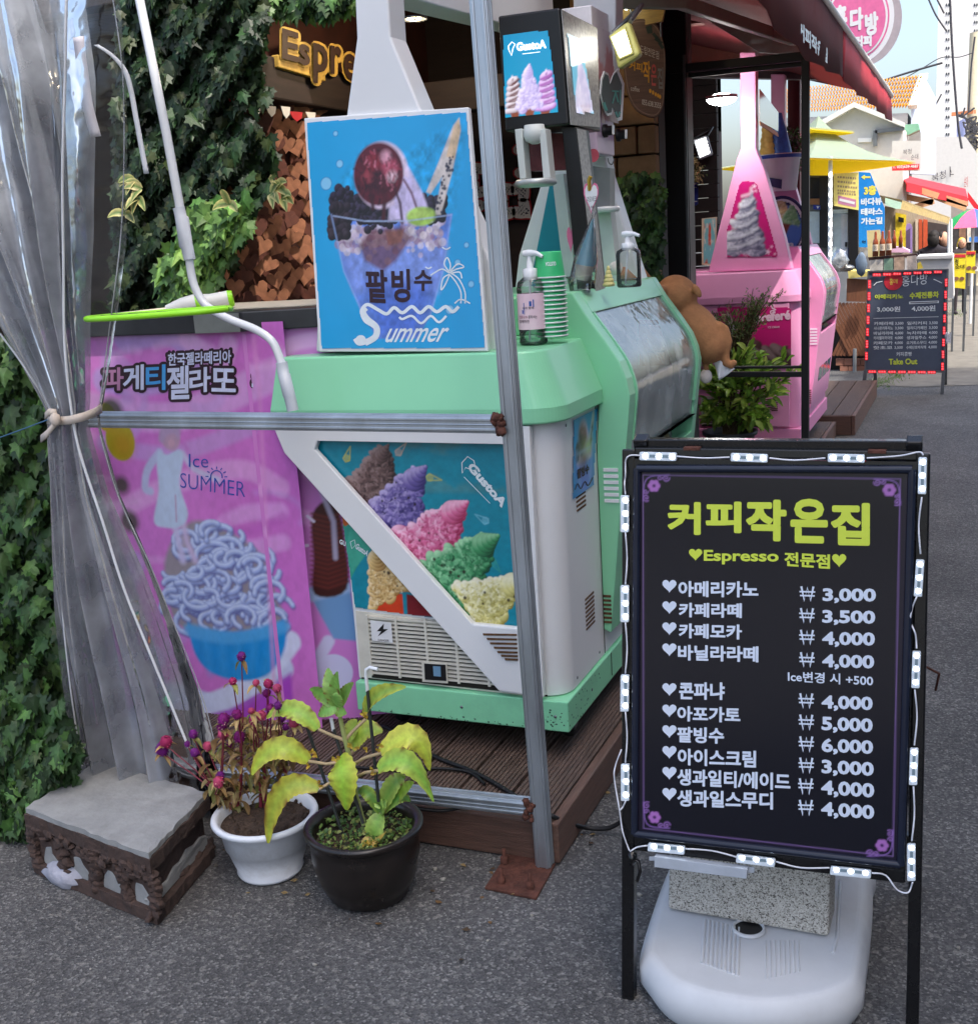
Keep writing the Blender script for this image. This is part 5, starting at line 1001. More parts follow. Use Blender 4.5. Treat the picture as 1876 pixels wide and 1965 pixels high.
# small poster on the right side of the mint kiosk
RS = PX(-1.0285)
def shaved_ice(p, f):
    """the printed sundae, drawn through f() which maps the big poster's pixels onto this print"""
    q = lambda *P: [f(x, y) for x, y in P]; k = abs(f(100, 0)[0]-f(0, 0)[0])/100
    p.poly(q((640, 412), (868, 410), (850, 520), (826, 606), (800, 650), (725, 650), (694, 600), (660, 520)), (96, 132, 214), 1.5)
    p.poly(q((650, 470), (860, 470), (842, 560), (680, 560)), (126, 150, 220), 6, .8); p.poly(q((700, 540), (830, 540), (800, 640), (730, 640)), (70, 104, 200), 8, .7)
    R = random.Random(3)
    for i in range(190): x = R.uniform(648, 850); p.disc(f(x, 455+R.gauss(0, 14)), R.uniform(3, 8)*k, R.choice([(206, 196, 206), (180, 160, 176), (226, 214, 216), (150, 120, 150), (190, 176, 200)]), .7)
    p.poly(q((712, 440), (770, 435), (790, 455), (760, 500), (735, 520), (700, 500), (690, 470)), (96, 44, 52), 3, .8); p.poly(q((740, 445), (775, 440), (770, 465), (745, 470)), (130, 80, 70), 2, .9)
    for i in range(330): a = R.uniform(636, 852); p.blob(f(a, 402+R.gauss(0, 13)-(14 if a < 720 else 0)*(1 if R.random() < .7 else -1)), R.uniform(4, 9)*k, (8, 5, 10), (24, 14, 22), (70, 58, 86))
    for i in range(40): p.blob(f(R.uniform(634, 668), R.uniform(395, 455)), R.uniform(6, 10)*k, (10, 6, 10), (34, 22, 28), (70, 56, 70))
    p.poly(q((755, 300), (785, 322), (812, 372), (830, 425), (790, 436), (770, 420), (745, 425)), (200, 188, 224), 2); p.disc(f(732, 336), 49*k, (214, 196, 220), 1, 2, 53*k); p.poly(q((760, 330), (790, 345), (810, 390), (800, 430), (770, 430), (755, 380)), (196, 184, 222), 2)
    p.disc(f(726, 334), 46*k, (84, 18, 34), 1, 2, 50*k)
    for x, y, r, c in ((716, 312, 16, (132, 34, 48)), (748, 320, 14, (196, 84, 110)), (740, 300, 9, (230, 170, 190)), (722, 350, 18, (52, 12, 26)), (752, 338, 8, (244, 214, 226)), (705, 340, 10, (150, 60, 70))): p.disc(f(x, y), r*k, c, .75, 4)
    for i in range(150):
        a, r = R.uniform(0, 6.28), 46*math.sqrt(R.random()); x, y = 726+r*math.cos(a), 334+r*1.06*math.sin(a); sh = (x-700)/60-(y-334)/90
        p.line([f(x, y), f(x+R.uniform(-6, 6), y+R.uniform(0, 12))], R.uniform(1.5, 4)*k, R.choice([(40, 8, 20), (60, 14, 28), (110, 24, 42), (150, 50, 70), (206, 120, 140)] if sh > .3 else [(30, 6, 18), (56, 12, 26), (92, 20, 36)]), R.uniform(.3, .75), 1.2)
    for Q, wd, c in (([(735, 340), (738, 380), (736, 420)], 7, (70, 14, 26)), ([(757, 360), (768, 390), (772, 428)], 5, (56, 14, 26)), ([(775, 345), (790, 370), (800, 400)], 4, (90, 40, 60)), ([(712, 360), (716, 400)], 6, (60, 14, 26))): p.line([f(*a) for a in Q], wd*k, c, .9, 1.5)
    p.poly(q((881, 226), (884, 250), (868, 330), (846, 412), (834, 412), (848, 340), (826, 372), (818, 368), (842, 310), (870, 240)), (206, 196, 190), 1.2); p.poly(q((881, 226), (884, 250), (872, 305), (856, 300), (870, 245)), (216, 184, 140), 1, .8)
    for i in range(34): t = R.random(); x, y = 866-t*30+R.gauss(0, 4), 300+t*110; p.disc(f(x, y), R.uniform(1.5, 3)*k, (40, 40, 64), .9)
    p.disc(f(808, 415), 26*k, (158, 196, 84), 1, 1.5, 15*k); p.disc(f(806, 410), 18*k, (186, 214, 110), .7, 4, 8*k)
    p.line([f(640, 414), f(700, 424), f(780, 424), f(866, 412)], 2*k, (176, 196, 236), .8, 1); p.line([f(636, 412), f(660, 520), f(700, 610)], 2*k, (150, 180, 236), .7, 1.5); p.line([f(866, 412), f(850, 520), f(824, 610)], 2*k, (150, 180, 236), .7, 1.5)
PO = Pl(py(612, 672, 2.905), (1, 0, 0), (0, .095, 1))
post = thing('poster_board', 'blue shaved ice poster on a white board leaning on the mint kiosk tower', 'poster', py(770, 672, 2.905))
mb = MB(); mb.prism([PO.at(*q, -.001) for q in ((583, 226), (899, 205), (936, 674), (612, 675))], -PO.n*.018); mb.build('board', wht, post, .003)
cor = [(588, 234), (895, 214), (931, 668), (617, 669)]
p = Pic(PO, cor, (30, 160, 218), 1.6); shaved_ice(p, lambda x, y: (x, y)); cupm = p.mask([(630, 380), (700, 280), (780, 290), (900, 215), (870, 420), (830, 606), (800, 650), (725, 650), (690, 600)], 6); p.grain(.45, 34, 5, cupm); p.grain(.05, 8, 6)
for x, y, r in ((644, 256, 5), (652, 314, 7), (626, 352, 11), (895, 470, 5), (878, 504, 6), (904, 545, 6), (863, 594, 8)): p.disc((x, y), r, (40, 130, 190)); p.disc((x, y), r-1.3, (130, 196, 232))
p.build('printed_poster', post, clip=cor)
mb = MB()
text(mb, '팥', PO, (703, 580), (745, 582), (700, 516), .002, .03); text(mb, '빙', PO, (752, 580), (788, 580), (750, 516), .002, .03); text(mb, '수', PO, (794, 558), (829, 558), (794, 518), .002, .03); mb.build('lettering', mc('dark_plum', (44, 18, 34)), post)
mb = MB(); pw = mc('white_print', (222, 232, 236))
stroke(mb, PO, smooth([(880, 588), (868, 598), (855, 588), (838, 598), (822, 588), (806, 600), (790, 588), (772, 600), (756, 590), (742, 602), (725, 594), (705, 584), (694, 596), (700, 615), (720, 630), (714, 650), (690, 660), (680, 650)], 5), 6.5, .002)
stroke(mb, PO, smooth([(702, 590), (696, 598), (704, 612), (722, 628), (720, 646), (700, 658)], 5), 12, .0022); disc(mb, PO, 692, 652, 10, .0021, 18, 8)
stroke(mb, PO, smooth([(856, 606), (842, 618), (826, 606), (808, 620), (790, 606), (772, 612), (766, 608)], 5), 4.5, .002)
text(mb, 'ummer', PO, (738, 657), (856, 656), (744, 630), .002, .012, .35)
for P in ([(892, 582), (892, 560), (880, 535), (862, 522)], [(884, 582), (884, 560), (874, 540), (862, 526)], [(872, 582), (884, 574), (902, 582)], [(862, 524), (848, 516), (832, 524), (826, 528)], [(862, 522), (852, 506), (858, 494), (864, 508), (862, 520)], [(864, 520), (878, 506), (890, 512), (876, 516), (864, 522)], [(862, 526), (850, 534), (846, 556), (854, 546), (862, 528)], [(866, 524), (882, 522), (886, 534)], [(848, 474), (856, 478), (864, 474)], [(816, 512), (822, 515), (828, 512)]): stroke(mb, PO, smooth(P, 4), 2.6, .002)
mb.build('lettering', pw, post)
pm = Pic(RS, [(1096, 795), (1150, 778), (1141, 940), (1096, 966)], (34, 140, 200)); 
mp_ = lambda x, y: (1098+(x-590)/340*46, 806+(y-215)/455*154-((x-590)/340)*26)
shaved_ice(pm, mp_); pm.build('side_poster', KM, off=.002, clip=[(1099, 802), (1145, 783), (1138, 934), (1097, 960)])
mb = MB(); text(mb, '팥빙수', RS, (1107, 920), (1130, 908), (1107, 900), .003, .05); stroke(mb, RS, smooth([(1103, 940), (1108, 928), (1114, 938), (1122, 924), (1128, 932), (1137, 916)], 4), 2, .003); mb.build('side_poster_lettering', MATS['dark_plum'], KM)
# ---- prints on the pink kiosk
PT = PY(2.975+4.52-.001); mg = (196, 28, 116)
p = Pic(PT, [(1395, 340), (1505, 340), (1505, 500), (1395, 500)], mg)
p.serve((1425, 488), (1438, 372), 33, (74, 74, 100), (158, 158, 182), (236, 234, 244), 110, .24, 4, .5, 2.0, .3)
for k in range(6): p.line(smooth([(1394+k*6, 482-k*20), (1424+k*3, 478-k*20), (1458-k*3, 462-k*19)], 4), 3, (84, 84, 112), .8, 1.2); p.line(smooth([(1394+k*6, 476-k*20), (1424+k*3, 471-k*20), (1456-k*3, 456-k*19)], 4), 4, (234, 234, 244), .7, 1.5)
def star(p, x, y, r, c): p.poly([(x+(r if k % 2 == 0 else r*.42)*math.sin(k*math.pi/5+.2), y-(r if k % 2 == 0 else r*.42)*math.cos(k*math.pi/5+.2)) for k in range(10)], c)
for x, y, r in ((1447, 357, 5), (1450, 366, 3), (1444, 367, 2.5), (1473, 483, 6), (1480, 473, 3), (1486, 487, 2.5)): star(p, x, y, r, (236, 214, 232))
p.build('tower_print', KP, off=.002, clip=[(1426, 347), (1447, 347), (1453, 352), (1493, 488), (1489, 493), (1386, 494), (1381, 489), (1418, 353)])
PF = PY(2.867+4.52)
p = Pic(PF, [(1370, 582), (1530, 582), (1530, 712), (1370, 712)], mg)
p.poly([(1395, 600), (1420, 640), (1450, 690), (1440, 712), (1400, 690)], (214, 210, 226), 2)
for k in range(6): p.blob((1418+k*20, 672-10*abs(2-k)+k*9), 17, (40, 22, 24), (92, 62, 62), (150, 120, 122), .5, 1.5)
p.swirl((1450, 705), (1505, 668), 30, (40, 22, 24), (92, 62, 62), (156, 130, 132), 4); p.poly([(1405, 665), (1425, 650), (1440, 690), (1420, 705)], (206, 200, 222), 2, .8)
p.build('printed_panel', KP, off=.003, clip=[(1375, 588), (1512, 588), (1519, 594), (1518, 708), (1445, 708), (1380, 640)])
mb = MB(); text(mb, 'preferé', PF, (1450, 624), (1517, 618), (1449, 600), .005, .05); stroke(mb, PF, smooth([(1480, 604), (1478, 597), (1488, 594), (1480, 590), (1485, 584)], 3), 2.4, .005); text(mb, 'ICE CREAM', PF, (1473, 630), (1495, 629), (1473, 626), .005, .02); mb.build('lettering', mc('pale_pink', (232, 190, 214)), KP)
# ================================================================ things on and above the mint kiosk
def quad_box(mb, Q, vec): mb.prism(Q, vec)
silver = mat('sparkle_grey', L((150, 148, 144)), rough=.4, var=.5, scale=90, metal=.2)
disp = thing('soft_serve_dispenser', 'soft serve dispenser with black lit head showing three ice cream cones on blue', 'dispenser', py(1100, 560, 3.5))
HY = 3.45; hq = [py(955, 30, HY), py(1073, 14, HY), py(1091, 238, HY), py(969, 252, HY)]
mb = MB(); mb.prism(hq, (0, .33, 0)); mb.build('head', mc('satin_black', (20, 20, 21), rough=.35), disp, .006)
HP = PY(HY-.002); HS = Pl(hq[1]+V((.003, 0, 0)), (0, 1, 0), hq[1]-hq[2])
mb = MB(); mb.prism([HS.at(1076, 18), HS.at(1144, 54), HS.at(1150, 244), HS.at(1094, 239)], HS.n*.003); mb.build('side_cladding', silver, disp)
scr = [(964, 66), (1052, 56), (1073, 216), (968, 226)]
p = Pic(HP, [(960, 52), (1076, 52), (1076, 230), (960, 230)], (24, 148, 186)); p.put(np.clip(p.Y/p.h, 0, 1), (10, 120, 170), .5)
for x in (988, 1016, 1046): p.poly([(x-11, 205), (x+11, 203), (x+6, 228), (x-6, 228)], (132, 70, 50))
p.swirl((988, 212), (983, 148), 14, (104, 56, 54), (206, 190, 196), (240, 232, 238), 6, 3); p.swirl((1046, 208), (1048, 136), 15, (120, 60, 130), (200, 150, 210), (240, 226, 244), 6, 5)
for k in range(5): p.line([(976+k*2, 205-k*11), (996, 196-k*11)], 4, (92, 46, 44), .8); p.line([(1034+k, 200-k*12), (1058, 190-k*12)], 4, (150, 60, 150), .7)
p.serve((1017, 208), (1012, 124), 23, (150, 130, 190), (212, 196, 232), (244, 238, 250), 120, .22, 8, .5, 1.3, .4)
p.build('screen', disp, SCREEN, .001, clip=scr)
mb = MB(); text(mb, 'GustoA', HP, (991, 98), (1048, 92), (990, 81), .003, .05); stroke(mb, HP, [(975, 88), (982, 80), (988, 84), (984, 92), (981, 106), (976, 95), (975, 88)], 2, .003); stroke(mb, HP, [(1002, 103), (1036, 99)], 1.2, .003); mb.build('screen_lettering', mat('lit_white', (.85, .9, .92), emit=.5), disp)
p = Pic(HS, [(1080, 52), (1116, 52), (1142, 228), (1098, 228)], (120, 190, 216)); p.serve((1122, 212), (1108, 120), 15, (180, 180, 214), (214, 206, 232), (240, 236, 246), 80, .26, 9); p.poly([(1112, 205), (1130, 206), (1126, 224), (1116, 222)], (190, 160, 160), 1, .8)
p.build('screen', disp, print_mat('glossy_lit_print', .06, .25), .005, clip=[(1084, 58), (1113, 72), (1138, 225), (1102, 216)])
pq = [py(1077, 240, 3.5), py(1105, 243, 3.5), py(1141, 562, 3.5), py(1108, 566, 3.5)]
mb = MB(); mb.prism(pq, (0, .13, 0)); mb.build('pillar', MATS['satin_black'], disp, .003)
PS = Pl(pq[1]+V((.002, 0, 0)), (0, 1, 0), pq[1]-pq[2]); mb = MB(); mb.prism([PS.at(1106, 246), PS.at(1123, 250), PS.at(1160, 552), PS.at(1142, 560)], PS.n*.002); mb.build('pillar_side', silver, disp)
pg = mc('pale_grey_plastic', (206, 212, 208), rough=.35, var=.05)
for a, b, c, d in ((987, 1001, 997, 1009), (1034, 1046, 1042, 1056)):
    mb = MB(); mb.prism([py(a, 248, 3.40), py(b, 246, 3.40), py(d, 342, 3.40), py(c, 344, 3.40)], (0, .05, 0)); mb.build('support_arm', pg, disp, .002)
c = py(1025, 246, 3.42); mb = MB(); mb.lathe([(0, .01), (.03, .01), (.034, -.02), (.028, -.036), (.010, -.045), (0, -.045)], c, 20); mb.build('nozzle', pg, disp)
c = py(1028, 350, 3.40); mb = MB(); mb.lathe([(0, .010), (.058, .010), (.064, .004), (.064, -.006), (.05, -.012), (0, -.012)], c, 12); mb.build('drip_tray', mc('tray_grey', (186, 190, 188), rough=.3, metal=.4), disp)
mb = MB(); mb.prism([py(1015, 255, 3.62), py(1090, 255, 3.62), py(1092, 325, 3.62), py(1018, 328, 3.62)], (0, .05, 0)); mb.build('product_picture', mc('brown_picture', (120, 52, 56), rough=.4, var=.5, scale=9), disp)
# cow-faced machine
cow = thing('cow_dispenser', 'pink and white cow patterned dispenser with two knob eyes behind the black dispenser head', 'dispenser', (-1.245, 4.0, 1.40))
lil = mc('lilac_plastic', (222, 196, 222), rough=.3, var=.04)
cA = V((-1.30, 3.93, 1.845)); cB = V((-1.195, 4.13, 2.31))
mb = MB(); mb.box((cA.x, cA.y, 2.02), tuple(cB)); mb.build('upper_body', mc('white_lacquer', (220, 216, 222), rough=.3), cow, .004); mb = MB(); mb.box((cA.x-.004, cA.y-.004, 1.84), (cB.x+.004, cB.y+.004, 2.019)); mb.build('face', lil, cow, .004)
CX, CY = PX(cB.x+.0055), PY(cA.y-.0055)
p = Pic(CX, [(1136, 40), (1192, 40), (1192, 245), (1136, 245)], (214, 208, 216)); q = p.noise(5, 21); p.put(np.clip((q-.56)*20, 0, 1), (40, 26, 26)); p.put(np.clip((p.noise(4, 5)-.6)*20, 0, 1), (196, 110, 110), .7); p.poly([(1140, 200), (1192, 215), (1192, 245), (1140, 240)], (190, 110, 112), 3, .8)
p.build('printed_side', cow, clip=[(1141, 46), (1172, 62), (1187, 240), (1153, 236)])
mb = MB(); disc(mb, CY, 1138, 298, 11, .001, 20, 12); mb.build('cheek', mc('rose', (208, 90, 110)), cow); mb = MB(); stroke(mb, CX, smooth([(1166, 303), (1168, 312), (1174, 315), (1178, 305)], 4), 2.4, .001); mb.build('mouth', blackp, cow)
for x, y in ((1158, 251), (1183, 259)):
    c = CX.at(x, y); mb = MB(); mb.lathe([(.022, 0), (.022, .012), (.016, .014), (.016, .03), (0, .03)], c, 18, (1, 0, 0)); o = mb.build('knob', blackp, cow); mb = MB(); mb.bar(c+V((.031, 0, -.014)), c+V((.031, .004, .016)), .007, .012, (1, 0, 0)); mb.build('knob_grip', wht, o)
mb = MB(); mb.prism([py(1137, 318, 3.96), py(1170, 322, 3.96), py(1170, 398, 3.96), py(1143, 396, 3.96)], (0, .06, 0)); mb.build('spout_body', mc('mid_grey', (128, 132, 134), rough=.4, metal=.4), cow)
c = py(1160, 400, 3.97); mb = MB(); mb.lathe([(0, .006), (.05, .006), (.053, 0), (.05, -.012), (0, -.012)], c, 22); mb.build('drip_tray', wht, cow); mb = MB(); mb.bar(py(1159, 405, 4.03), py(1180, 590, 4.05), .06, .06, (0, 1, 0)); mb.build('stand', pg, cow)
SK = PX(-1.165); sk = [(1152, 150), (1158, 136), (1165, 140), (1169, 160), (1176, 140), (1184, 132), (1190, 145), (1196, 160), (1194, 200), (1192, 230), (1184, 232), (1178, 214), (1174, 208), (1172, 220), (1164, 222), (1156, 206), (1150, 180)]
mb = MB(); mb.prism([SK.at(*q) for q in sk], (.003, 0, 0)); sg = tag(mb.build('cutout_sign', wht), 'small white edged cut-out sign with dark green lettering on the cow patterned dispenser', 'sign')
mb = MB(); cxm, cym = 1174, 180; mb.prism([SK.at(cxm+(x-cxm)*.84, cym+(y-cym)*.88, .004) for x, y in sk], (.001, 0, 0)); mb.build('dark_face', mc('slate_green', (70, 84, 84), rough=.5), sg)
mb = MB(); stroke(mb, SK, [(1174, 174), (1187, 175)], 3, .0062); stroke(mb, SK, [(1181, 176), (1175, 198)], 3, .0064); stroke(mb, SK, [(1181, 178), (1186, 196)], 3, .0066); stroke(mb, SK, [(1190, 172), (1190, 200)], 3, .0062); stroke(mb, SK, [(1181, 214), (1186, 224), (1189, 214)], 5, .0062); stroke(mb, SK, [(1158, 196), (1164, 212)], 5, .0062); mb.build('lettering', mc('sea_green', (80, 168, 156), rough=.5), sg)
# mint kiosk's rear tower picture, cups, bottles, cone
BT = PY(4.148)
mb = MB(); shape(mb, BT, [(1014, 560), (1056, 345), (1148, 345), (1194, 560)], .001); mb.build('rear_tower_print', tealp, KM)
mb = MB(); mb.bar(py(1074, 335, 4.0), py(1100, 560, 4.0), .042, .05, (0, 1, 0)); mb.build('rear_column', pg, KM)
def bottle(name, label, c, r, h, tint, labelm=None):
    t = thing(name, label, 'bottle', c); c = V(c)
    mb = MB(); mb.lathe([(0, .001), (r*.92, .001), (r, .006), (r, h*.62), (r*.92, h*.68), (r*.5, h*.735), (r*.42, h*.75)], c, 28); mb.build('bottle', tint, t)
    mb = MB(); mb.lathe([(0, .004), (r*.90, .004), (r*.93, h*.16), (0, h*.16)], c, 24); mb.build('liquid', clear_mat('gel', (.86, .92, .90), .12, (.4, .5, .48)), t)
    if labelm: mb = MB(); mb.lathe([(r+.0008, h*.17), (r+.0008, h*.56)], c, 32); mb.build('label', labelm, t)
    mb = MB(); mb.lathe([(r*.5, h*.70), (r*.52, h*.72), (r*.52, h*.82), (r*.25, h*.83), (r*.22, h*.90), (r*.18, h*.90), (r*.18, h*.965)], c, 20); mb.tube([c+V((r*-.45, 0, h*.985)), c+V((0, 0, h*.985)), c+V((r*.6, -.004, h*.98)), c+V((r*1.05, -.008, h*.94))], [r*.22, r*.28, r*.17, r*.12], 10); mb.tube([c+V((0, 0, h*.8)), c+V((-.01, -.004, .01))], .003, 6); mb.build('pump', wp, t)
    return t
clearb = clear_mat('clear_plastic', (.93, .95, .94), .07, (.5, .52, .52), .04)
bc0 = pz(1024, 660, 1.277); bs = bottle('sanitizer_bottle', 'clear pump bottle of hand sanitizer with pink label on the mint ledge', bc0, .040, .255, clearb, mc('pink_label', (232, 200, 214), rough=.5, var=.03))
def wrap(mb, s, c, r, ang0, ang1, z0, z1, bold=.01):
    vv, ff = glyphs(s, bold, 0); mn, mx = vv.min(0), vv.max(0); q = (vv-mn)/(mx-mn)
    mb.add([V(c)+V((r*math.cos(ang0+(ang1-ang0)*x), r*math.sin(ang0+(ang1-ang0)*x), z0+(z1-z0)*y)) for x, y in q], ff)
mb = MB(); a0, a1 = -2.35, -.75; wrap(mb, '함께하면', bc0, .0418, a0+.1, a0+.9, .062, .071); wrap(mb, '혼자서는', bc0, .0418, -1.5, -.9, .074, .083); wrap(mb, '우리 함께', bc0, .0418, -1.9, -1.1, .100, .107); mb.build('label_lettering', mc('dark_ink', (50, 46, 60)), bs)
mb = MB(); wrap(mb, '코로나19', bc0, .0418, a0+.1, -1.58, .074, .083); mb.build('label_lettering', mc('wine_ink', (150, 50, 90)), bs)
mb = MB()
for a, z0, z1, w_ in ((-1.95, .088, .098, .1), (-1.80, .086, .118, .05), (-1.4, .108, .122, .16), (-1.15, .106, .126, .08)):
    mb.add([bc0+V((.0417*math.cos(q), .0417*math.sin(q), z)) for q, z in ((a, z0), (a+w_, z0), (a+w_, z1), (a, z1))], [(0, 1, 2, 3)])
mb.build('label_figures', mc('label_blue', (44, 86, 170)), bs)
c2 = pz(1207, 551, 1.412); bottle('sanitizer_bottle', 'small clear square-shouldered pump bottle held by the plush monkey on the glass case', c2, .036, .155, clearb)
cc = py(1056, 560, 3.13); cc.z = 1.277; mintc = mc('cup_green', (60, 190, 120), rough=.4, var=.03); cups = thing('cup_stack', 'stack of upside-down green paper cups with white rims behind the sanitizer', 'cups', cc)
ztop = py(1054, 482, 3.13).z
mb = MB(); mb.lathe([(0, ztop-.004-1.277), (.034, ztop-.004-1.277), (.035, ztop-1.277), (.036, ztop-.003-1.277), (.043, ztop-.068-1.277)], cc, 28)
for k in range(14): z0 = ztop-.072-1.277-k*.0125; mb.lathe([(.0405, z0+.009), (.043, z0-.002)], cc, 28) if z0 > 0 else None
mb.build('cup', mintc, cups); mb = MB()
for k in range(14):
    z0 = ztop-.070-1.277-k*.0125
    if z0 > .004: mb.lathe([(.0425, z0+.002), (.0462, z0+.001), (.0466, z0-.001), (.0425, z0-.0025)], cc, 28)
mb.build('rim', wht, cups)
mb = MB(); vv, ff = glyphs('GUSTOA', .03); mn, mx = vv.min(0), vv.max(0); q = (vv-mn)/(mx-mn)
mb.add([cc+V(((.0392+.002*(y))*math.cos(-.75-.75*x), (.0392+.002*y)*math.sin(-.75-.75*x), ztop-1.277-.028-.011*y)) for x, y in q], ff); mb.build('lettering', pw, cups)
c3 = py(1113, 555, 3.42); c3.z = 1.33; cn = thing('cone_in_cup', 'blue paper sleeve cone in a plastic bag standing in a clear cup', 'cone', c3)
cone_b = py(1122, 508, 3.42); ap = py(1138, 415, 3.42); ax = ap-cone_b
mb = MB(); mb.lathe([(.028, .0), (.027, .01), (.002, ax.length*.95)], cone_b, 22, ax); mb.build('paper_sleeve', mc('aqua_paper', (110, 186, 206), rough=.5), cn); mb = MB(); mb.lathe([(.022, -.045), (.029, -.004), (.028, 0)], cone_b, 22, ax); mb.build('wafer', mc('wafer', (214, 206, 184), rough=.8, bump=.5, bscale=90), cn)
mb = MB(); mb.lathe([(.040, -.05), (.036, .02), (.004, ax.length*1.0), (.008, ax.length*1.12)], cone_b, 14, ax); mb.build('plastic_bag', clear_mat('bag_film', (.95, .96, .97), .10, (.6, .62, .64), .08, .9), cn)
mb = MB(); b0 = py(1113, 562, 3.40); mb.lathe([(.030, 0), (.038, .045), (.042, .047), (.042, .050), (.038, .050)], b0, 24); mb.build('cup', clear_mat('clear_cup', (.93, .94, .94), .08, (.5, .5, .5), .05, .5), cn)
HT = PY(3.36); hrts = [(1134+x*14.5, 380-y*30) for x, y in heart()]; mb = MB(); mb.prism([HT.at(*q) for q in hrts], (0, -.002, 0)); ht = tag(mb.build('heart_tag', mc('pink_card', (214, 110, 150))), 'pink edged heart price tag on a stick in front of the black pillar', 'price tag')
mb = MB(); mb.prism([HT.at(1134+x*12, 380-y*26, .0025) for x, y in heart()], (0, -.0006, 0)); mb.build('card', wht, ht); mb = MB(); text(mb, '리오네크', HT, (1126, 388), (1144, 386), (1126, 377), .004, 0); text(mb, '1,500', HT, (1130, 400), (1141, 399), (1130, 395), .004, .01); mb.build('lettering', mc('dark_ink', (50, 46, 60)), ht)
mb = MB(); mb.tube([HT.at(1131, 365), HT.at(1130, 345, .01), HT.at(1133, 338, .012)], .006, 7); mb.build('bow', mc('gold_ribbon', (206, 170, 70), rough=.3, metal=.5), ht)
H2 = PY(3.52); mb = MB(); mb.prism([H2.at(1095+x*7.5, 460-y*25) for x, y in heart()], (0, -.002, 0)); tag(mb.build('heart_tag', mc('pink_card', (214, 110, 150))), 'narrow heart price tag on a gold bow, left of the black pillar', 'price tag')
y_ = pz(1168, 550, 1.41); mb = MB()
for k in range(5): mb.lathe([(.0, .0), (.018-.0032*k, .002), (.02-.0034*k, .008), (.014-.003*k, .016)], y_+V((0, 0, .012*k)), 12)
tag(mb.build('model_ice_cream', mc('cream_yellow', (232, 222, 150), rough=.5)), 'small pale yellow swirl of model ice cream beside the clear cup', 'ornament')
# plush monkey holding a tissue
plu = mat('tan_plush', L((176, 124, 84)), rough=.9, var=.12, scale=40, bump=.25, bscale=120); mk = thing('plush_monkey', 'tan plush monkey hanging over the glass case end with a tissue at its tail', 'plush toy', py(1340, 640, 4.40))
Y0 = 4.42; q = lambda x, y, d=0: py(x, y, Y0+d)
mb = MB(); tilt = (V((.82, 0, -.57)), V((0, 1, 0)), V((.57, 0, .82)))
mb.ell(q(1298, 566), (.082, .08, .075), 20, 14, 0, tilt); mb.ell(q(1343, 636), (.074, .085, .125), 20, 14, 0, (V((.86, 0, .5)), V((0, 1, 0)), V((-.5, 0, .86)))); mb.ell(q(1362, 662), (.066, .075, .07), 16, 12)
mb.ell(q(1337, 558, -.05), (.016, .012, .032), 10, 8, 0, (V((.8, 0, .6)), V((0, 1, 0)), V((-.5, 0, .86))))
mb.tube([q(1376, 622), q(1391, 632), q(1397, 655), q(1391, 680), q(1392, 697), q(1402, 701), q(1411, 692)], [.018, .017, .017, .017, .017, .017, .015], 10); mb.tube([q(1352, 690), q(1355, 712)], .012, 8)
mb.tube([q(1275, 570), q(1250, 548, -.02), q(1225, 516, -.1)], .020, 10); mb.tube([q(1285, 560), q(1222, 548, -.32), q(1192, 520, -.40)], .022, 10)
o = mb.build('body', plu, mk); r_ = o.modifiers.new('one_skin', 'REMESH'); r_.mode = 'VOXEL'; r_.voxel_size = .007; r_.use_smooth_shade = True; r2 = o.modifiers.new('soft', 'SMOOTH'); r2.iterations = 4
plw = mc('white_plush', (222, 212, 208), rough=.9, bump=.3)
mb = MB(); mb.ell(q(1354, 722), (.024, .022, .028), 14, 10); mb.build('foot', plw, mk); mb = MB(); mb.ell(q(1181, 514, -.40), (.026, .02, .026), 14, 10); mb.build('hand', plw, mk)
mb = MB(); T0, T1, T2, T3 = q(1362, 678), q(1402, 704), q(1409, 708), q(1381, 734); n = 8; vs = []
for i in range(n+1):
    for j in range(n+1): u, v_ = i/n, j/n; a = T0.lerp(T2, u); b = T0.lerp(T3, .9).lerp(T3.lerp(T2, u), u); pt = a.lerp(b+V((0, 0, 0)), v_); pt.y += .012*math.sin(u*9+v_*3); vs.append(pt)
mb.add(vs, [(i*(n+1)+j, (i+1)*(n+1)+j, (i+1)*(n+1)+j+1, i*(n+1)+j+1) for i in range(n) for j in range(n)], True); tag(mb.build('tissue', mc('tissue_paper', (236, 236, 242), rough=.9, var=.03), solid=.002), 'white paper tissue pulled out under the plush monkey', 'tissue')

# ================================================================ the cafe front facing the street
fac = thing('cafe_street_wall', 'dark timber street wall of the cafe with a heavy beam above the heart tags', 'wall', (-2.5, 4.4, 0))
mb = MB(); mb.box((-2.62, 3.62, 0), (-2.52, 5.5, 3.0)); mb.build('wall', mat('tag_board', L((70, 36, 26)), rough=.7, var=.4, scale=7), fac)
FX_ = PX(-2.40); a = px(505, 205, -2.40)
mb = MB(); mb.bar((-2.45, 3.65, 2.20), (-2.45, 5.5, 2.20), .14, .15); mb.build('beam', dark, fac, .008)
E5 = lambda x, y: (196.9+.24492*x, .24492*y)
es = thing('wooden_lettering', 'yellow carved wooden Espresso lettering on the cafe beam', 'sign', px(600, 120, -2.36)); W0 = PX(-2.36)
EL = [('E', (1405, 455), (1535, 490), 215), ('s', (1535, 495), (1625, 520), 330), ('p', (1650, 645), (1765, 668), 330), ('r', (1785, 572), (1870, 592), 345), ('e', (1890, 610), (1990, 640), 400)]
yw = mc('yellow_wood', (196, 158, 74), rough=.55, var=.25, scale=30, dirt=.3, dirtc=(.2, .12, .03)); mb = MB()
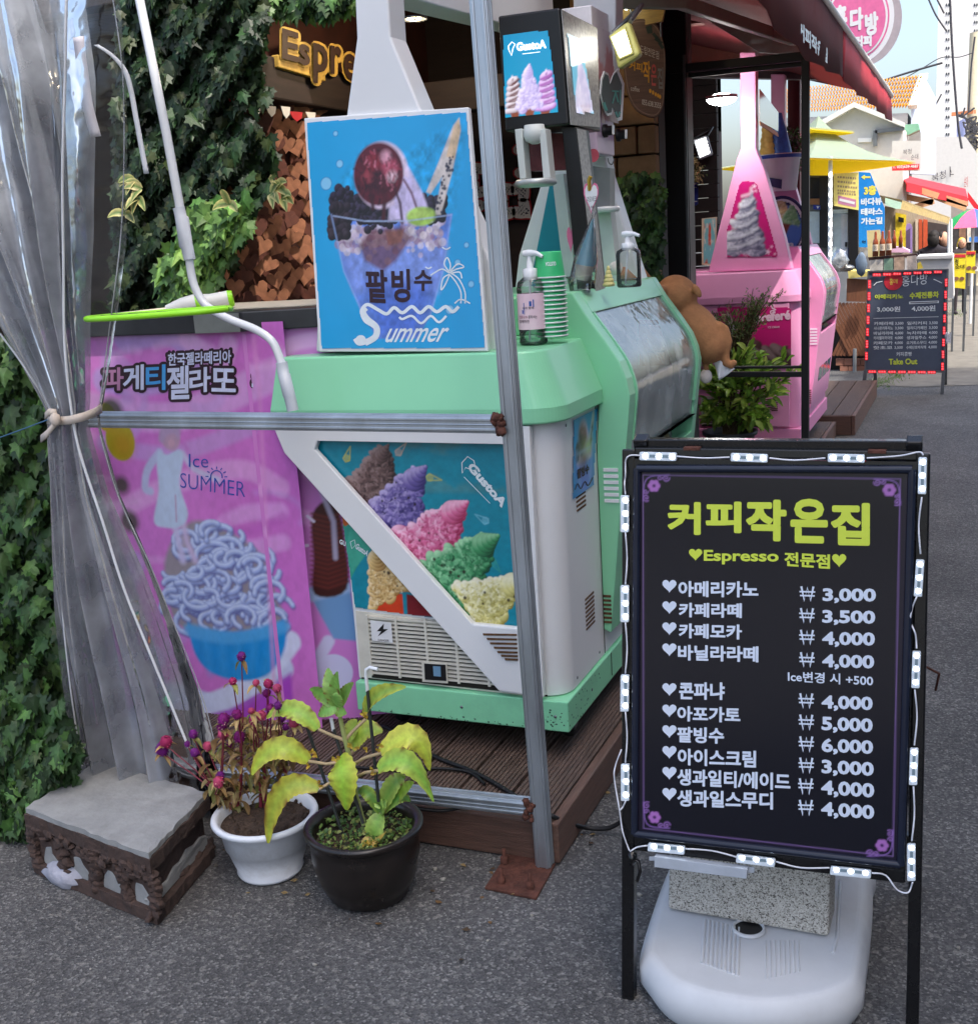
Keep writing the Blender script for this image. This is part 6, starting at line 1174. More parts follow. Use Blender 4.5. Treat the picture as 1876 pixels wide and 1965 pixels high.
for j in range(7):
    for k, (s, a, b, t) in enumerate(EL): g = 20; text(mb, s, W0, E5(a[0]-g, a[1]+g), E5(b[0]+g, b[1]+g), E5(a[0]-g, t-g), -.0035*j+.0004*k, .15)
mb.bar(W0.at(*E5(1350, 478), -.018), W0.at(*E5(1720, 590), -.018), .045, .03, (1, 0, 0)); mb.build('backing', yw, es, .004)
mb = MB()
for s, a, b, t in EL: text(mb, s, W0, E5(*a), E5(*b), E5(a[0], t), .008, .03)
mb.build('letters', mc('dark_wood', (52, 30, 20), rough=.6), es)
# wooden heart tags
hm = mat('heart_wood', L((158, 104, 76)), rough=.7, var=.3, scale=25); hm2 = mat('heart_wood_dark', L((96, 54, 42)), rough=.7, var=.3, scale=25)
def heart_mesh(r, th):
    mb = MB(); mb.prism([(0, x*r, y*r) for x, y in heart(16)], (th, 0, 0)); return mb
H1 = heart_mesh(.042, .004).build('wooden_heart', hm, None); H1m = H1.data; h2 = heart_mesh(.042, .004).build('wooden_heart', hm2, None); H2m = h2.data
k = 0; pos = []; tries_ = 0
while k < 210:
    x, y = random.uniform(415, 604), random.uniform(212, 606)
    if x < 500 and y < 330: continue
    P = px(x, y, -2.5)
    if any((P-q_).length < (.062 if k < 130 else .04) for q_ in (pos if k < 130 else pos[130:])): tries_ += 1; k += (1 if tries_ > 6000 else 0); continue
    pos.append(P); o = (H1 if k == 0 else h2 if k == 1 else None)
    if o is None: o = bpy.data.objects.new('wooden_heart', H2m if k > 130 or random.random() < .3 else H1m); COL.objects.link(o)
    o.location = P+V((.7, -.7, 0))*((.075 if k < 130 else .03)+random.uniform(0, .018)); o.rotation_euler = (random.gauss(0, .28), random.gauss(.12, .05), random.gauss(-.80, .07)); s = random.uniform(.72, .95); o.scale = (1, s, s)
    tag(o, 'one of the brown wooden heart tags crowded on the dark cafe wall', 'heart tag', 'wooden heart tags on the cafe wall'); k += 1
# white heart cards with red edges on the back wall
redc, cardw = mc('red_card', (176, 36, 44), rough=.6), mc('white_card', (206, 198, 188), rough=.7); ink = MATS['dark_ink']
def heart_card(P, rot, r):
    t = thing('heart_card', 'white message heart with a red edge on the dark back wall beside the steel post', 'heart card', P, 'red edged message hearts on the cafe wall'); t.rotation_euler = (0, rot, 0)
    for nm, k, y, m in (('edge', 1.0, 0, redc), ('card', .84, -.004, cardw)):
        mb = MB(); mb.prism([(x*r*k, y, z*r*k) for x, z in heart(18)], (0, -.003, 0)); mb.build(nm, m, t, local=True)
    mb = MB()
    for i in range(4):
        z = r*(.35-.2*i); x = -.5*r*(1-.15*i)
        while x < .45*r*(1-.2*i): l_ = random.uniform(.08, .2)*r; mb.add([(x, -.0078, z), (x+l_, -.0078, z+random.uniform(-.01, .01)), (x+l_, -.0078, z+.07*r), (x, -.0078, z+.06*r)], [(0, 1, 2, 3)]); x += l_+.06*r
    mb.build('handwriting', ink, t, local=True)
for cx_h, cy_h, r in ((930, 345, .06), (985, 385, .065), (930, 415, .06), (1040, 290, .05), (985, 310, .05)):
    for k in range(4 if r > .055 else 2): a = math.pi/4+k*math.pi/2; heart_card(py(cx_h, cy_h, 5.46)+V((.075*math.sin(a), 0, .075*math.cos(a))), a+math.pi, r)
gar = PX(-2.36)
for i, (x, y, w_, h, c) in enumerate(((446, 190, 14, 18, 0), (470, 200, 16, 20, 1), (490, 210, 15, 22, 1), (520, 212, 14, 20, 1), (548, 214, 13, 22, 1), (568, 222, 18, 18, 2), (455, 210, 12, 12, 2), (596, 222, 14, 16, 1))):
    P = [(x-w_*.7, y-h*.5), (x+w_*.7, y-h*.4), (x+w_*.6, y+h*.25), (x+.1*w_, y+h*.6), (x-w_*.35, y+h*.2)]
    mb = MB(); mb.prism([gar.at(*q) for q in P], (-.002, 0, 0)); tag(mb.build('bunting_flag', cardw if c == 1 else redc), ('curled white paper flag hanging in a row under the cafe beam' if c == 1 else 'red paper flag among white ones under the cafe beam'), 'bunting', 'paper bunting under the cafe beam')
def lamp_mat(n, c, e): return mat(n, c, emit=e, var=0)
lit = lamp_mat('lamp_white', (1, .98, .93), 9.0); litw = lamp_mat('lamp_warm', (1, .86, .45), 8.0)
c = py(795, 33, 4.2); c.z = 2.718; c = px(795, 33, -1.98); dl = thing('downlight', 'small warm recessed downlight in the dark cafe ceiling', 'lamp', c); mb = MB(); mb.lathe([(.038, 0), (.050, 0), (.050, -.008), (.038, -.006)], c, 20); mb.build('rim', castm, dl)
mb = MB()
for k in range(5): a = k*1.2566; mb.ell(c+V((.022*math.cos(a), .022*math.sin(a), -.002)), (.009, .009, .006), 8, 5)
mb.build('bulb', litw, dl)
R3 = lambda x, y: (1148.7+.19244*x, .19244*y)
def flood(label, OQ, IQ, Y, rim, th=.05):
    pl = PY(Y); t = thing('floodlight', label, 'floodlight', pl.at(*OQ[0])); mb = MB(); mb.prism([pl.at(*q) for q in OQ], (0, th, 0)); mb.build('housing', rim, t, .012, 3)
    mb = MB(); c = np.mean(IQ, 0); mid = [c+(np.array(q)-c)*1.22 for q in IQ]; ring_prism(mb, [pl.at(*q) for q in mid], [pl.at(*q) for q in IQ], (0, -.012, 0)); mb.build('bezel', rim, t, .003)
    mb = MB(); mb.poly([pl.at(*q, .004) for q in IQ]); mb.build('lit_glass', lit, t)
    mb = MB(); a = pl.at(*OQ[0]); b = pl.at(*OQ[1]); mb.tube([a+V((0, th*.5, 0)), a+V((-.02, th+.06, .02)), b+V((.02, th+.06, .06)), b+V((0, th*.5, 0))], .008, 6); mb.build('bracket', castm, t)
flood('bright square floodlight with yellowish rim beside the oval wooden sign', [R3(110, 330), R3(290, 200), R3(410, 540), R3(185, 690)], [R3(132, 375), R3(265, 295), R3(332, 520), R3(215, 572)], 3.86, mc('yellowed_plastic', (190, 186, 110), rough=.35))
flood('bright floodlight tilted on the dark wall behind the pink tower', [(1331, 268), (1356, 259), (1366, 296), (1341, 306)], [(1334, 271), (1354, 264), (1362, 293), (1343, 301)], 8.6, mc('grey_plastic', (170, 178, 188)))
c = py(1385, 190, 7.6); c = py(1384, 190, 7.2); lit2 = lamp_mat('lamp_dome', (1, .98, .95), 40.0); dm = thing('ceiling_light', 'oval white dome ceiling light glowing under the red plank ceiling', 'lamp', c); mb = MB(); mb.ell(c, (.085, .085, .034), 22, 10); mb.build('dome', lit2, dm); mb = MB(); mb.lathe([(.088, 0), (.092, .004), (.092, .02), (0, .02)], c, 24); mb.build('base', wht, dm)
mb = MB(); mb.tube([py(1150, -14, 4.9), py(1204, 14, 4.9)], .012, 10); tag(mb.build('fluorescent_tube', lamp_mat('tube_lit', (.9, 1, .85), 4.0)), 'lit fluorescent tube under the yellowish awning near the floodlight', 'lamp')
mb = MB(); mb.prism([py(1130, -60, 5.0), py(1290, -60, 5.0), py(1270, 40, 5.0), py(1172, 62, 5.0), py(1150, 40, 5.0)], (0, .02, 0)); tag(mb.build('awning_ceiling_sheet', mat('yellow_sheet', L((156, 124, 54)), rough=.5, var=.3, stretch=(1, 1, 8))), 'yellowish ribbed ceiling panel above the floodlight', 'panel')
def glow(nm, loc, e, col, r, parent): d = bpy.data.lights.new(nm, 'POINT'); d.energy = e; d.color = col; d.shadow_soft_size = r; o = bpy.data.objects.new(nm, d); COL.objects.link(o); o.parent = parent; o.location = V(loc)-OFF[parent]
glow('lamp_light', px(795, 33, -1.98)+V((0, 0, -.03)), 3, (1, .78, .5), .03, dl); glow('lamp_light', dm.location+V((0, -.02, -.06)), 2.2, (1, .97, .92), .08, dm)
for o_ in [q for q in bpy.data.objects if q.name.startswith('floodlight')]: glow('lamp_light', V(o_.location)+V((.05, -.12, -.04)), .2, (1, .97, .9), .06, o_)
# oval sign
ov = thing('hanging_sign', 'oval brown wooden cafe sign with painted letters hanging by the floodlight', 'sign', py(1240, 135, 5.0)); OV = Pl(py(1240, 135, 5.0), (1, .35, 0), (0, 0, 1))
oq = smooth([(1200, 52), (1214, 38), (1240, 36), (1262, 50), (1273, 80), (1277, 110), (1276, 160), (1273, 200), (1262, 222), (1245, 224), (1222, 212), (1206, 186), (1199, 150), (1196, 110)], 4, True)
mb = MB(); mb.prism([OV.at(*q) for q in oq], -OV.n*.025); mb.build('board', mat('sign_wood', L((104, 80, 66)), rough=.7, var=.25, scale=8, stretch=(1, 1, 10)), ov, .004)
mb = MB(); stroke(mb, OV, [(1238+(x-1238)*.94, 132+(y-132)*.95) for x, y in oq], 1.6, .001, True); mb.build('border', mc('pale_wood_line', (140, 112, 92)), ov)
def ovt(s, a, b, t, m, nm='lettering', bold=.02): mb = MB(); text(mb, s, OV, R3(*a), R3(*b), R3(a[0], t), .0015, bold); mb.build(nm, m, ov)
cr = mc('cream_paint', (206, 194, 178)); yl = mc('yellow_paint', (222, 158, 40)); rd = mc('coral_paint', (192, 84, 74)); gg = mc('grey_paint', (126, 120, 110))
ovt('드립전문점', (410, 520), (598, 590), 440, cr, bold=0); ovt('커피', (300, 690), (432, 720), 600, yl); ovt('작', (440, 815), (512, 825), 600, yl); ovt('은', (520, 850), (575, 855), 635, rd); ovt('집', (585, 880), (640, 885), 665, gg); ovt('coffee', (318, 900), (405, 915), 850, cr, bold=0); ovt('055.638.3555', (430, 1040), (618, 1080), 985, cr, bold=.01)
mb = MB()
for x, y in ((512, 905), (540, 920), (566, 938), (590, 950), (610, 962)): disc(mb, OV, *R3(x, y), 2.2, .0015, 10, 4)
mb.build('painted_beans', yl, ov); mb = MB()
for A, B in (((480, 260), (500, 330)), ((510, 250), (520, 330)), ((540, 330), (600, 400)), ((560, 380), (630, 430)), ((600, 420), (640, 480))): stroke(mb, OV, [R3(*A), R3(*B)], 6, .0015)
mb.build('painted_leaves', mc('dark_leaf_paint', (48, 60, 48)), ov); mb = MB(); mb.tube([OV.at(1268, 70), OV.at(1267, 40), OV.at(1266, -10)], .004, 6); mb.tube([OV.at(1212, 45), OV.at(1208, 0)], .004, 6); mb.build('chain', castm, ov)
ivy('climbing_plant', 'green climbing plant on the tan stone wall below the oval sign', [(1185, 350), (1235, 330), (1262, 360), (1272, 430), (1268, 560), (1215, 560), (1195, 470)], 5.05, .2, 620, .05, dkiv+mdiv, cat='plant')
# ================================================================ awning and black frame
awn = thing('awning', 'long dark red roller awning with white cafe name on its valance', 'awning', (-.6, 6, 2.45)); AV = PX(-.6)
cloth = mat('awning_cloth', L((116, 30, 40)), rough=.75, var=.12, scale=4); clothb = mat('awning_cloth_brownred', L((98, 46, 46)), rough=.8, var=.2, scale=4, stretch=(1, 6, .6))
mb = MB(); q = [(-.61, 3.9, 2.44), (-.61, 9.35, 2.44), (-2.6, 9.35, 3.06), (-2.6, 3.9, 3.06)]; mb.prism(q, (0, 0, .006)); mb.build('canopy', cloth, awn)
bot = smooth([(1380, -80), (1448, 0), (1490, 52), (1539, 104), (1575, 128), (1616, 147)], 3); 
def valance(nm, bt, m):
    mb = MB(); B = [AV.at(*b) for b in bt]; T_ = [V((-.6, b.y, 2.445)) for b in B]; n = len(B); w_ = [V((.012*math.sin(b.y*9), 0, 0)) for b in B]
    mb.strip([b+w for b, w in zip(B, w_)], T_); return mb.build(nm, m, awn, solid=.004)
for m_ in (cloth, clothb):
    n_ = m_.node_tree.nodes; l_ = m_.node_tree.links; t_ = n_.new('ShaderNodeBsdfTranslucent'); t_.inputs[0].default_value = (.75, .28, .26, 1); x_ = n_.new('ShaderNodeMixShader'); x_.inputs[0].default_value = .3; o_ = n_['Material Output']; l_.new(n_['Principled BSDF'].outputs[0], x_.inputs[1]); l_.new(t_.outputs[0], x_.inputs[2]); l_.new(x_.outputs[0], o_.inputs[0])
valance('valance', bot, clothb); valance('valance', smooth([(1616.5, 147), (1640, 176), (1662, 190), (1685, 212), (1708, 232)], 3), mat('awning_cloth_red', L((172, 40, 52)), rough=.7, var=.1, scale=5, stretch=(1, 5, .6)))  # near length in a darker brown-red, far length in a brighter red
mb = MB(); mb.tube([(-.6, 3.9, 2.452), (-.6, 9.36, 2.452)], .018, 8); mb.build('front_bar', mc('white_aluminium', (214, 210, 206), rough=.35), awn)
mb = MB(); text(mb, '커피작은집', AV, (1531, 72), (1587, 122), (1531, 36), .006, .05); mb.build('lettering', pw, awn)
armm = mc('awning_arm_grey', (146, 158, 140), rough=.4, var=.08)
mb = MB(); mb.bar(py(1190, 6, 4.3), py(1312, 8, 4.7), .03, .035); mb.bar(py(1300, 2, 4.7), py(1525, 78, 6.4), .035, .05); mb.build('folding_arm', armm, awn, .004)
mb = MB(); mb.prism([py(1358, 27, 6.6), py(1440, 56, 6.6), py(1536, 82, 6.6), py(1540, 106, 6.6), py(1456, 100, 6.6), py(1363, 42, 6.6)], (0, .02, .0)); mb.build('light_gap_panel', mat('sunlit_gap_white', (.75, .74, .70), rough=.6), awn)  # white panel put in for the bright sunlit gap at the awning
bf = thing('black_frame', 'slim black steel frame with a tall post in front of the pink kiosk', 'frame', (-.762, 5.9, 0)); bm_ = mc('black_paint', (22, 22, 24))
def fb(nm, A, B, w_, Y=5.9, h=None): mb = MB(); mb.bar(A if isinstance(A, V) else py(*A, Y), B if isinstance(B, V) else py(*B, Y), w_, h or w_, (0, 1, 0)); return mb.build(nm, bm_, bf, .003)
fb('post', V((-.762, 5.9, .002)), V((-.762, 5.9, 2.33)), .036); fb('top_beam', (1283, 134), (1540, 108), .04); fb('top_bar', (1290, 148), (1540, 122), .022, 5.95); fb('lower_bar', (1398, 705), (1540, 704), .014); fb('lower_bar', (1380, 718), (1540, 718), .026)
fb('pillar', V((-1.385, 5.95, .116)), V((-1.385, 5.95, 2.7)), .125); mb = MB(); mb.bar((-1.33, 5.87, .117), (-1.33, 5.87, 2.4), .008, .012); mb.build('edge_highlight', castm, bf)  # grey strip added as the highlight along the pillar's edge
mb = MB(); mb.prism([py(1282, 20, 5.93), py(1520, 60, 5.93), py(1545, 100, 5.93), py(1286, 126, 5.93)], (0, .002, 0)); mb.build('clear_sheet', clear_mat('dusty_clear_sheet', (.9, .87, .87), .14, (.4, .36, .36), .1, .1), bf)
# ================================================================ around the pink kiosk
dz = V((0, 0, 0))
tub = thing('giant_tub', 'white and blue ice cream tub model with a huge swirl cone on the pink kiosk', 'display model', py(1492, 375, 8.2)); Y8 = 8.2
c = py(1494, 366, Y8); mb = MB(); mb.lathe([(0, 0), (.115, 0), (.138, .20), (.150, .20), (.150, .235), (.138, .235), (.12, .20), (0, .20)], c, 30); mb.build('tub', wht, tub); mb = MB(); mb.lathe([(.1515, .206), (.1515, .229)], c, 30); mb.build('blue_band', mc('royal_blue', (44, 70, 160)), tub)
mb = MB(); shape(mb, Pl(c+V((-.02, -.128, .09)), (1, 0, 0), (0, 0, 1)), [(1474, 340), (1500, 344), (1499, 362), (1474, 356)], .0); mb.build('badge', mc('navy_badge', (48, 40, 96)), tub)
mb = MB(); c2 = py(1471, 318, Y8-.03)
for k in range(9): mb.lathe([(.05-.003*k, 0), (.062-.0045*k, .02), (.05-.004*k, .042)], c2+V((.004*(k % 2), 0, .036*k)), 16)
mb.build('swirl', mc('caramel_cream', (214, 178, 96), rough=.5, var=.2), tub)
mb = MB(); a, b = py(1497, 318, Y8+.05), py(1488, 218, Y8+.05); mb.tube([a, a.lerp(b, .7), b.lerp(a, .12), b], [.095, .06, .045, .04], 12); mb.build('cone_pack', mc('pack_blue', (60, 110, 200), rough=.35, var=.5, scale=9), tub)
rs = thing('round_sign', 'round ice cream sign with navy rim between the pink tower and black post', 'sign', py(1500, 440, 8.3)); RP = PY(8.3); cr_ = (1499, 438)
mb = MB(); disc(mb, RP, *cr_, 49, 0, 40, 62); o_ = mb.v[:]; mb = MB(); mb.prism(o_, (0, .03, 0)); mb.build('rim', mc('navy_badge', (48, 40, 96)), rs); mb = MB(); disc(mb, RP, *cr_, 44, .002, 40, 56); mb.build('white_ring', wht, rs)
p = Pic(RP, [(1455, 380), (1545, 380), (1545, 498), (1455, 498)], (240, 240, 244)); p.disc(cr_, 42, (36, 34, 84), ry=54); p.disc((1500, 440), 38, (70, 130, 206), ry=46); p.serve((1483, 425), (1472, 385), 16, (150, 40, 90), (220, 130, 170), (246, 220, 232), 70, .26); p.serve((1500, 420), (1498, 370), 14, (170, 150, 80), (226, 208, 150), (248, 240, 214), 70, .26); p.serve((1516, 430), (1522, 388), 15, (60, 130, 70), (130, 190, 130), (200, 232, 196), 70, .26); p.poly([(1480, 425), (1516, 430), (1500, 470)], (120, 60, 40)); p.disc((1510, 478), 8, (236, 226, 60))
p.build('printed_face', rs, off=.004, clip=[(cr_[0]+42*math.cos(t), cr_[1]+54*math.sin(t)) for t in np.linspace(0, 6.2, 30)])
mb = MB(); text(mb, 'm', RP, (1505, 475), (1522, 474), (1505, 466), .006, .06); mb.build('lettering', pw, rs)
hd = PX(-1.26); mb = MB(); mb.prism([px(*q, -1.22) for q in ((1456, 170), (1492, 215), (1492, 252), (1456, 232))], (.004, 0, 0)); tag(mb.build('hood_panel', clear_mat('smoky_panel', (.85, .7, .66), .25, (.5, .35, .3), .1)), 'smoky clear side panel under the pink kiosk arch', 'panel')
mb = MB(); gq = [(1456, 232), (1490, 254), (1492, 262), (1457, 240)]; mb.prism([px(*q, -1.215) for q in gq], (.006, 0, 0)); tag(mb.build('hood_trim', mc('peach_trim', (232, 170, 130))), 'peach coloured lower trim of the smoky hood panel', 'trim')
# shrub in a black pot
sp = py(1400, 826, 6.7); shp = thing('flower_pot', 'dark plastic pot on the deck holding the leafy green shrub', 'flower pot', (sp.x, 6.7, DECKZ)); h_ = sp.z-DECKZ
mb = MB(); mb.lathe([(.10, .001), (.14, h_-.03), (.158, h_-.02), (.160, h_), (.146, h_), (.136, h_-.06), (0, h_-.05)], (sp.x, 6.7, DECKZ), 32); mb.build('pot', mc('dark_pot', (46, 50, 54), rough=.45), shp)
def bush(name, label, polyg, Y, dY, n, ln, cols, root, nst, thin=1.0, cat='shrub'):
    t = thing(name, label, cat, root); mb = MB(); ms = MB(); xs = [p[0] for p in polyg]; ys = [p[1] for p in polyg]; tips = []
    for i in range(nst):
        while True:
            x, y = random.uniform(min(xs), max(xs)), random.uniform(min(ys), max(ys))
            if inpoly(x, y, polyg): break
        tp = py(x, y, Y+random.uniform(-dY, dY)); m = V(root).lerp(tp, .55)+V((random.uniform(-.05, .05), 0, .08)); ms.tube([V(root)+V((random.uniform(-.04, .04), 0, 0)), m, tp], [.006*thin, .004*thin, .002*thin], 5); tips.append((m, tp))
    for i in range(n):
        m, tp = random.choice(tips); f = random.random()**.7; p = m.lerp(tp, f)+V((random.gauss(0, .015), random.gauss(0, .02), random.gauss(0, .012))); d = ((tp-m).normalized()*.7+V((random.uniform(-1, 1), random.uniform(-1, .6), random.uniform(-.7, .8)))).normalized()*ln*random.uniform(.6, 1.2)
        leaf(mb, p, p+d*.5+V((0, 0, ln*.1)), p+d, ln*.42*random.uniform(.8, 1.2)*thin, (random.uniform(-.4, .4), -.6, 1), .25, random.choice(cols), n=4)
    ms.build('stem', mc('brown_stem', (96, 80, 56), rough=.8), t); mb.build('foliage', LEAF, t)
bush('green_shrub', 'leafy bright green shrub growing in the dark pot before the pink kiosk', [(1350, 700), (1400, 690), (1440, 650), (1470, 700), (1520, 680), (1528, 715), (1490, 740), (1500, 790), (1470, 820), (1360, 820), (1345, 770)], 6.65, .14, 900, .075, [(128, 166, 62), (150, 186, 74), (104, 140, 54), (176, 200, 90), (112, 146, 66)], (sp.x, 6.7, sp.z-.02), 60)
bush('wispy_bush', 'thin wispy bush with tiny leaves rising in front of the pink kiosk panel', [(1345, 590), (1400, 570), (1450, 548), (1510, 556), (1480, 590), (1470, 620), (1440, 680), (1370, 690), (1345, 640)], 6.95, .12, 1700, .024, [(100, 126, 70), (120, 140, 80), (86, 108, 62), (136, 130, 86)], (py(1400, 740, 6.95)), 75, .8)
# inner wall of the second shop: plate, picture, flowers
iw = thing('inner_wall', 'dark brown clapboard wall inside the second shop, with a picture leaning on it', 'wall', (-1.9, 8.95, 0)); mb = MB()
for i in range(26): mb.box((-2.3, 8.93-.006*(i % 2), .12+i*.1), (-1.79, 8.99, .12+i*.1+.094))
mb.build('boards', mat('clapboard', L((40, 30, 30)), rough=.6, var=.3), iw)
IP = PY(8.92); ap_ = [(1315, 341), (1327, 332), (1339, 341), (1339, 391), (1335, 394), (1319, 394), (1315, 390)]
mb = MB(); mb.prism([IP.at(*q) for q in ap_], (0, -.006, 0)); adp = tag(mb.build('address_plate', mc('plate_blue', (28, 44, 130), rough=.35)), 'blue house number plate with a white 5 on the dark wall', 'sign'); mb = MB(); text(mb, '5', IP, (1323, 385), (1332, 385), (1323, 366), .008, .04); stroke(mb, IP, [(1319, 352), (1335, 352)], 3, .008); stroke(mb, IP, [(1320, 346), (1334, 346)], 3, .008); stroke(mb, IP, [(1319, 359), (1336, 359)], 1, .008); stroke(mb, IP, [(1332, 386), (1337, 386)], 1.5, .008); mb.build('lettering', pw, adp)
FA = PY(8.2); fr_ = [(1346, 419), (1374, 416), (1371, 510), (1346, 508)]; mb = MB(); mb.prism([FA.at(*q) for q in fr_], (0, .03, 0)); fa = tag(mb.build('framed_picture', mc('pale_frame', (206, 190, 160))), 'framed aqua and red picture standing left of the pink tower', 'picture')
p = Pic(FA, [(1349, 419), (1374, 419), (1374, 508), (1349, 508)], (120, 190, 196), 2.0); p.put(np.clip((p.noise(4, 8)-.55)*8, 0, 1)*np.clip((p.P((0, 470))[1]+14-p.Y)/8, 0, 1), (206, 80, 50)); p.put(np.clip((p.noise(6, 9)-.6)*8, 0, 1), (226, 214, 200), .8); p.build('picture', fa, off=.002, clip=[(1350, 420), (1373, 418), (1370, 507), (1349, 505)])
bush('dried_flowers', 'tan dried flower bunch with green sprigs hanging above the number plate', [(1314, 315), (1328, 310), (1340, 330), (1345, 352), (1335, 350), (1318, 345)], 8.7, .05, 520, .028, [(186, 158, 116), (160, 130, 92), (96, 110, 70), (206, 184, 140)], py(1326, 330, 8.75), 26, 1, 'flowers')
bush('vine', 'flowering vine climbing the post right of the pink tower', [(1508, 240), (1532, 250), (1535, 330), (1512, 340)], 9.4, .06, 700, .04, [(70, 96, 54), (120, 70, 80), (90, 116, 66), (150, 110, 110)], py(1520, 345, 9.4), 26, 1, 'vine')
mb = MB(); mb.bar(py(1524, 130, 9.5), py(1524, 560, 9.5), .09, .09, (0, 1, 0)); tag(mb.build('maroon_post', maroon), 'maroon timber post wrapped with the flowering vine', 'post')

# ================================================================ the street beyond
B2 = lambda x, y: (1542.5+.17775*x, 295.4+.17775*y)
S2 = lambda x, y: (1641+.2005*x, .2005*y)
def slab(name, label, cat, Q, Y, m, th=.03, zf=None, kind=None, parent=None):
    pl = PY(Y); mb = MB(); mb.prism([pl.at(*(zf(*q) if zf else q)) for q in Q], (0, th, 0)); o = mb.build(name, m, parent, 0)
    return o if parent else tag(o, label, cat, None, kind)
# round projecting sign
RSn = PY(10.6); rc = (1643, 38); hs = thing('round_shop_sign', 'round pink projecting shop sign with a white rim against the sky', 'sign', RSn.at(*rc))
mb = MB(); disc(mb, RSn, *rc, 71, 0, 48, 84); o_ = [V(v)+V((.06, 0, -.02)) for v in mb.v]; mb = MB(); mb.prism(mb.v or o_, (-.06, .16, .02)); mb.build('drum', mc('sign_drum', (176, 166, 170), rough=.4), hs)
mb = MB(); disc(mb, RSn, *rc, 71, .001, 48, 84); mb.prism(list(map(V, mb.v)), (0, .02, 0)) if False else None; mb.build('rim', wht, hs); mb = MB(); disc(mb, RSn, *rc, 62, .004, 48, 74); mb.build('line', mc('sign_rose', (222, 110, 160)), hs); mb = MB(); disc(mb, RSn, *rc, 59, .007, 48, 71); mb.build('line', wht, hs); mb = MB(); disc(mb, RSn, *rc, 55, .010, 48, 67); mb.build('face', MATS['sign_rose'], hs)
mb = MB(); text(mb, '홍', RSn, (1600, 64), (1626, 58), (1598, 12), .013, .07); text(mb, '다', RSn, (1630, 60), (1656, 56), (1630, 16), .013, .06); text(mb, '방', RSn, (1660, 70), (1686, 64), (1658, 26), .013, .06); text(mb, '리커피', RSn, (1622, 92), (1672, 88), (1622, 70), .013, .07); text(mb, 'COFFEE', RSn, (1620, 102), (1652, 99), (1620, 95), .013, .02); mb.build('lettering', wht, hs)
# orange roofed house
tilem = mat('orange_tiles', (.46, .17, .006), rough=.6, var=.25, scale=3); hw = mat('house_white', (.58, .57, .55), rough=.8, var=.05)
oh = thing('tiled_house', 'white house with a bright orange clay tile roof', 'house', py(1650, 300, 19)); Yh = 19.0
A_, B__, C_, D_ = py(1500, 176, Yh+1.6), py(1772, 148, Yh+1.6), py(1748, 211, Yh), py(1500, 222, Yh)
mb = MB(); n = 46
for i in range(n):
    t0, t1 = i/n, (i+1)/n; prof = [(0, 0), (.25, .035), (.5, .05), (.75, .035), (1, 0)]
    for j in range(7):
        s0, s1 = j/7, (j+1)/7+.01
        P0 = [D_.lerp(C_, t0+(t1-t0)*u).lerp(A_.lerp(B__, t0+(t1-t0)*u), s0)+V((0, -.03, .03+h)) for u, h in prof]; P1 = [D_.lerp(C_, t0+(t1-t0)*u).lerp(A_.lerp(B__, t0+(t1-t0)*u), min(1, s1))+V((0, 0, h)) for u, h in prof]; mb.strip(P0, P1, True)
mb.build('roof', tilem, oh); mb = MB(); mb.prism([D_+V((0, .05, -.03)), C_+V((-.05, .05, -.03)), C_+V((-.05, .05, -3.4)), D_+V((0, .05, -3.4))], (0, 1.5, 0)); mb.build('wall', hw, oh)
mb = MB(); mb.bar(B__+V((0, 0, .03)), C_+V((.02, -.02, .04)), .12, .06); mb.build('verge', mc('verge_cream', (230, 214, 190)), oh); mb = MB(); mb.prism([B__, C_, C_+V((.0, 0, -.9)), B__+V((.18, 0, -1.5)), B__+V((.16, .2, -.3))], (.02, .3, 0)); mb.build('gable', mc('gable_grey', (176, 186, 200)), oh); mb = MB(); mb.prism([C_+V((-.28, -.02, -.22)), C_+V((-.02, -.02, -.22)), C_+V((-.02, -.02, -.52)), C_+V((-.28, -.02, -.52))], (0, .02, 0)); mb.build('yellow_panel', mc('bright_yellow', (244, 214, 80)), oh)
wh_ = thing('gabled_house', 'low white gabled building in front of the orange tile roof', 'house', py(1650, 330, 17)); Yg = 17.0; gp = PY(Yg)
mb = MB(); mb.prism([gp.at(*q) for q in ((1560, 246), (1640, 206), (1732, 244), (1732, 480), (1560, 480))], (0, 1.5, 0)); mb.build('wall', hw, wh_)
mb = MB(); mb.prism([gp.at(*q) for q in ((1552, 246), (1640, 197), (1736, 236), (1736, 245), (1640, 207), (1552, 257))], (0, -.15, 0)); mb.build('roof_edge', mc('roof_edge_grey', (214, 214, 210)), wh_); mb = MB(); mb.bar(gp.at(1679, 280, .05), gp.at(1679, 250, .05), .05, .05); mb.bar(gp.at(1679, 252, .05), gp.at(1735, 246, .05), .05, .05); mb.build('gutter_pipe', mc('grey_metal', (120, 122, 124)), wh_); mb = MB(); mb.prism([gp.at(*q) for q in ((1646, 265), (1672, 264), (1672, 272), (1646, 273))], (0, -.03, 0)); mb.build('ledge', wht, wh_)
gs_ = thing('green_lean_to', 'small grey lean-to with green corrugated roof beside the gabled house', 'shed', py(1740, 250, 18)); slab('roof', '', '', [(415, 1195), (600, 1180), (612, 1240), (500, 1290)], 17.9, mc('green_sheet', (120, 170, 140), rough=.5), .3, S2, None, gs_); slab('wall', '', '', [(410, 1200), (470, 1200), (620, 1260), (620, 1345), (420, 1345)], 18.3, mc('shed_grey', (150, 152, 150)), .3, S2, None, gs_)
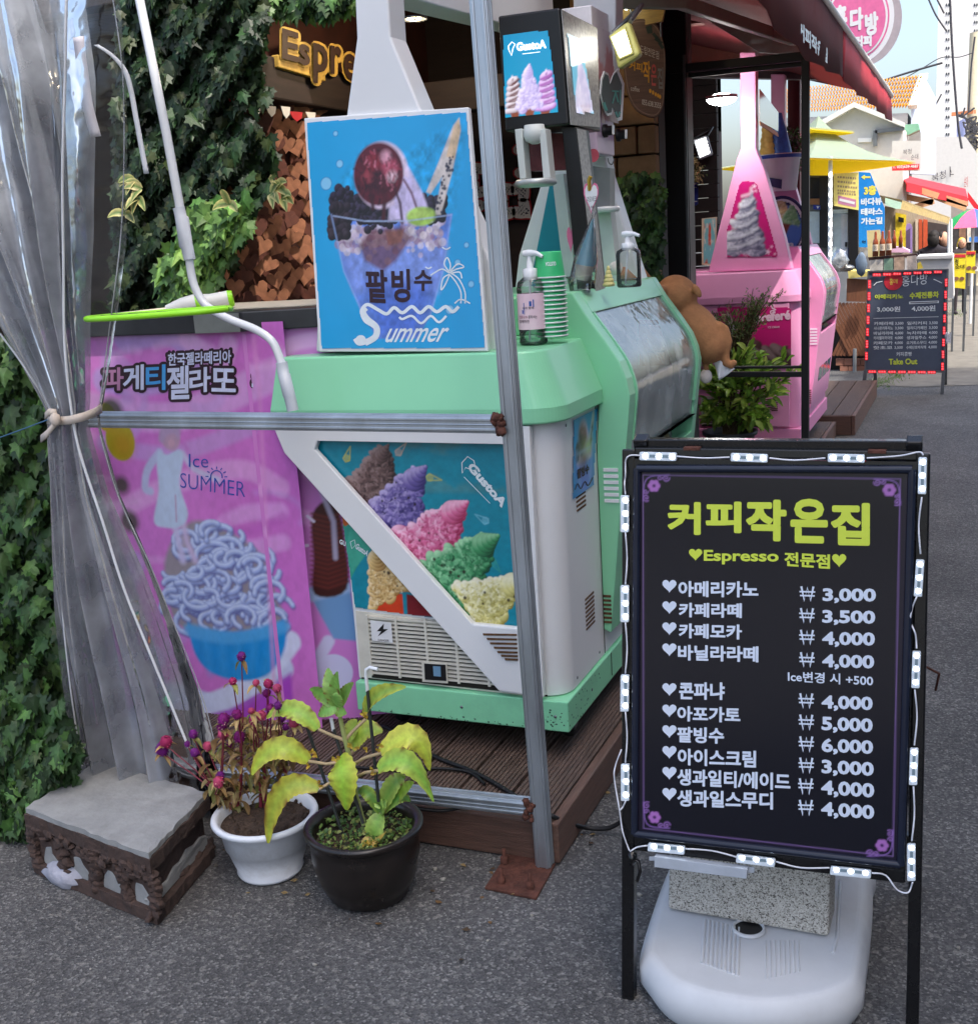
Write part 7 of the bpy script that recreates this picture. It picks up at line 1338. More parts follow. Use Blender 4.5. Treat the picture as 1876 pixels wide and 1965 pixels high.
# apartment tower and other pale buildings far away
def tower(label, x0, x1, ytop, ybot, Y, cols, rows, y0, y1, m, off=0):
    pl = PY(Y); t = thing('apartment_tower', label, 'building', pl.at((x0+x1)/2, ybot)); a, b = pl.at(x0, ytop), pl.at(x1, ytop); z0 = 0
    mb = MB(); mb.box((a.x, Y, z0), (b.x, Y+8, a.z)); mb.build('wall', m, t)
    for cx in cols:
        mb = MB()
        for i in range(rows):
            y = y0+(y1-y0)*i/rows
            for dx in (-2.2, 2.2): mb.prism([pl.at(cx+dx+sx, y+sy) for sx, sy in ((-1.1, -2.2), (1.1, -2.2), (1.1, 2.6), (-1.1, 2.6))], (0, -.06, 0))
        mb.build('windows', glassd, t)
tw = mat('tower_white', (.70, .69, .67), rough=.8, var=.04)
tower('tall pale apartment tower with columns of tiny windows at the far right', 1807, 1990, -260, 420, 95, (1818, 1872), 32, -240, 290, tw)
tower('lower pale apartment block behind the tall tower', 1868, 2100, 215, 420, 75, (1874,), 9, 225, 345, tw)
slab('far_building', 'bluish white far building between the orange roof and the tower', 'building', [(1765, 196), (1776, 205), (1779, 235), (1765, 240)], 60, mc('far_blue', (186, 202, 226)), 3)
w2 = thing('white_shop_building', 'sunlit white shop building with black brush lettering on its wall', 'building', py(1790, 340, 26)); slab('wall', '', '', [(1700, 262), (1852, 262), (1900, 330), (1900, 520), (1700, 520)], 26, hw, 4, None, None, w2)
WP = PY(25.99); mb = MB(); text(mb, '북청', WP, S2(730, 1740), S2(862, 1700), S2(730, 1665), .03, .0); stroke(mb, WP, [S2(905, 1690), S2(905, 1590), S2(915, 1650)], 1.5, .03); stroke(mb, WP, [S2(905, 1665), S2(940, 1668)], 1.5, .03); mb.build('lettering', mc('dark_ink', (50, 46, 60)), w2); mb = MB(); text(mb, '순대', WP, S2(1040, 1790), S2(1075, 1790), S2(1040, 1685), .03, .0); mb.build('lettering', mc('red_card', (176, 36, 44)), w2)
sg2 = thing('shop_signboard', 'white signboard with a red phone number strip on the sunlit wall', 'sign', py(1738, 300, 16.6)); SP = PY(16.6); slab('board', '', '', [(350, 1345), (625, 1345), (622, 1630), (350, 1630)], 16.62, hw, .06, S2, None, sg2)
mb = MB(); mb.prism([SP.at(*S2(*q), .02) for q in ((350, 1572), (610, 1566), (606, 1620), (350, 1632))], (0, .03, 0)); mb.build('red_strip', mc('strip_red', (206, 50, 60)), sg2)
mb = MB(); text(mb, 'T. 033)639-4687', SP, S2(356, 1618), S2(602, 1610), S2(356, 1582), .022, .02); mb.build('phone_lettering', wht, sg2); mb = MB(); text(mb, '북청', SP, S2(455, 1480), S2(535, 1470), S2(455, 1430), .005, 0); text(mb, '순대', SP, S2(530, 1530), S2(600, 1520), S2(530, 1480), .005, 0); mb.build('lettering', MATS['dark_ink'], sg2)
pole = thing('utility_pole', 'concrete utility pole with tangled cables at the far right', 'utility pole', (0, 30, 0)); Yp = 30
mb = MB(); a, b = py(1864, 400, Yp), py(1872, 62, Yp); a.z = 0; mb.tube([a, b], [.20, .13], 12); mb.build('pole', mc('pole_concrete', (206, 196, 168), rough=.8), pole); mb = MB(); mb.bar(py(1825, 219, Yp-.1), py(1872, 214, Yp-.1), .1, .08); mb.build('cross_arm', mc('rusty_orange', (190, 120, 80)), pole)
mb = MB()
for i in range(14): x, y = random.uniform(1842, 1872), random.uniform(215, 285); Q = [(x+random.uniform(-16, 16), y+random.uniform(-14, 14)) for _ in range(5)]; mb.tube([py(*q, Yp-.2) for q in smooth(Q, 3)], .02, 5)
mb.build('cable_tangle', mc('cable_black', (60, 60, 66), rough=.6), pole); mb = MB(); mb.prism([py(*q, Yp+.3) for q in ((1835, 235), (1852, 225), (1855, 275), (1835, 282))], (0, .02, 0)); mb.build('blue_tarp', mc('pale_blue', (170, 180, 226)), pole)
def wire_(Q, Y, r, lab): mb = MB(); mb.tube([py(x, y, Y) for x, y in smooth(Q, 5)], r, 5); tag(mb.build('overhead_cable', MATS['cable_black']), lab, 'cable')
wire_([(1822, -10), (1826, 80), (1832, 170), (1838, 240), (1845, 285)], 24, .022, 'thick dark cable hanging down in front of the pale tower'); wire_([(1695, 154), (1745, 138), (1808, 120)], 24, .02, 'dark cable stretched above the orange tile roof'); wire_([(1735, 150), (1770, 130), (1806, 110), (1840, 109), (1868, 100)], 27, .010, 'thin faint cable rising to the utility pole'); wire_([(1780, -5), (1795, 28), (1815, 58)], 24, .016, 'left of two dark cables crossing the sky corner'); wire_([(1796, -5), (1811, 25)], 24, .016, 'right of two dark cables crossing the sky corner'); wire_([(1870, 70), (1863, 130), (1858, 215)], 29.5, .02, 'cable running down along the utility pole'); wire_([(1806, 180), (1795, 200), (1790, 205)], 26, .015, 'short cable by the bluish far building')
# double tier parasol
par = thing('parasol', 'large double tier mint parasol with yellow underside over the stalls', 'parasol', py(1593, 560, 14.2)); cY = 15.6; mtop = mat('parasol_mint', L((136, 160, 146)), rough=.8, var=.05); yel = mat('parasol_yellow', L((226, 176, 10)), rough=.8, var=.06)
for m_, c_, k_ in ((mtop, (.85, .8, .35, 1), .3), (yel, (.95, .72, .02, 1), .5)):
    n_ = m_.node_tree.nodes; l_ = m_.node_tree.links; t_ = n_.new('ShaderNodeBsdfTranslucent'); t_.inputs[0].default_value = c_; x_ = n_.new('ShaderNodeMixShader'); x_.inputs[0].default_value = k_; o_ = n_['Material Output']; l_.new(n_['Principled BSDF'].outputs[0], x_.inputs[1]); l_.new(t_.outputs[0], x_.inputs[2]); l_.new(x_.outputs[0], o_.inputs[0])
def canopy(C, rim, top, under, nm):
    C = V(C); mb = MB(); n = len(rim)
    for i in range(n):
        a, b = V(rim[i]), V(rim[(i+1) % n]); ra = [C.lerp(a, t)-V((0, 0, .10*math.sin(math.pi*t))) for t in np.linspace(0, 1, 7)]; rb = [C.lerp(b, t)-V((0, 0, .10*math.sin(math.pi*t))) for t in np.linspace(0, 1, 7)]; mb.strip(ra, rb, True)
    o = mb.build(nm, top, par); mb.v = [tuple(V(v)-V((0, 0, .02))) for v in mb.v]; mb.build(nm+'_lining', under, par)
c0 = py(1572, 238, cY); rim = [py(1758, 309, cY), py(1548, 302, cY-1.5), py(1376, 322, cY), py(1556, 339, cY+1.5)]
canopy(c0, rim, mtop, yel, 'canopy'); c1 = py(1570, 222, cY); canopy(c1, [py(1640, 251, cY), py(1556, 244, cY-.6), py(1488, 256, cY), py(1560, 262, cY+.6)], mtop, yel, 'vent_canopy')
mb = MB(); a = py(1593, 300, 14.6); a2 = V((a.x, a.y, 0)); mb.tube([a2, a], .025, 10); mb.build('pole', mc('white_pole', (216, 220, 222), rough=.3), par); mb = MB()
for k in range(9): mb.ell(py(1593, 335+k*19, 14.57), (.022, .022, .035), 8, 6)
mb.build('pole_lights', lamp_mat('pale_led', (.95, .97, 1), 1.2), par)
# stall under the parasol: doors, columns, signs
sb = thing('side_shop', 'shop with pale blue doors and black columns under the yellow parasol', 'building', py(1610, 520, 15.4)); Yb = 15.4; bp2 = PY(Yb)
def part(nm, Q, m, off=0, th=.05, zf=B2, parent=sb, Y=None): pl = PY(Y or Yb); mb = MB(); mb.prism([pl.at(*(zf(*q) if zf else q), off) for q in Q], (0, th, 0)); return mb.build(nm, m, parent)
part('wall', [(0, 230), (580, 230), (580, 1270), (0, 1270)], mc('shop_grey', (104, 106, 104)), 0, .3); part('column', [(165, 240), (268, 240), (268, 1010), (165, 1010)], blackp, .12, .1); part('column', [(475, 580), (582, 590), (580, 1265), (475, 1250)], blackp, .14, .1)
dblue = mc('door_blue', (186, 206, 214), rough=.3); d_ = part('door', [(308, 640), (400, 640), (400, 1130), (308, 1130)], dblue, .05, .04); part('door_frame', [(300, 600), (472, 595), (472, 640), (300, 640)], dblue, .08, .05); part('door', [(400, 640), (470, 650), (470, 1150), (400, 1150)], mc('door_white', (206, 214, 222)), .06, .04); part('door_handle', [(440, 950), (462, 950), (462, 1000), (440, 1000)], blackp, .10, .03); part('blue_trim', [(470, 1010), (496, 1010), (496, 1200), (470, 1200)], mc('plate_blue', (28, 44, 130)), .10, .03); part('window', [(40, 250), (165, 250), (165, 480), (40, 480)], glassd, .04, .03); part('door', [(60, 620), (165, 620), (165, 960), (60, 960)], dblue, .05, .03); part('sill', [(40, 480), (168, 480), (168, 545), (40, 545)], mc('brown_shelf', (130, 92, 60)), .10, .06)
o = slab('blue_notice', 'small blue notice with a white tick on the stall wall', 'sign', [(95, 548), (172, 552), (172, 598), (100, 596)], 15.1, mc('plate_blue', (28, 44, 130)), .02, B2); mb = MB(); stroke(mb, PY(15.1), [B2(*q) for q in ((138, 560), (146, 585), (160, 560))], 1.5, .002); mb.build('tick', pw, o)
ys_ = slab('menu_banner', 'pale yellow menu banner hung beside the blue banner', 'banner', [(318, 210), (590, 195), (588, 605), (318, 555)], 14.9, mc('butter_yellow', (238, 222, 130), rough=.5), .03, B2); YP = PY(14.9); mb = MB(); text(mb, '오전8시~점심특선', YP, B2(370, 430), B2(565, 455), B2(370, 345), .002, 0); text(mb, '모듬회정식', YP, B2(360, 330), B2(575, 345), B2(360, 225), .002, 0); 
for r in ([(345, 300), (575, 330)], [(360, 270), (560, 290)]): stroke(mb, YP, [B2(*q) for q in r], 2, .003)
mb.v = []; mb.f = []; mb.sm = []; mb.mi = []; mb.c = []
for yy, m_ in ((250, 0), (300, 0), (350, 0), (395, 1), (425, 1)):
    x = 360
    while x < 555: w_ = random.uniform(12, 26); shape(mb, YP, [B2(x, yy-14+(x-360)*.08), B2(x+w_, yy-14+(x-360)*.08), B2(x+w_, yy+8+(x-360)*.08), B2(x, yy+8+(x-360)*.08)], .002); x += w_+8
mb.build('menu_lines', mc('faded_print', (170, 150, 110)), ys_); mb = MB(); shape(mb, YP, [B2(*q) for q in ((365, 445), (560, 490), (560, 575), (365, 535))], .002); mb.build('pink_strip', mc('mauve_print', (196, 130, 160)), ys_); mb = MB(); stroke(mb, YP, [B2(380, 490), B2(545, 530)], 5, .004); mb.build('strip_lettering', wht, ys_)
bb = slab('blue_banner', 'tall bright blue vertical banner pointing left to a sea view terrace', 'banner', [(588, 192), (712, 200), (868, 585), (866, 1010), (590, 1005)], 13.6, mat('banner_blue', L((30, 136, 214)), rough=.45, var=.05), .02, B2); BP = PY(13.6); mb = MB(); text(mb, '3층', BP, B2(645, 445), B2(780, 440), B2(645, 340), .002, .06); stroke(mb, BP, [B2(640, 248), B2(715, 248)], 3.5, .002); shape(mb, BP, [B2(612, 248), B2(655, 222), B2(655, 276)], .0022); mb.build('yellow_lettering', mc('pale_yellow', (240, 226, 90)), bb)  # upper right cut off diagonally where sunlight bleaches the banner to white
mb = MB(); text(mb, '바다뷰', BP, B2(612, 560), B2(838, 545), B2(612, 478), .002, .05); text(mb, '테라스', BP, B2(612, 665), B2(848, 655), B2(612, 585), .002, .05); text(mb, '가는길', BP, B2(612, 765), B2(845, 755), B2(612, 688), .002, .05); mb.build('white_lettering', pw, bb); mb = MB(); text(mb, '아', BP, B2(625, 965), B2(668, 965), B2(625, 930), .002, .03); mb.build('black_lettering', blackp, bb)
ct = thing('stall_counter', 'wooden stall counter with yellow edge, lattice skirt and brick footing', 'counter', py(1640, 650, 13.2)); cw = mat('counter_wood', L((124, 80, 56)), rough=.6, var=.3, stretch=(12, 1, 1))
part('top', [(470, 1260), (760, 1270), (760, 1310), (480, 1345)], mc('yellow_edge', (222, 206, 120)), 0, .5, B2, ct, 13.2)
Q5 = lambda x, y: ((2300+.407*x)/1.5235, (600+.407*y)/1.5235)
part('front_board', [(430, 525), (600, 535), (600, 695), (425, 690)], cw, 0, .06, Q5, ct, 13.25); mb = MB(); lp = PY(13.2)
for i in range(14):
    x = 330+i*26; mb.bar(lp.at(*Q5(x, 1080)), lp.at(*Q5(x+190, 700)), .03, .012, (0, 1, 0)); mb.bar(lp.at(*Q5(x-60, 700), .014), lp.at(*Q5(x+130, 1080), .014), .03, .012, (0, 1, 0))
mb.build('lattice', cw, ct); mb = MB()
for r in range(3):
    for i in range(5): x = 350+i*60+(30 if r % 2 else 0); mb.prism([lp.at(*Q5(*q), -.02) for q in ((x, 1105+r*50), (x+56, 1105+r*50), (x+56, 1150+r*50), (x, 1150+r*50))], (0, .1, 0))
mb.build('brick_footing', mat('brick_mix', L((150, 104, 86)), rough=.9, var=.45, scale=3), ct); mb = MB(); mb.tube([lp.at(*Q5(487, 1030), .1), lp.at(*Q5(484, 1258), .1)], .02, 8); mb.build('post', mc('galv_post', (150, 154, 156), metal=.5), ct)
mb = MB(); mb.prism([PY(13.35).at(*q) for q in ((1588, 640), (1670, 580), (1670, 720), (1588, 720))], (0, .05, 0)); mb.build('dark_backing', blackp, ct)
# bottles on the stand
stand = thing('bottle_stand', 'clear acrylic stand with picture labels behind the far menu board', 'stand', py(1700, 520, 12.4)); Ys = 12.4
part('shelf', [(690, 1115), (1215, 1075), (1230, 1100), (700, 1150)], mc('dark_shelf', (70, 44, 40)), 0, .12, B2, stand, Ys)
for i, (a, b, c) in enumerate(((710, 850, (196, 190, 180)), (860, 960, (120, 150, 130)), (970, 1080, (176, 150, 130)), (1110, 1210, (206, 190, 176)))): part('label_box', [(a, 1145-i*14), (b, 1135-i*14), (b, 1260), (a, 1270)], mc('box_label_%d' % i, c, var=.4, scale=14), 0, .1, B2, stand, Ys)
part('back_card', [(675, 825), (820, 815), (860, 1110), (690, 1115)], mc('card_beige', (222, 206, 150)), -.1, .01, B2, stand, Ys)
amber = mat('amber_glass', (.28, .06, .014), rough=.08, spec=.6, var=.2, coat=.3)
bot_ = None
for i, (x, yb, yt, lab, Y) in enumerate(((768, 1105, 835, 'first amber bottle from the left on the acrylic stand', Ys), (842, 1100, 830, 'second amber bottle from the left on the acrylic stand', Ys), (912, 1095, 825, 'third amber bottle from the left on the acrylic stand', Ys), (970, 1020, 820, 'fourth amber bottle, standing back behind the labelled three', Ys+.5), (1040, 1010, 820, 'rightmost amber bottle, standing back behind the labelled three', Ys+.5))):
    pl = PY(Y); b = pl.at(*B2(x, yb)); h = pl.at(*B2(x, yt)).z-b.z; t = thing('amber_bottle', lab, 'bottle', b, 'amber bottles on the acrylic stand'); r = h*.115
    MB().lathe([(0, 0), (r, 0), (r, h*.55), (r*.85, h*.63), (r*.5, h*.72), (r*.45, h*.95), (r*.3, h), (0, h)], b, 18).build('glass', amber, t)
    if i < 3: MB().lathe([(r*1.02, h*.22), (r*1.02, h*.48)], b, 18).build('label', mc('bottle_label', (214, 198, 176)), t); mb = MB(); text(mb, '매실', Pl(b+V((0, -r*1.04, 0)), (1, 0, 0), (0, 0, 1)), B2(x-14, yb-70), B2(x+14, yb-70), B2(x-14, yb-120), .002, 0); mb.build('label_lettering', ink, t)
# far menu board
FB = PY(11.3); fm = thing('menu_board', 'slate grey standing menu board with red LED border farther down the street', 'menu board', (-.57, 11.3, 0)); slate = mc('slate_face', (78, 88, 106), rough=.4, var=.06)
fq = [(1666, 521), (1817, 517), (1809, 712), (1660, 710)]; part('panel', fq, slate, 0, .03, None, fm, 11.3); mb = MB(); ring_prism(mb, [FB.at(*q) for q in ((1664, 519), (1820, 515), (1812, 715), (1658, 713))], [FB.at(*q) for q in ((1667, 522), (1816, 518), (1808, 711), (1661, 709))], (0, -.01, 0)); mb.build('frame', castm, fm)
for A, B in (((1810, 710), (1807, 757)), ((1660, 710), (1656, 752))):
    mb = MB(); a = FB.at(*A); b = FB.at(*B); b.z = .003; mb.bar(a, b, .03, .03); mb.build('leg', castm, fm)
for x in (-.24, -.88): mb = MB(); mb.bar((x, 11.34, 1.1), (x+.01, 11.95, .003), .03, .03); mb.build('leg', castm, fm)
redl = lamp_mat('red_led', (1, .05, .06), 1.6); redh = mc('red_led_case', (226, 60, 70))
fmods = [((1682+i*19.5, 527-i*.9), 8, 3) for i in range(7)]+[((1665+i*19+8, 713+i*.2), 8, 3) for i in range(7)]
fmods += [((1668-i*1.0, 545+i*23), 3, 8) for i in range(7)]+[((1815-i*1.0, 542+i*23), 3, 8) for i in range(8)]
for (x, y), w_, h in fmods:
    mb = MB(); mb.prism([FB.at(x+sx*w_, y+sy*h, .012) for sx, sy in ((-1, -1), (1, -1), (1, 1), (-1, 1))], (0, -.006, 0)); o = mb.build('led_module', redh, fm); mb = MB()
    for k in (-.6, 0, .6): disc(mb, FB, x+(k*w_ if w_ > h else 0), y+(k*h if h > w_ else 0), 1.6, .019, 8)
    mb.build('led', redl, o)
mb = MB(); text(mb, '홍다방', FB, Q5(825, 585), Q5(1010, 565), Q5(825, 502), .004, .0)
for a, b in (((622, 575), (685, 545)), ((1052, 530), (1112, 558))): stroke(mb, FB, [Q5(*a), Q5((a[0]+b[0])/2-10, (a[1]+b[1])/2-6), Q5(*b)], 1.6, .004)
text(mb, '3,000원', FB, Q5(645, 768), Q5(812, 766), Q5(645, 728), .004, .02); text(mb, '4,000원', FB, Q5(895, 764), Q5(1066, 762), Q5(893, 720), .004, .02); stroke(mb, FB, [Q5(620, 812), Q5(1088, 800)], .8, .004)
for s, y0, p_, s2, p2_ in (('카페라떼', 862, '3,500', '일리커피', '3,500'), ('시나몬카푸치노', 896, '3,500', '일리디카페인', '3,500'), ('바닐라라떼', 932, '4,000', '녹차라떼', '4,000'), ('카라멜마끼아또', 966, '4,000', '생과일주스', '4,000'), ('카페모카', 1002, '4,000', '요거트스무디', '4,000'), ('핫초코', 1036, '3,500', '수제단호박식혜', '4,000')):
    e = -(y0-862)*.03; text(mb, s, FB, Q5(624+e, y0), Q5(762+e, y0-2), Q5(624+e, y0-25), .004, .015); text(mb, p_, FB, Q5(776+e, y0-2), Q5(836+e, y0-3), Q5(776+e, y0-24), .004, .015); text(mb, s2, FB, Q5(862+e*1.2, y0-3), Q5(1004+e*1.2, y0-5), Q5(862+e*1.2, y0-27), .004, .015); text(mb, p2_, FB, Q5(1020+e*1.2, y0-5), Q5(1082+e*1.2, y0-6), Q5(1020+e*1.2, y0-28), .004, .015)
text(mb, '커피콩빵', FB, Q5(785, 1084), Q5(896, 1082), Q5(785, 1054), .004, .01); mb.build('white_lettering', pw, fm)
mb = MB(); text(mb, '아메리카노', FB, Q5(630, 675), Q5(834, 670), Q5(630, 640), .004, .04); text(mb, '수제전통차', FB, Q5(880, 672), Q5(1090, 664), Q5(880, 625), .004, .04); text(mb, 'Take Out', FB, Q5(730, 1145), Q5(936, 1142), Q5(730, 1102), .004, .03); mb.build('lime_lettering', lime, fm)
mb = MB(); shape(mb, FB, [Q5(*q) for q in ((876, 692), (1090, 684), (1090, 702), (876, 710))], .004); mb.build('strip', pw, fm); mb = MB(); stroke(mb, FB, [Q5(885, 700), Q5(1082, 693)], 1.6, .006); mb.build('strip_lettering', ink, fm); mb = MB(); disc(mb, FB, *Q5(764, 545), 18, .004, 30); mb.build('round_logo', mc('logo_red', (196, 44, 60)), fm); mb = MB(); text(mb, '홍', FB, Q5(738, 572), Q5(762, 570), Q5(736, 526), .006, .0); text(mb, '다방', FB, Q5(764, 562), Q5(796, 560), Q5(764, 530), .006, 0); mb.build('logo_lettering', mc('pale_yellow', (240, 226, 90)), fm)
mb = MB()
for i in range(10): Q = [(1818+random.uniform(-5, 6), 645+random.uniform(-8, 14)) for _ in range(4)]; mb.tube([FB.at(*q, .03) for q in smooth(Q, 3)], .004, 5)
mb.build('cable_bundle', wire, fm)
# white table, people, stalls at the right
tb = thing('white_table', 'white draped stall table in the sun right of the far menu board', 'table', py(1800, 600, 13.0)); part('front', [(1220, 1130), (1600, 1110), (1612, 1560), (1225, 1560)], hw, 0, .8, B2, tb, 13.0); part('top', [(1215, 1105), (1600, 1090), (1605, 1125), (1215, 1135)], hw, .03, .86, B2, tb, 13.0)
slab('yellow_card', 'small yellow card on the white stall table front', 'card', [(1222, 1180), (1255, 1160), (1285, 1230), (1225, 1245)], 12.95, mc('bright_yellow', (244, 214, 80)), .005, B2)
def person(label, head, Y, h_top, col, hair=(24, 20, 20), skin=(196, 150, 124), turn=0.0, cap=None):
    """a standing person seen from about the waist up: one skinned body, hair and jacket as children"""
    P = py(*head, Y); top = P.z; s = (top)/1.66; t = thing('person', label, 'person', (P.x, Y, 0)); X = P.x
    me = bpy.data.meshes.new('body'); J = [(0, 0, .95), (0, 0, 1.15), (0, 0, 1.36), (0, 0, 1.46), (0, .01, 1.53), (0, -.02, 1.60), (.17, 0, 1.38), (.23, -.04, 1.12), (.20, -.22, 1.02), (-.17, 0, 1.38), (-.23, -.04, 1.12), (-.20, -.22, 1.02), (.09, 0, .88), (.10, .01, .48), (.10, .03, .06), (-.09, 0, .88), (-.10, .01, .48), (-.10, .03, .06), (.10, -.1, .03), (-.10, -.1, .03)]
    E_ = [(0, 1), (1, 2), (2, 3), (3, 4), (4, 5), (2, 6), (6, 7), (7, 8), (2, 9), (9, 10), (10, 11), (0, 12), (12, 13), (13, 14), (14, 18), (0, 15), (15, 16), (16, 17), (17, 19)]
    R_ = [.15, .15, .15, .06, .085, .09, .075, .055, .04, .075, .055, .04, .09, .065, .05, .09, .065, .05, .045, .045]
    ct_, st2 = math.cos(turn), math.sin(turn); me.from_pydata([((x*ct_-y*st2)*s, (x*st2+y*ct_)*s, z*s) for x, y, z in J], E_, []); o = bpy.data.objects.new('body', me); COL.objects.link(o); o.parent = t; OFF[o] = V((0, 0, 0))
    md = o.modifiers.new('skin', 'SKIN')
    for k, v in enumerate(me.skin_vertices[0].data): v.radius = (R_[k]*s, R_[k]*s*.8); v.use_root = (k == 0)
    o.modifiers.new('sub', 'SUBSURF').render_levels = 2; me.materials.append(mc('clothes_%d_%d_%d' % col, col, rough=.8, var=.15)); md.use_smooth_shade = True
    rot = lambda x, y, z: ((x*ct_-y*st2)*s, (x*st2+y*ct_)*s, z*s); mb = MB(); mb.ell(rot(0, -.03, 1.565), (.078*s, .092*s, .115*s), 14, 10); mb.ell(rot(0, -.125, 1.56), (.014*s, .02*s, .02*s), 8, 6)
    for sx in (-1, 1): mb.ell(rot(sx*.08, -.02, 1.565), (.012*s, .02*s, .03*s), 8, 6)
    mb.build('head', mc('skin_tone', skin, rough=.6), t, local=True); mb = MB(); mb.ell(rot(0, .005, 1.60), (.082*s, .09*s, .09*s), 14, 10, .03); mb.ell(rot(0, .05, 1.54), (.085*s, .06*s, .10*s), 12, 8, .04); mb.build('cap' if cap else 'hair', mc('hair_%d_%d_%d' % (cap or hair), cap or hair, rough=.7), t, local=True)
    mb = MB()
    for sx in (-1, 1): mb.ell(rot(sx*.03, -.112, 1.59), (.010*s, .006*s, .006*s), 8, 5)
    mb.build('eye', blackp, t, local=True); return t
person('person in a dark jacket with back turned at the stall counter', (1791, 445), 16.1, 0, (34, 30, 40), turn=math.pi)
t = person('person in dark clothes facing sideways with a pale mask, beside the other at the stall', (1807, 447), 16.2, 0, (40, 36, 42), turn=1.2)
person('small person in a yellow cap standing far down the street', (1845, 458), 21, 0, (50, 44, 50), turn=.4, cap=(226, 196, 40))
# awnings and stall at right
ra = thing('red_awning', 'sunlit red awning with folding arms over the far stalls', 'awning', py(1790, 380, 17)); rcl = mat('far_red_cloth', L((196, 36, 48)), rough=.7, var=.08)
W_, X_ = py(1722, 336, 18.2), py(1852, 364, 22); U_, T_ = py(1738, 352, 16.8), py(1856, 380, 20.4)
mb = MB(); mb.prism([W_, X_, T_, U_], (0, 0, .02)); mb.build('canopy', rcl, ra); mb = MB(); mb.prism([U_, T_, T_-V((0, 0, .12)), U_-V((0, 0, .10))], (.01, -.01, 0)); mb.build('valance', rcl, ra); tan = mc('tan_beam', (206, 160, 120)); mb = MB()
for A, B, Y in (((1726, 352), (1800, 376), 17.6), ((1800, 376), (1856, 392), 19), ((1730, 376), (1790, 388), 18), ((1745, 400), (1792, 385), 18), ((1780, 372), (1853, 400), 19)): mb.bar(py(*A, Y), py(*B, Y), .06, .08)
mb.build('folding_arm', tan, ra); slab('side_cloth', '', '', [(1856, 367), (1878, 396), (1878, 412), (1857, 383)], 20, rcl, .05, None, None, ra)
slab('orange_sign', 'white board with orange diagonal stripes under the red awning', 'sign', [(1698, 346), (1716, 344), (1724, 385), (1698, 380)], 17.2, mc('cream_board', (226, 206, 180)), .04, None); o = bpy.data.objects['orange_sign']; mb = MB(); q = PY(17.2)
for A, B in (((1699, 352), (1715, 348)), ((1699, 372), (1718, 360)), ((1714, 348), (1722, 383))): stroke(mb, q, [A, B], 4, .004)
mb.build('stripes', mc('orange_paint', (222, 110, 50)), o)
sa = thing('striped_awning', 'beige striped valance awning over the small stall', 'awning', py(1775, 410, 15.5)); bpq = PY(15.5); mb = MB()
for i in range(22):
    a0, a1 = i/22, (i+.93)/22; L_ = lambda t, b: B2(1060+(1575-1060)*t-(22 if b else 0)*(1-t*.4), (510+(695-510)*t) if not b else (590+(755-590)*t)); mb.prism([bpq.at(*L_(a0, 0)), bpq.at(*L_(a1, 0)), bpq.at(*L_(a1, 1)), bpq.at(*L_(a0, 1))], (0, .02, 0))
mb.build('valance', mat('beige_stripe', L((226, 200, 140)), rough=.8, var=.15), sa); mb = MB(); mb.prism([bpq.at(*B2(*q)) for q in ((1060, 508), (1575, 693), (1575, 680), (1060, 495))], (-1.2, 1.6, .35)); mb.build('canopy', mc('beige_canvas', (206, 184, 136)), sa)
slab('mint_cloth', 'pale mint cloth folded at the left end of the striped awning', 'cloth', [(875, 470), (940, 490), (1050, 520), (1040, 592), (990, 590), (876, 548)], 15.3, mc('pale_mint', (190, 224, 200)), .05, B2)
stl = thing('food_stall', 'small food stall with plank walls under the striped awning', 'stall', py(1760, 480, 16.4)); Yk = 16.4
part('wall', [(870, 560), (1600, 700), (1600, 1120), (870, 1120)], mat('plank_wall', L((170, 156, 138)), rough=.8, var=.35, stretch=(14, 1, 1)), 0, .1, B2, stl, Yk); part('poster', [(985, 630), (1100, 655), (1098, 1015), (985, 1000)], mc('poster_yellow', (226, 200, 50), var=.3), .03, .02, B2, stl, Yk); part('dark_photo', [(1015, 675), (1075, 690), (1075, 740), (1015, 730)], blackp, .05, .01, B2, stl, Yk)
for a, b, c in ((1200, 1230, (206, 190, 170)), (1236, 1275, (196, 84, 50)), (1285, 1332, (206, 90, 56))): part('panel', [(a, 700), (b, 710), (b, 1050), (a, 1045)], mc('stall_panel_%d' % a, c, rough=.5), .03, .02, B2, stl, Yk)
part('dark_window', [(1335, 730), (1590, 770), (1590, 960), (1335, 950)], mc('stall_dark', (74, 66, 64)), .03, .02, B2, stl, Yk); mb = MB()
for x in (1560, 1585): mb.tube([PY(15.6).at(*B2(x, 700)), PY(15.6).at(*B2(x, 1120))], .02, 6)
mb.build('post', mc('white_pole', (216, 220, 222)), stl)
cls = thing('purple_sign', 'rounded purple standing sign behind the amber bottles', 'sign', py(1743, 480, 14.2)); part('board', [(1097, 1060), (1097, 790), (1108, 758), (1130, 745), (1152, 758), (1165, 790), (1165, 1070)], mc('purple', (150, 124, 176)), 0, .04, B2, cls, 14.2); part('dark_face', [(1100, 1040), (1100, 830), (1145, 800), (1145, 1045)], mc('dark_purple', (90, 70, 96)), .004, .003, B2, cls, 14.2)
bx = thing('plastic_tray', 'pink and white plastic tray on the stall behind the bottles', 'tray', py(1730, 480, 13.6)); part('rim', [(945, 1000), (1040, 1000), (1130, 1040), (1130, 1062), (945, 1062)], mc('pink_tray', (214, 170, 196)), 0, .3, B2, bx, 13.6)
bl = thing('plastic_bag', 'crumpled clear plastic bag on the counter beside the pink kiosk case', 'bag', py(1610, 505, 12.6)); mb = MB(); mb.ell(py(1612, 500, 12.6), (.08, .07, .10), 14, 10, .25); mb.build('bag', clear_mat('bag_film_far', (.95, .96, .97), .35, (.6, .62, .62), .3, 0, 1.2), bl)
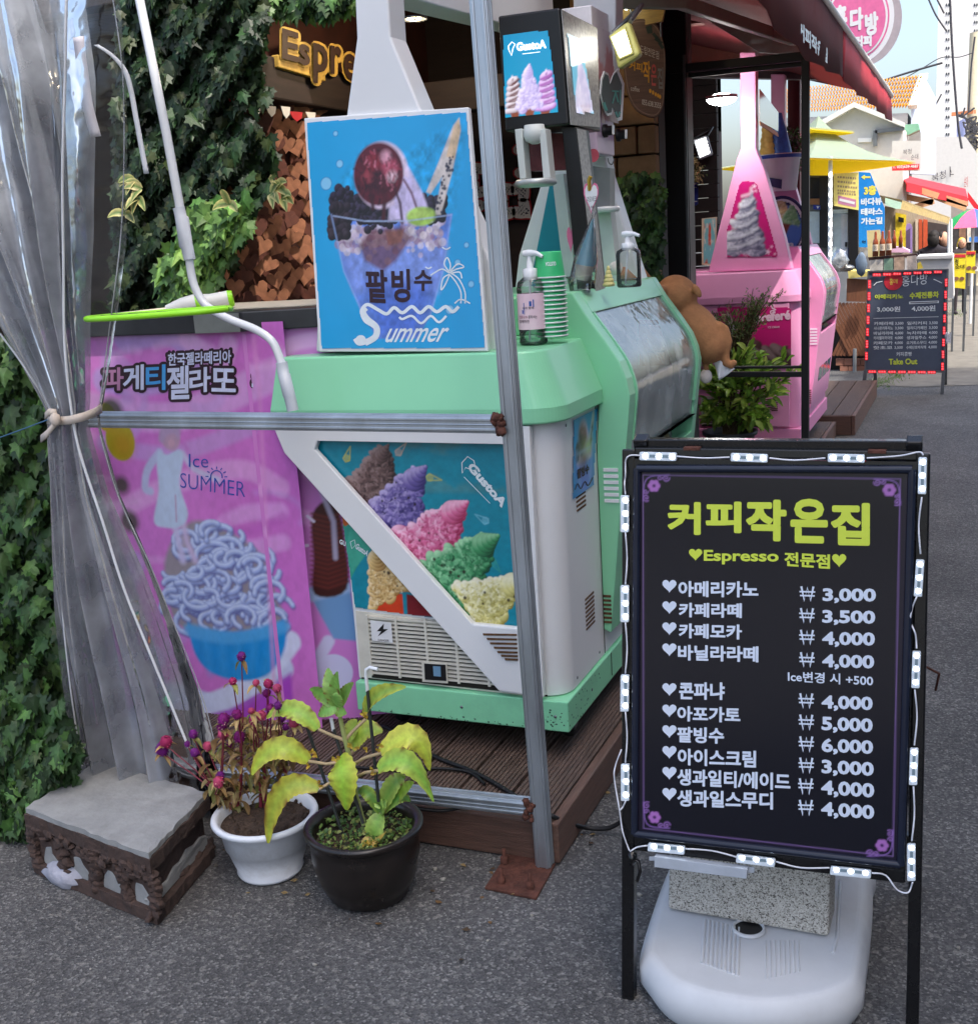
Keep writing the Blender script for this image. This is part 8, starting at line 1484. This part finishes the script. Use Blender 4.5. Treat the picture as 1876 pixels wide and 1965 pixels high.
mb = MB(); mb.ell(py(1624, 514, 12.7), (.08, .07, .035), 14, 8); tag(mb.build('metal_bowl', mc('bowl_steel', (150, 150, 146), rough=.3, metal=.8)), 'metal bowl on the counter edge under the clear bag', 'bowl')
mb = MB(); mb.ell(py(1652, 507, 13.1), (.06, .05, .12), 10, 8, .12); tag(mb.build('folded_cloth', mc('blue_grey_cloth', (96, 112, 130), rough=.9)), 'blue grey cloth hung below the blue banner', 'cloth')
up = thing('market_parasol', 'green pink and blue striped market parasol at the far right edge', 'parasol', py(1850, 430, 19)); Yu = 19; apx = py(1868, 400, Yu); mb = MB(); n = 8; rr = []
ctr = py(1862, 436, Yu)
for i in range(n): a = i*2*math.pi/n+.2; rr.append(ctr+V((.42*math.cos(a), .42*math.sin(a), 0)))
for i in range(n): mb.cur = i % 4; a, b = rr[i], rr[(i+1) % n]; mb.strip([apx.lerp(a, t)+V((0, 0, .06*math.sin(math.pi*t))) for t in (0, .33, .66, 1)], [apx.lerp(b, t)+V((0, 0, .06*math.sin(math.pi*t))) for t in (0, .33, .66, 1)])
mb.build('canopy', [mc('par_green', (40, 160, 96)), mc('par_pink', (222, 90, 130)), mc('par_blue', (60, 90, 190)), mc('par_rose', (230, 120, 150))], up); mb = MB(); p0 = V((apx.x, apx.y, 0)); mb.tube([p0, apx], .02, 8); mb.build('pole', MATS['white_pole'], up)
for Q, Y, lab, ss in (([(1612, 1078), (1745, 1075), (1738, 1455), (1612, 1440)], 15.0, 'yellow upright food banner with red top strip at the far right', (('청', (1625, 1195), (1665, 1195), 1130), ('순대', (1630, 1240), (1730, 1235), 1195))), ([(1748, 1048), (1850, 1045), (1845, 1290), (1748, 1280)], 17.0, 'smaller yellow food banner standing behind the first', (('고원', (1760, 1110), (1830, 1105), 1075),))):
    t = thing('food_banner', lab, 'banner', PY(Y).at(*B2(*Q[3]))); part('sheet', Q, mc('banner_yellow', (236, 214, 50), rough=.5), 0, .03, B2, t, Y); mb = MB(); x0, y0 = Q[0]; x1 = Q[1][0]
    mb.prism([PY(Y).at(*B2(*q), .004) for q in ((x0+3, y0+3), (x1-3, y0+2), (x1-3, y0+38), (x0+3, y0+40))], (0, .002, 0)); mb.build('red_strip', mc('strip_red', (206, 50, 60)), t); mb = MB()
    for s, a, b, tp in ss: text(mb, s, PY(Y), B2(*a), B2(*b), B2(a[0], tp), .005, .02)
    mb.build('lettering', blackp, t); mb = MB(); yb = Q[2][1]
    for k in range(2): disc(mb, PY(Y), *B2(x0+30+k*60, yb-(110 if len(ss) == 2 else 60)), 5, .006, 14, 4)
    mb.build('food_picture', mc('food_brown', (130, 90, 70), var=.4), t); mb = MB()
    for xx in (Q[3][0], Q[2][0]): a = PY(Y).at(*B2(xx, Q[2][1])); mb.bar(a, (a.x, a.y, .003), .025, .025)
    mb.build('leg', castm, t)
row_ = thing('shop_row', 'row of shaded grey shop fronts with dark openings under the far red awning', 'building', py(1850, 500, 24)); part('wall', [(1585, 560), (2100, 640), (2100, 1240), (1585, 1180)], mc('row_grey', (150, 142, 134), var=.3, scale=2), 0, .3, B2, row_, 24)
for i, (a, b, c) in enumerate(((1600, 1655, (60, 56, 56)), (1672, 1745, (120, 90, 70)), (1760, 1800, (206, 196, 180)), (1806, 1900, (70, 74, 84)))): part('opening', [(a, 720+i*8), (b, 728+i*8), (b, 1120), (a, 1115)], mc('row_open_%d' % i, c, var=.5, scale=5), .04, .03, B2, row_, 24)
for i, (a, t, b, c, lab) in enumerate(((1780, 900, 945, (70, 140, 206), 'blue box of goods on the far shop row shelf'), (1830, 895, 950, (60, 110, 190), 'darker blue box at the right edge of the far shop row'), (1640, 1010, 1060, (206, 200, 190), 'pale crate below the shop row opening'))):
    slab('goods_box', lab, 'box', [(a, t), (a+44, t), (a+44, b), (a, b)], 23.2, mc('goods_%d' % i, c, var=.3, scale=6), .3, B2)
rl = thing('railing', 'black metal railing in front of the far shops at the right edge', 'railing', py(1868, 500, 21)); mb = MB(); q = PY(21)
for x in range(1765, 1900, 22): mb.bar(q.at(*B2(x, 960)), q.at(*B2(x, 1060)), .03, .03)
for y in (962, 1010, 1058): mb.bar(q.at(*B2(1760, y)), q.at(*B2(1900, y+6)), .03, .03, (0, 1, 0))
mb.build('bars', blackp, rl)
grass = MB()
for i in range(900):
    a = random.choice([(1690, 735), (1840, 565), (1832, 600), (1720, 722)]); x, y = a[0]+random.gauss(0, 12), a[1]+random.gauss(0, 5); p = pz(x, y); p2 = p+V((random.gauss(0, .02), random.gauss(0, .02), random.uniform(.01, .04))); grass.col = vary((96, 128, 60), .3); grass.add([p, p+V((.006, 0, 0)), p2], [(0, 1, 2)])
tag(grass.build('grass', LEAF), 'patchy short grass at the edge of the street by the far menu board', 'grass', kind='stuff')
# cables on the deck
cab = mc('black_cable', (20, 20, 22), rough=.5)
def cable(Q, lab, r=.006, zf=None): mb = MB(); mb.tube(smooth_v([pz(x, y, z) for x, y, z in Q]), r, 7); tag(mb.build('power_cable', cab), lab, 'cable')
def smooth_v(P, k=5): return [V(p) for p in smooth([np.array(p) for p in P], k)]
z0 = DECKZ+.007
cable([(690, 1310, z0+.08), (700, 1375, z0), (760, 1405, z0), (830, 1450, z0), (905, 1480, z0), (960, 1510, z0), (1020, 1548, z0), (1062, 1568, z0), (1085, 1578, .07), (1120, 1588, .02), (1165, 1590, .02), (1195, 1575, .05)], 'black power cable running over the deck to the menu board', .0065)
cable([(650, 1470, z0), (760, 1478, z0), (840, 1475, z0), (900, 1482, z0), (930, 1505, z0)], 'thinner black cable lying along the deck boards', .0045)
cable([(800, 1552, z0), (850, 1556, z0), (900, 1545, z0), (940, 1525, z0)], 'short loop of black cable behind the lower tent rail', .0045)
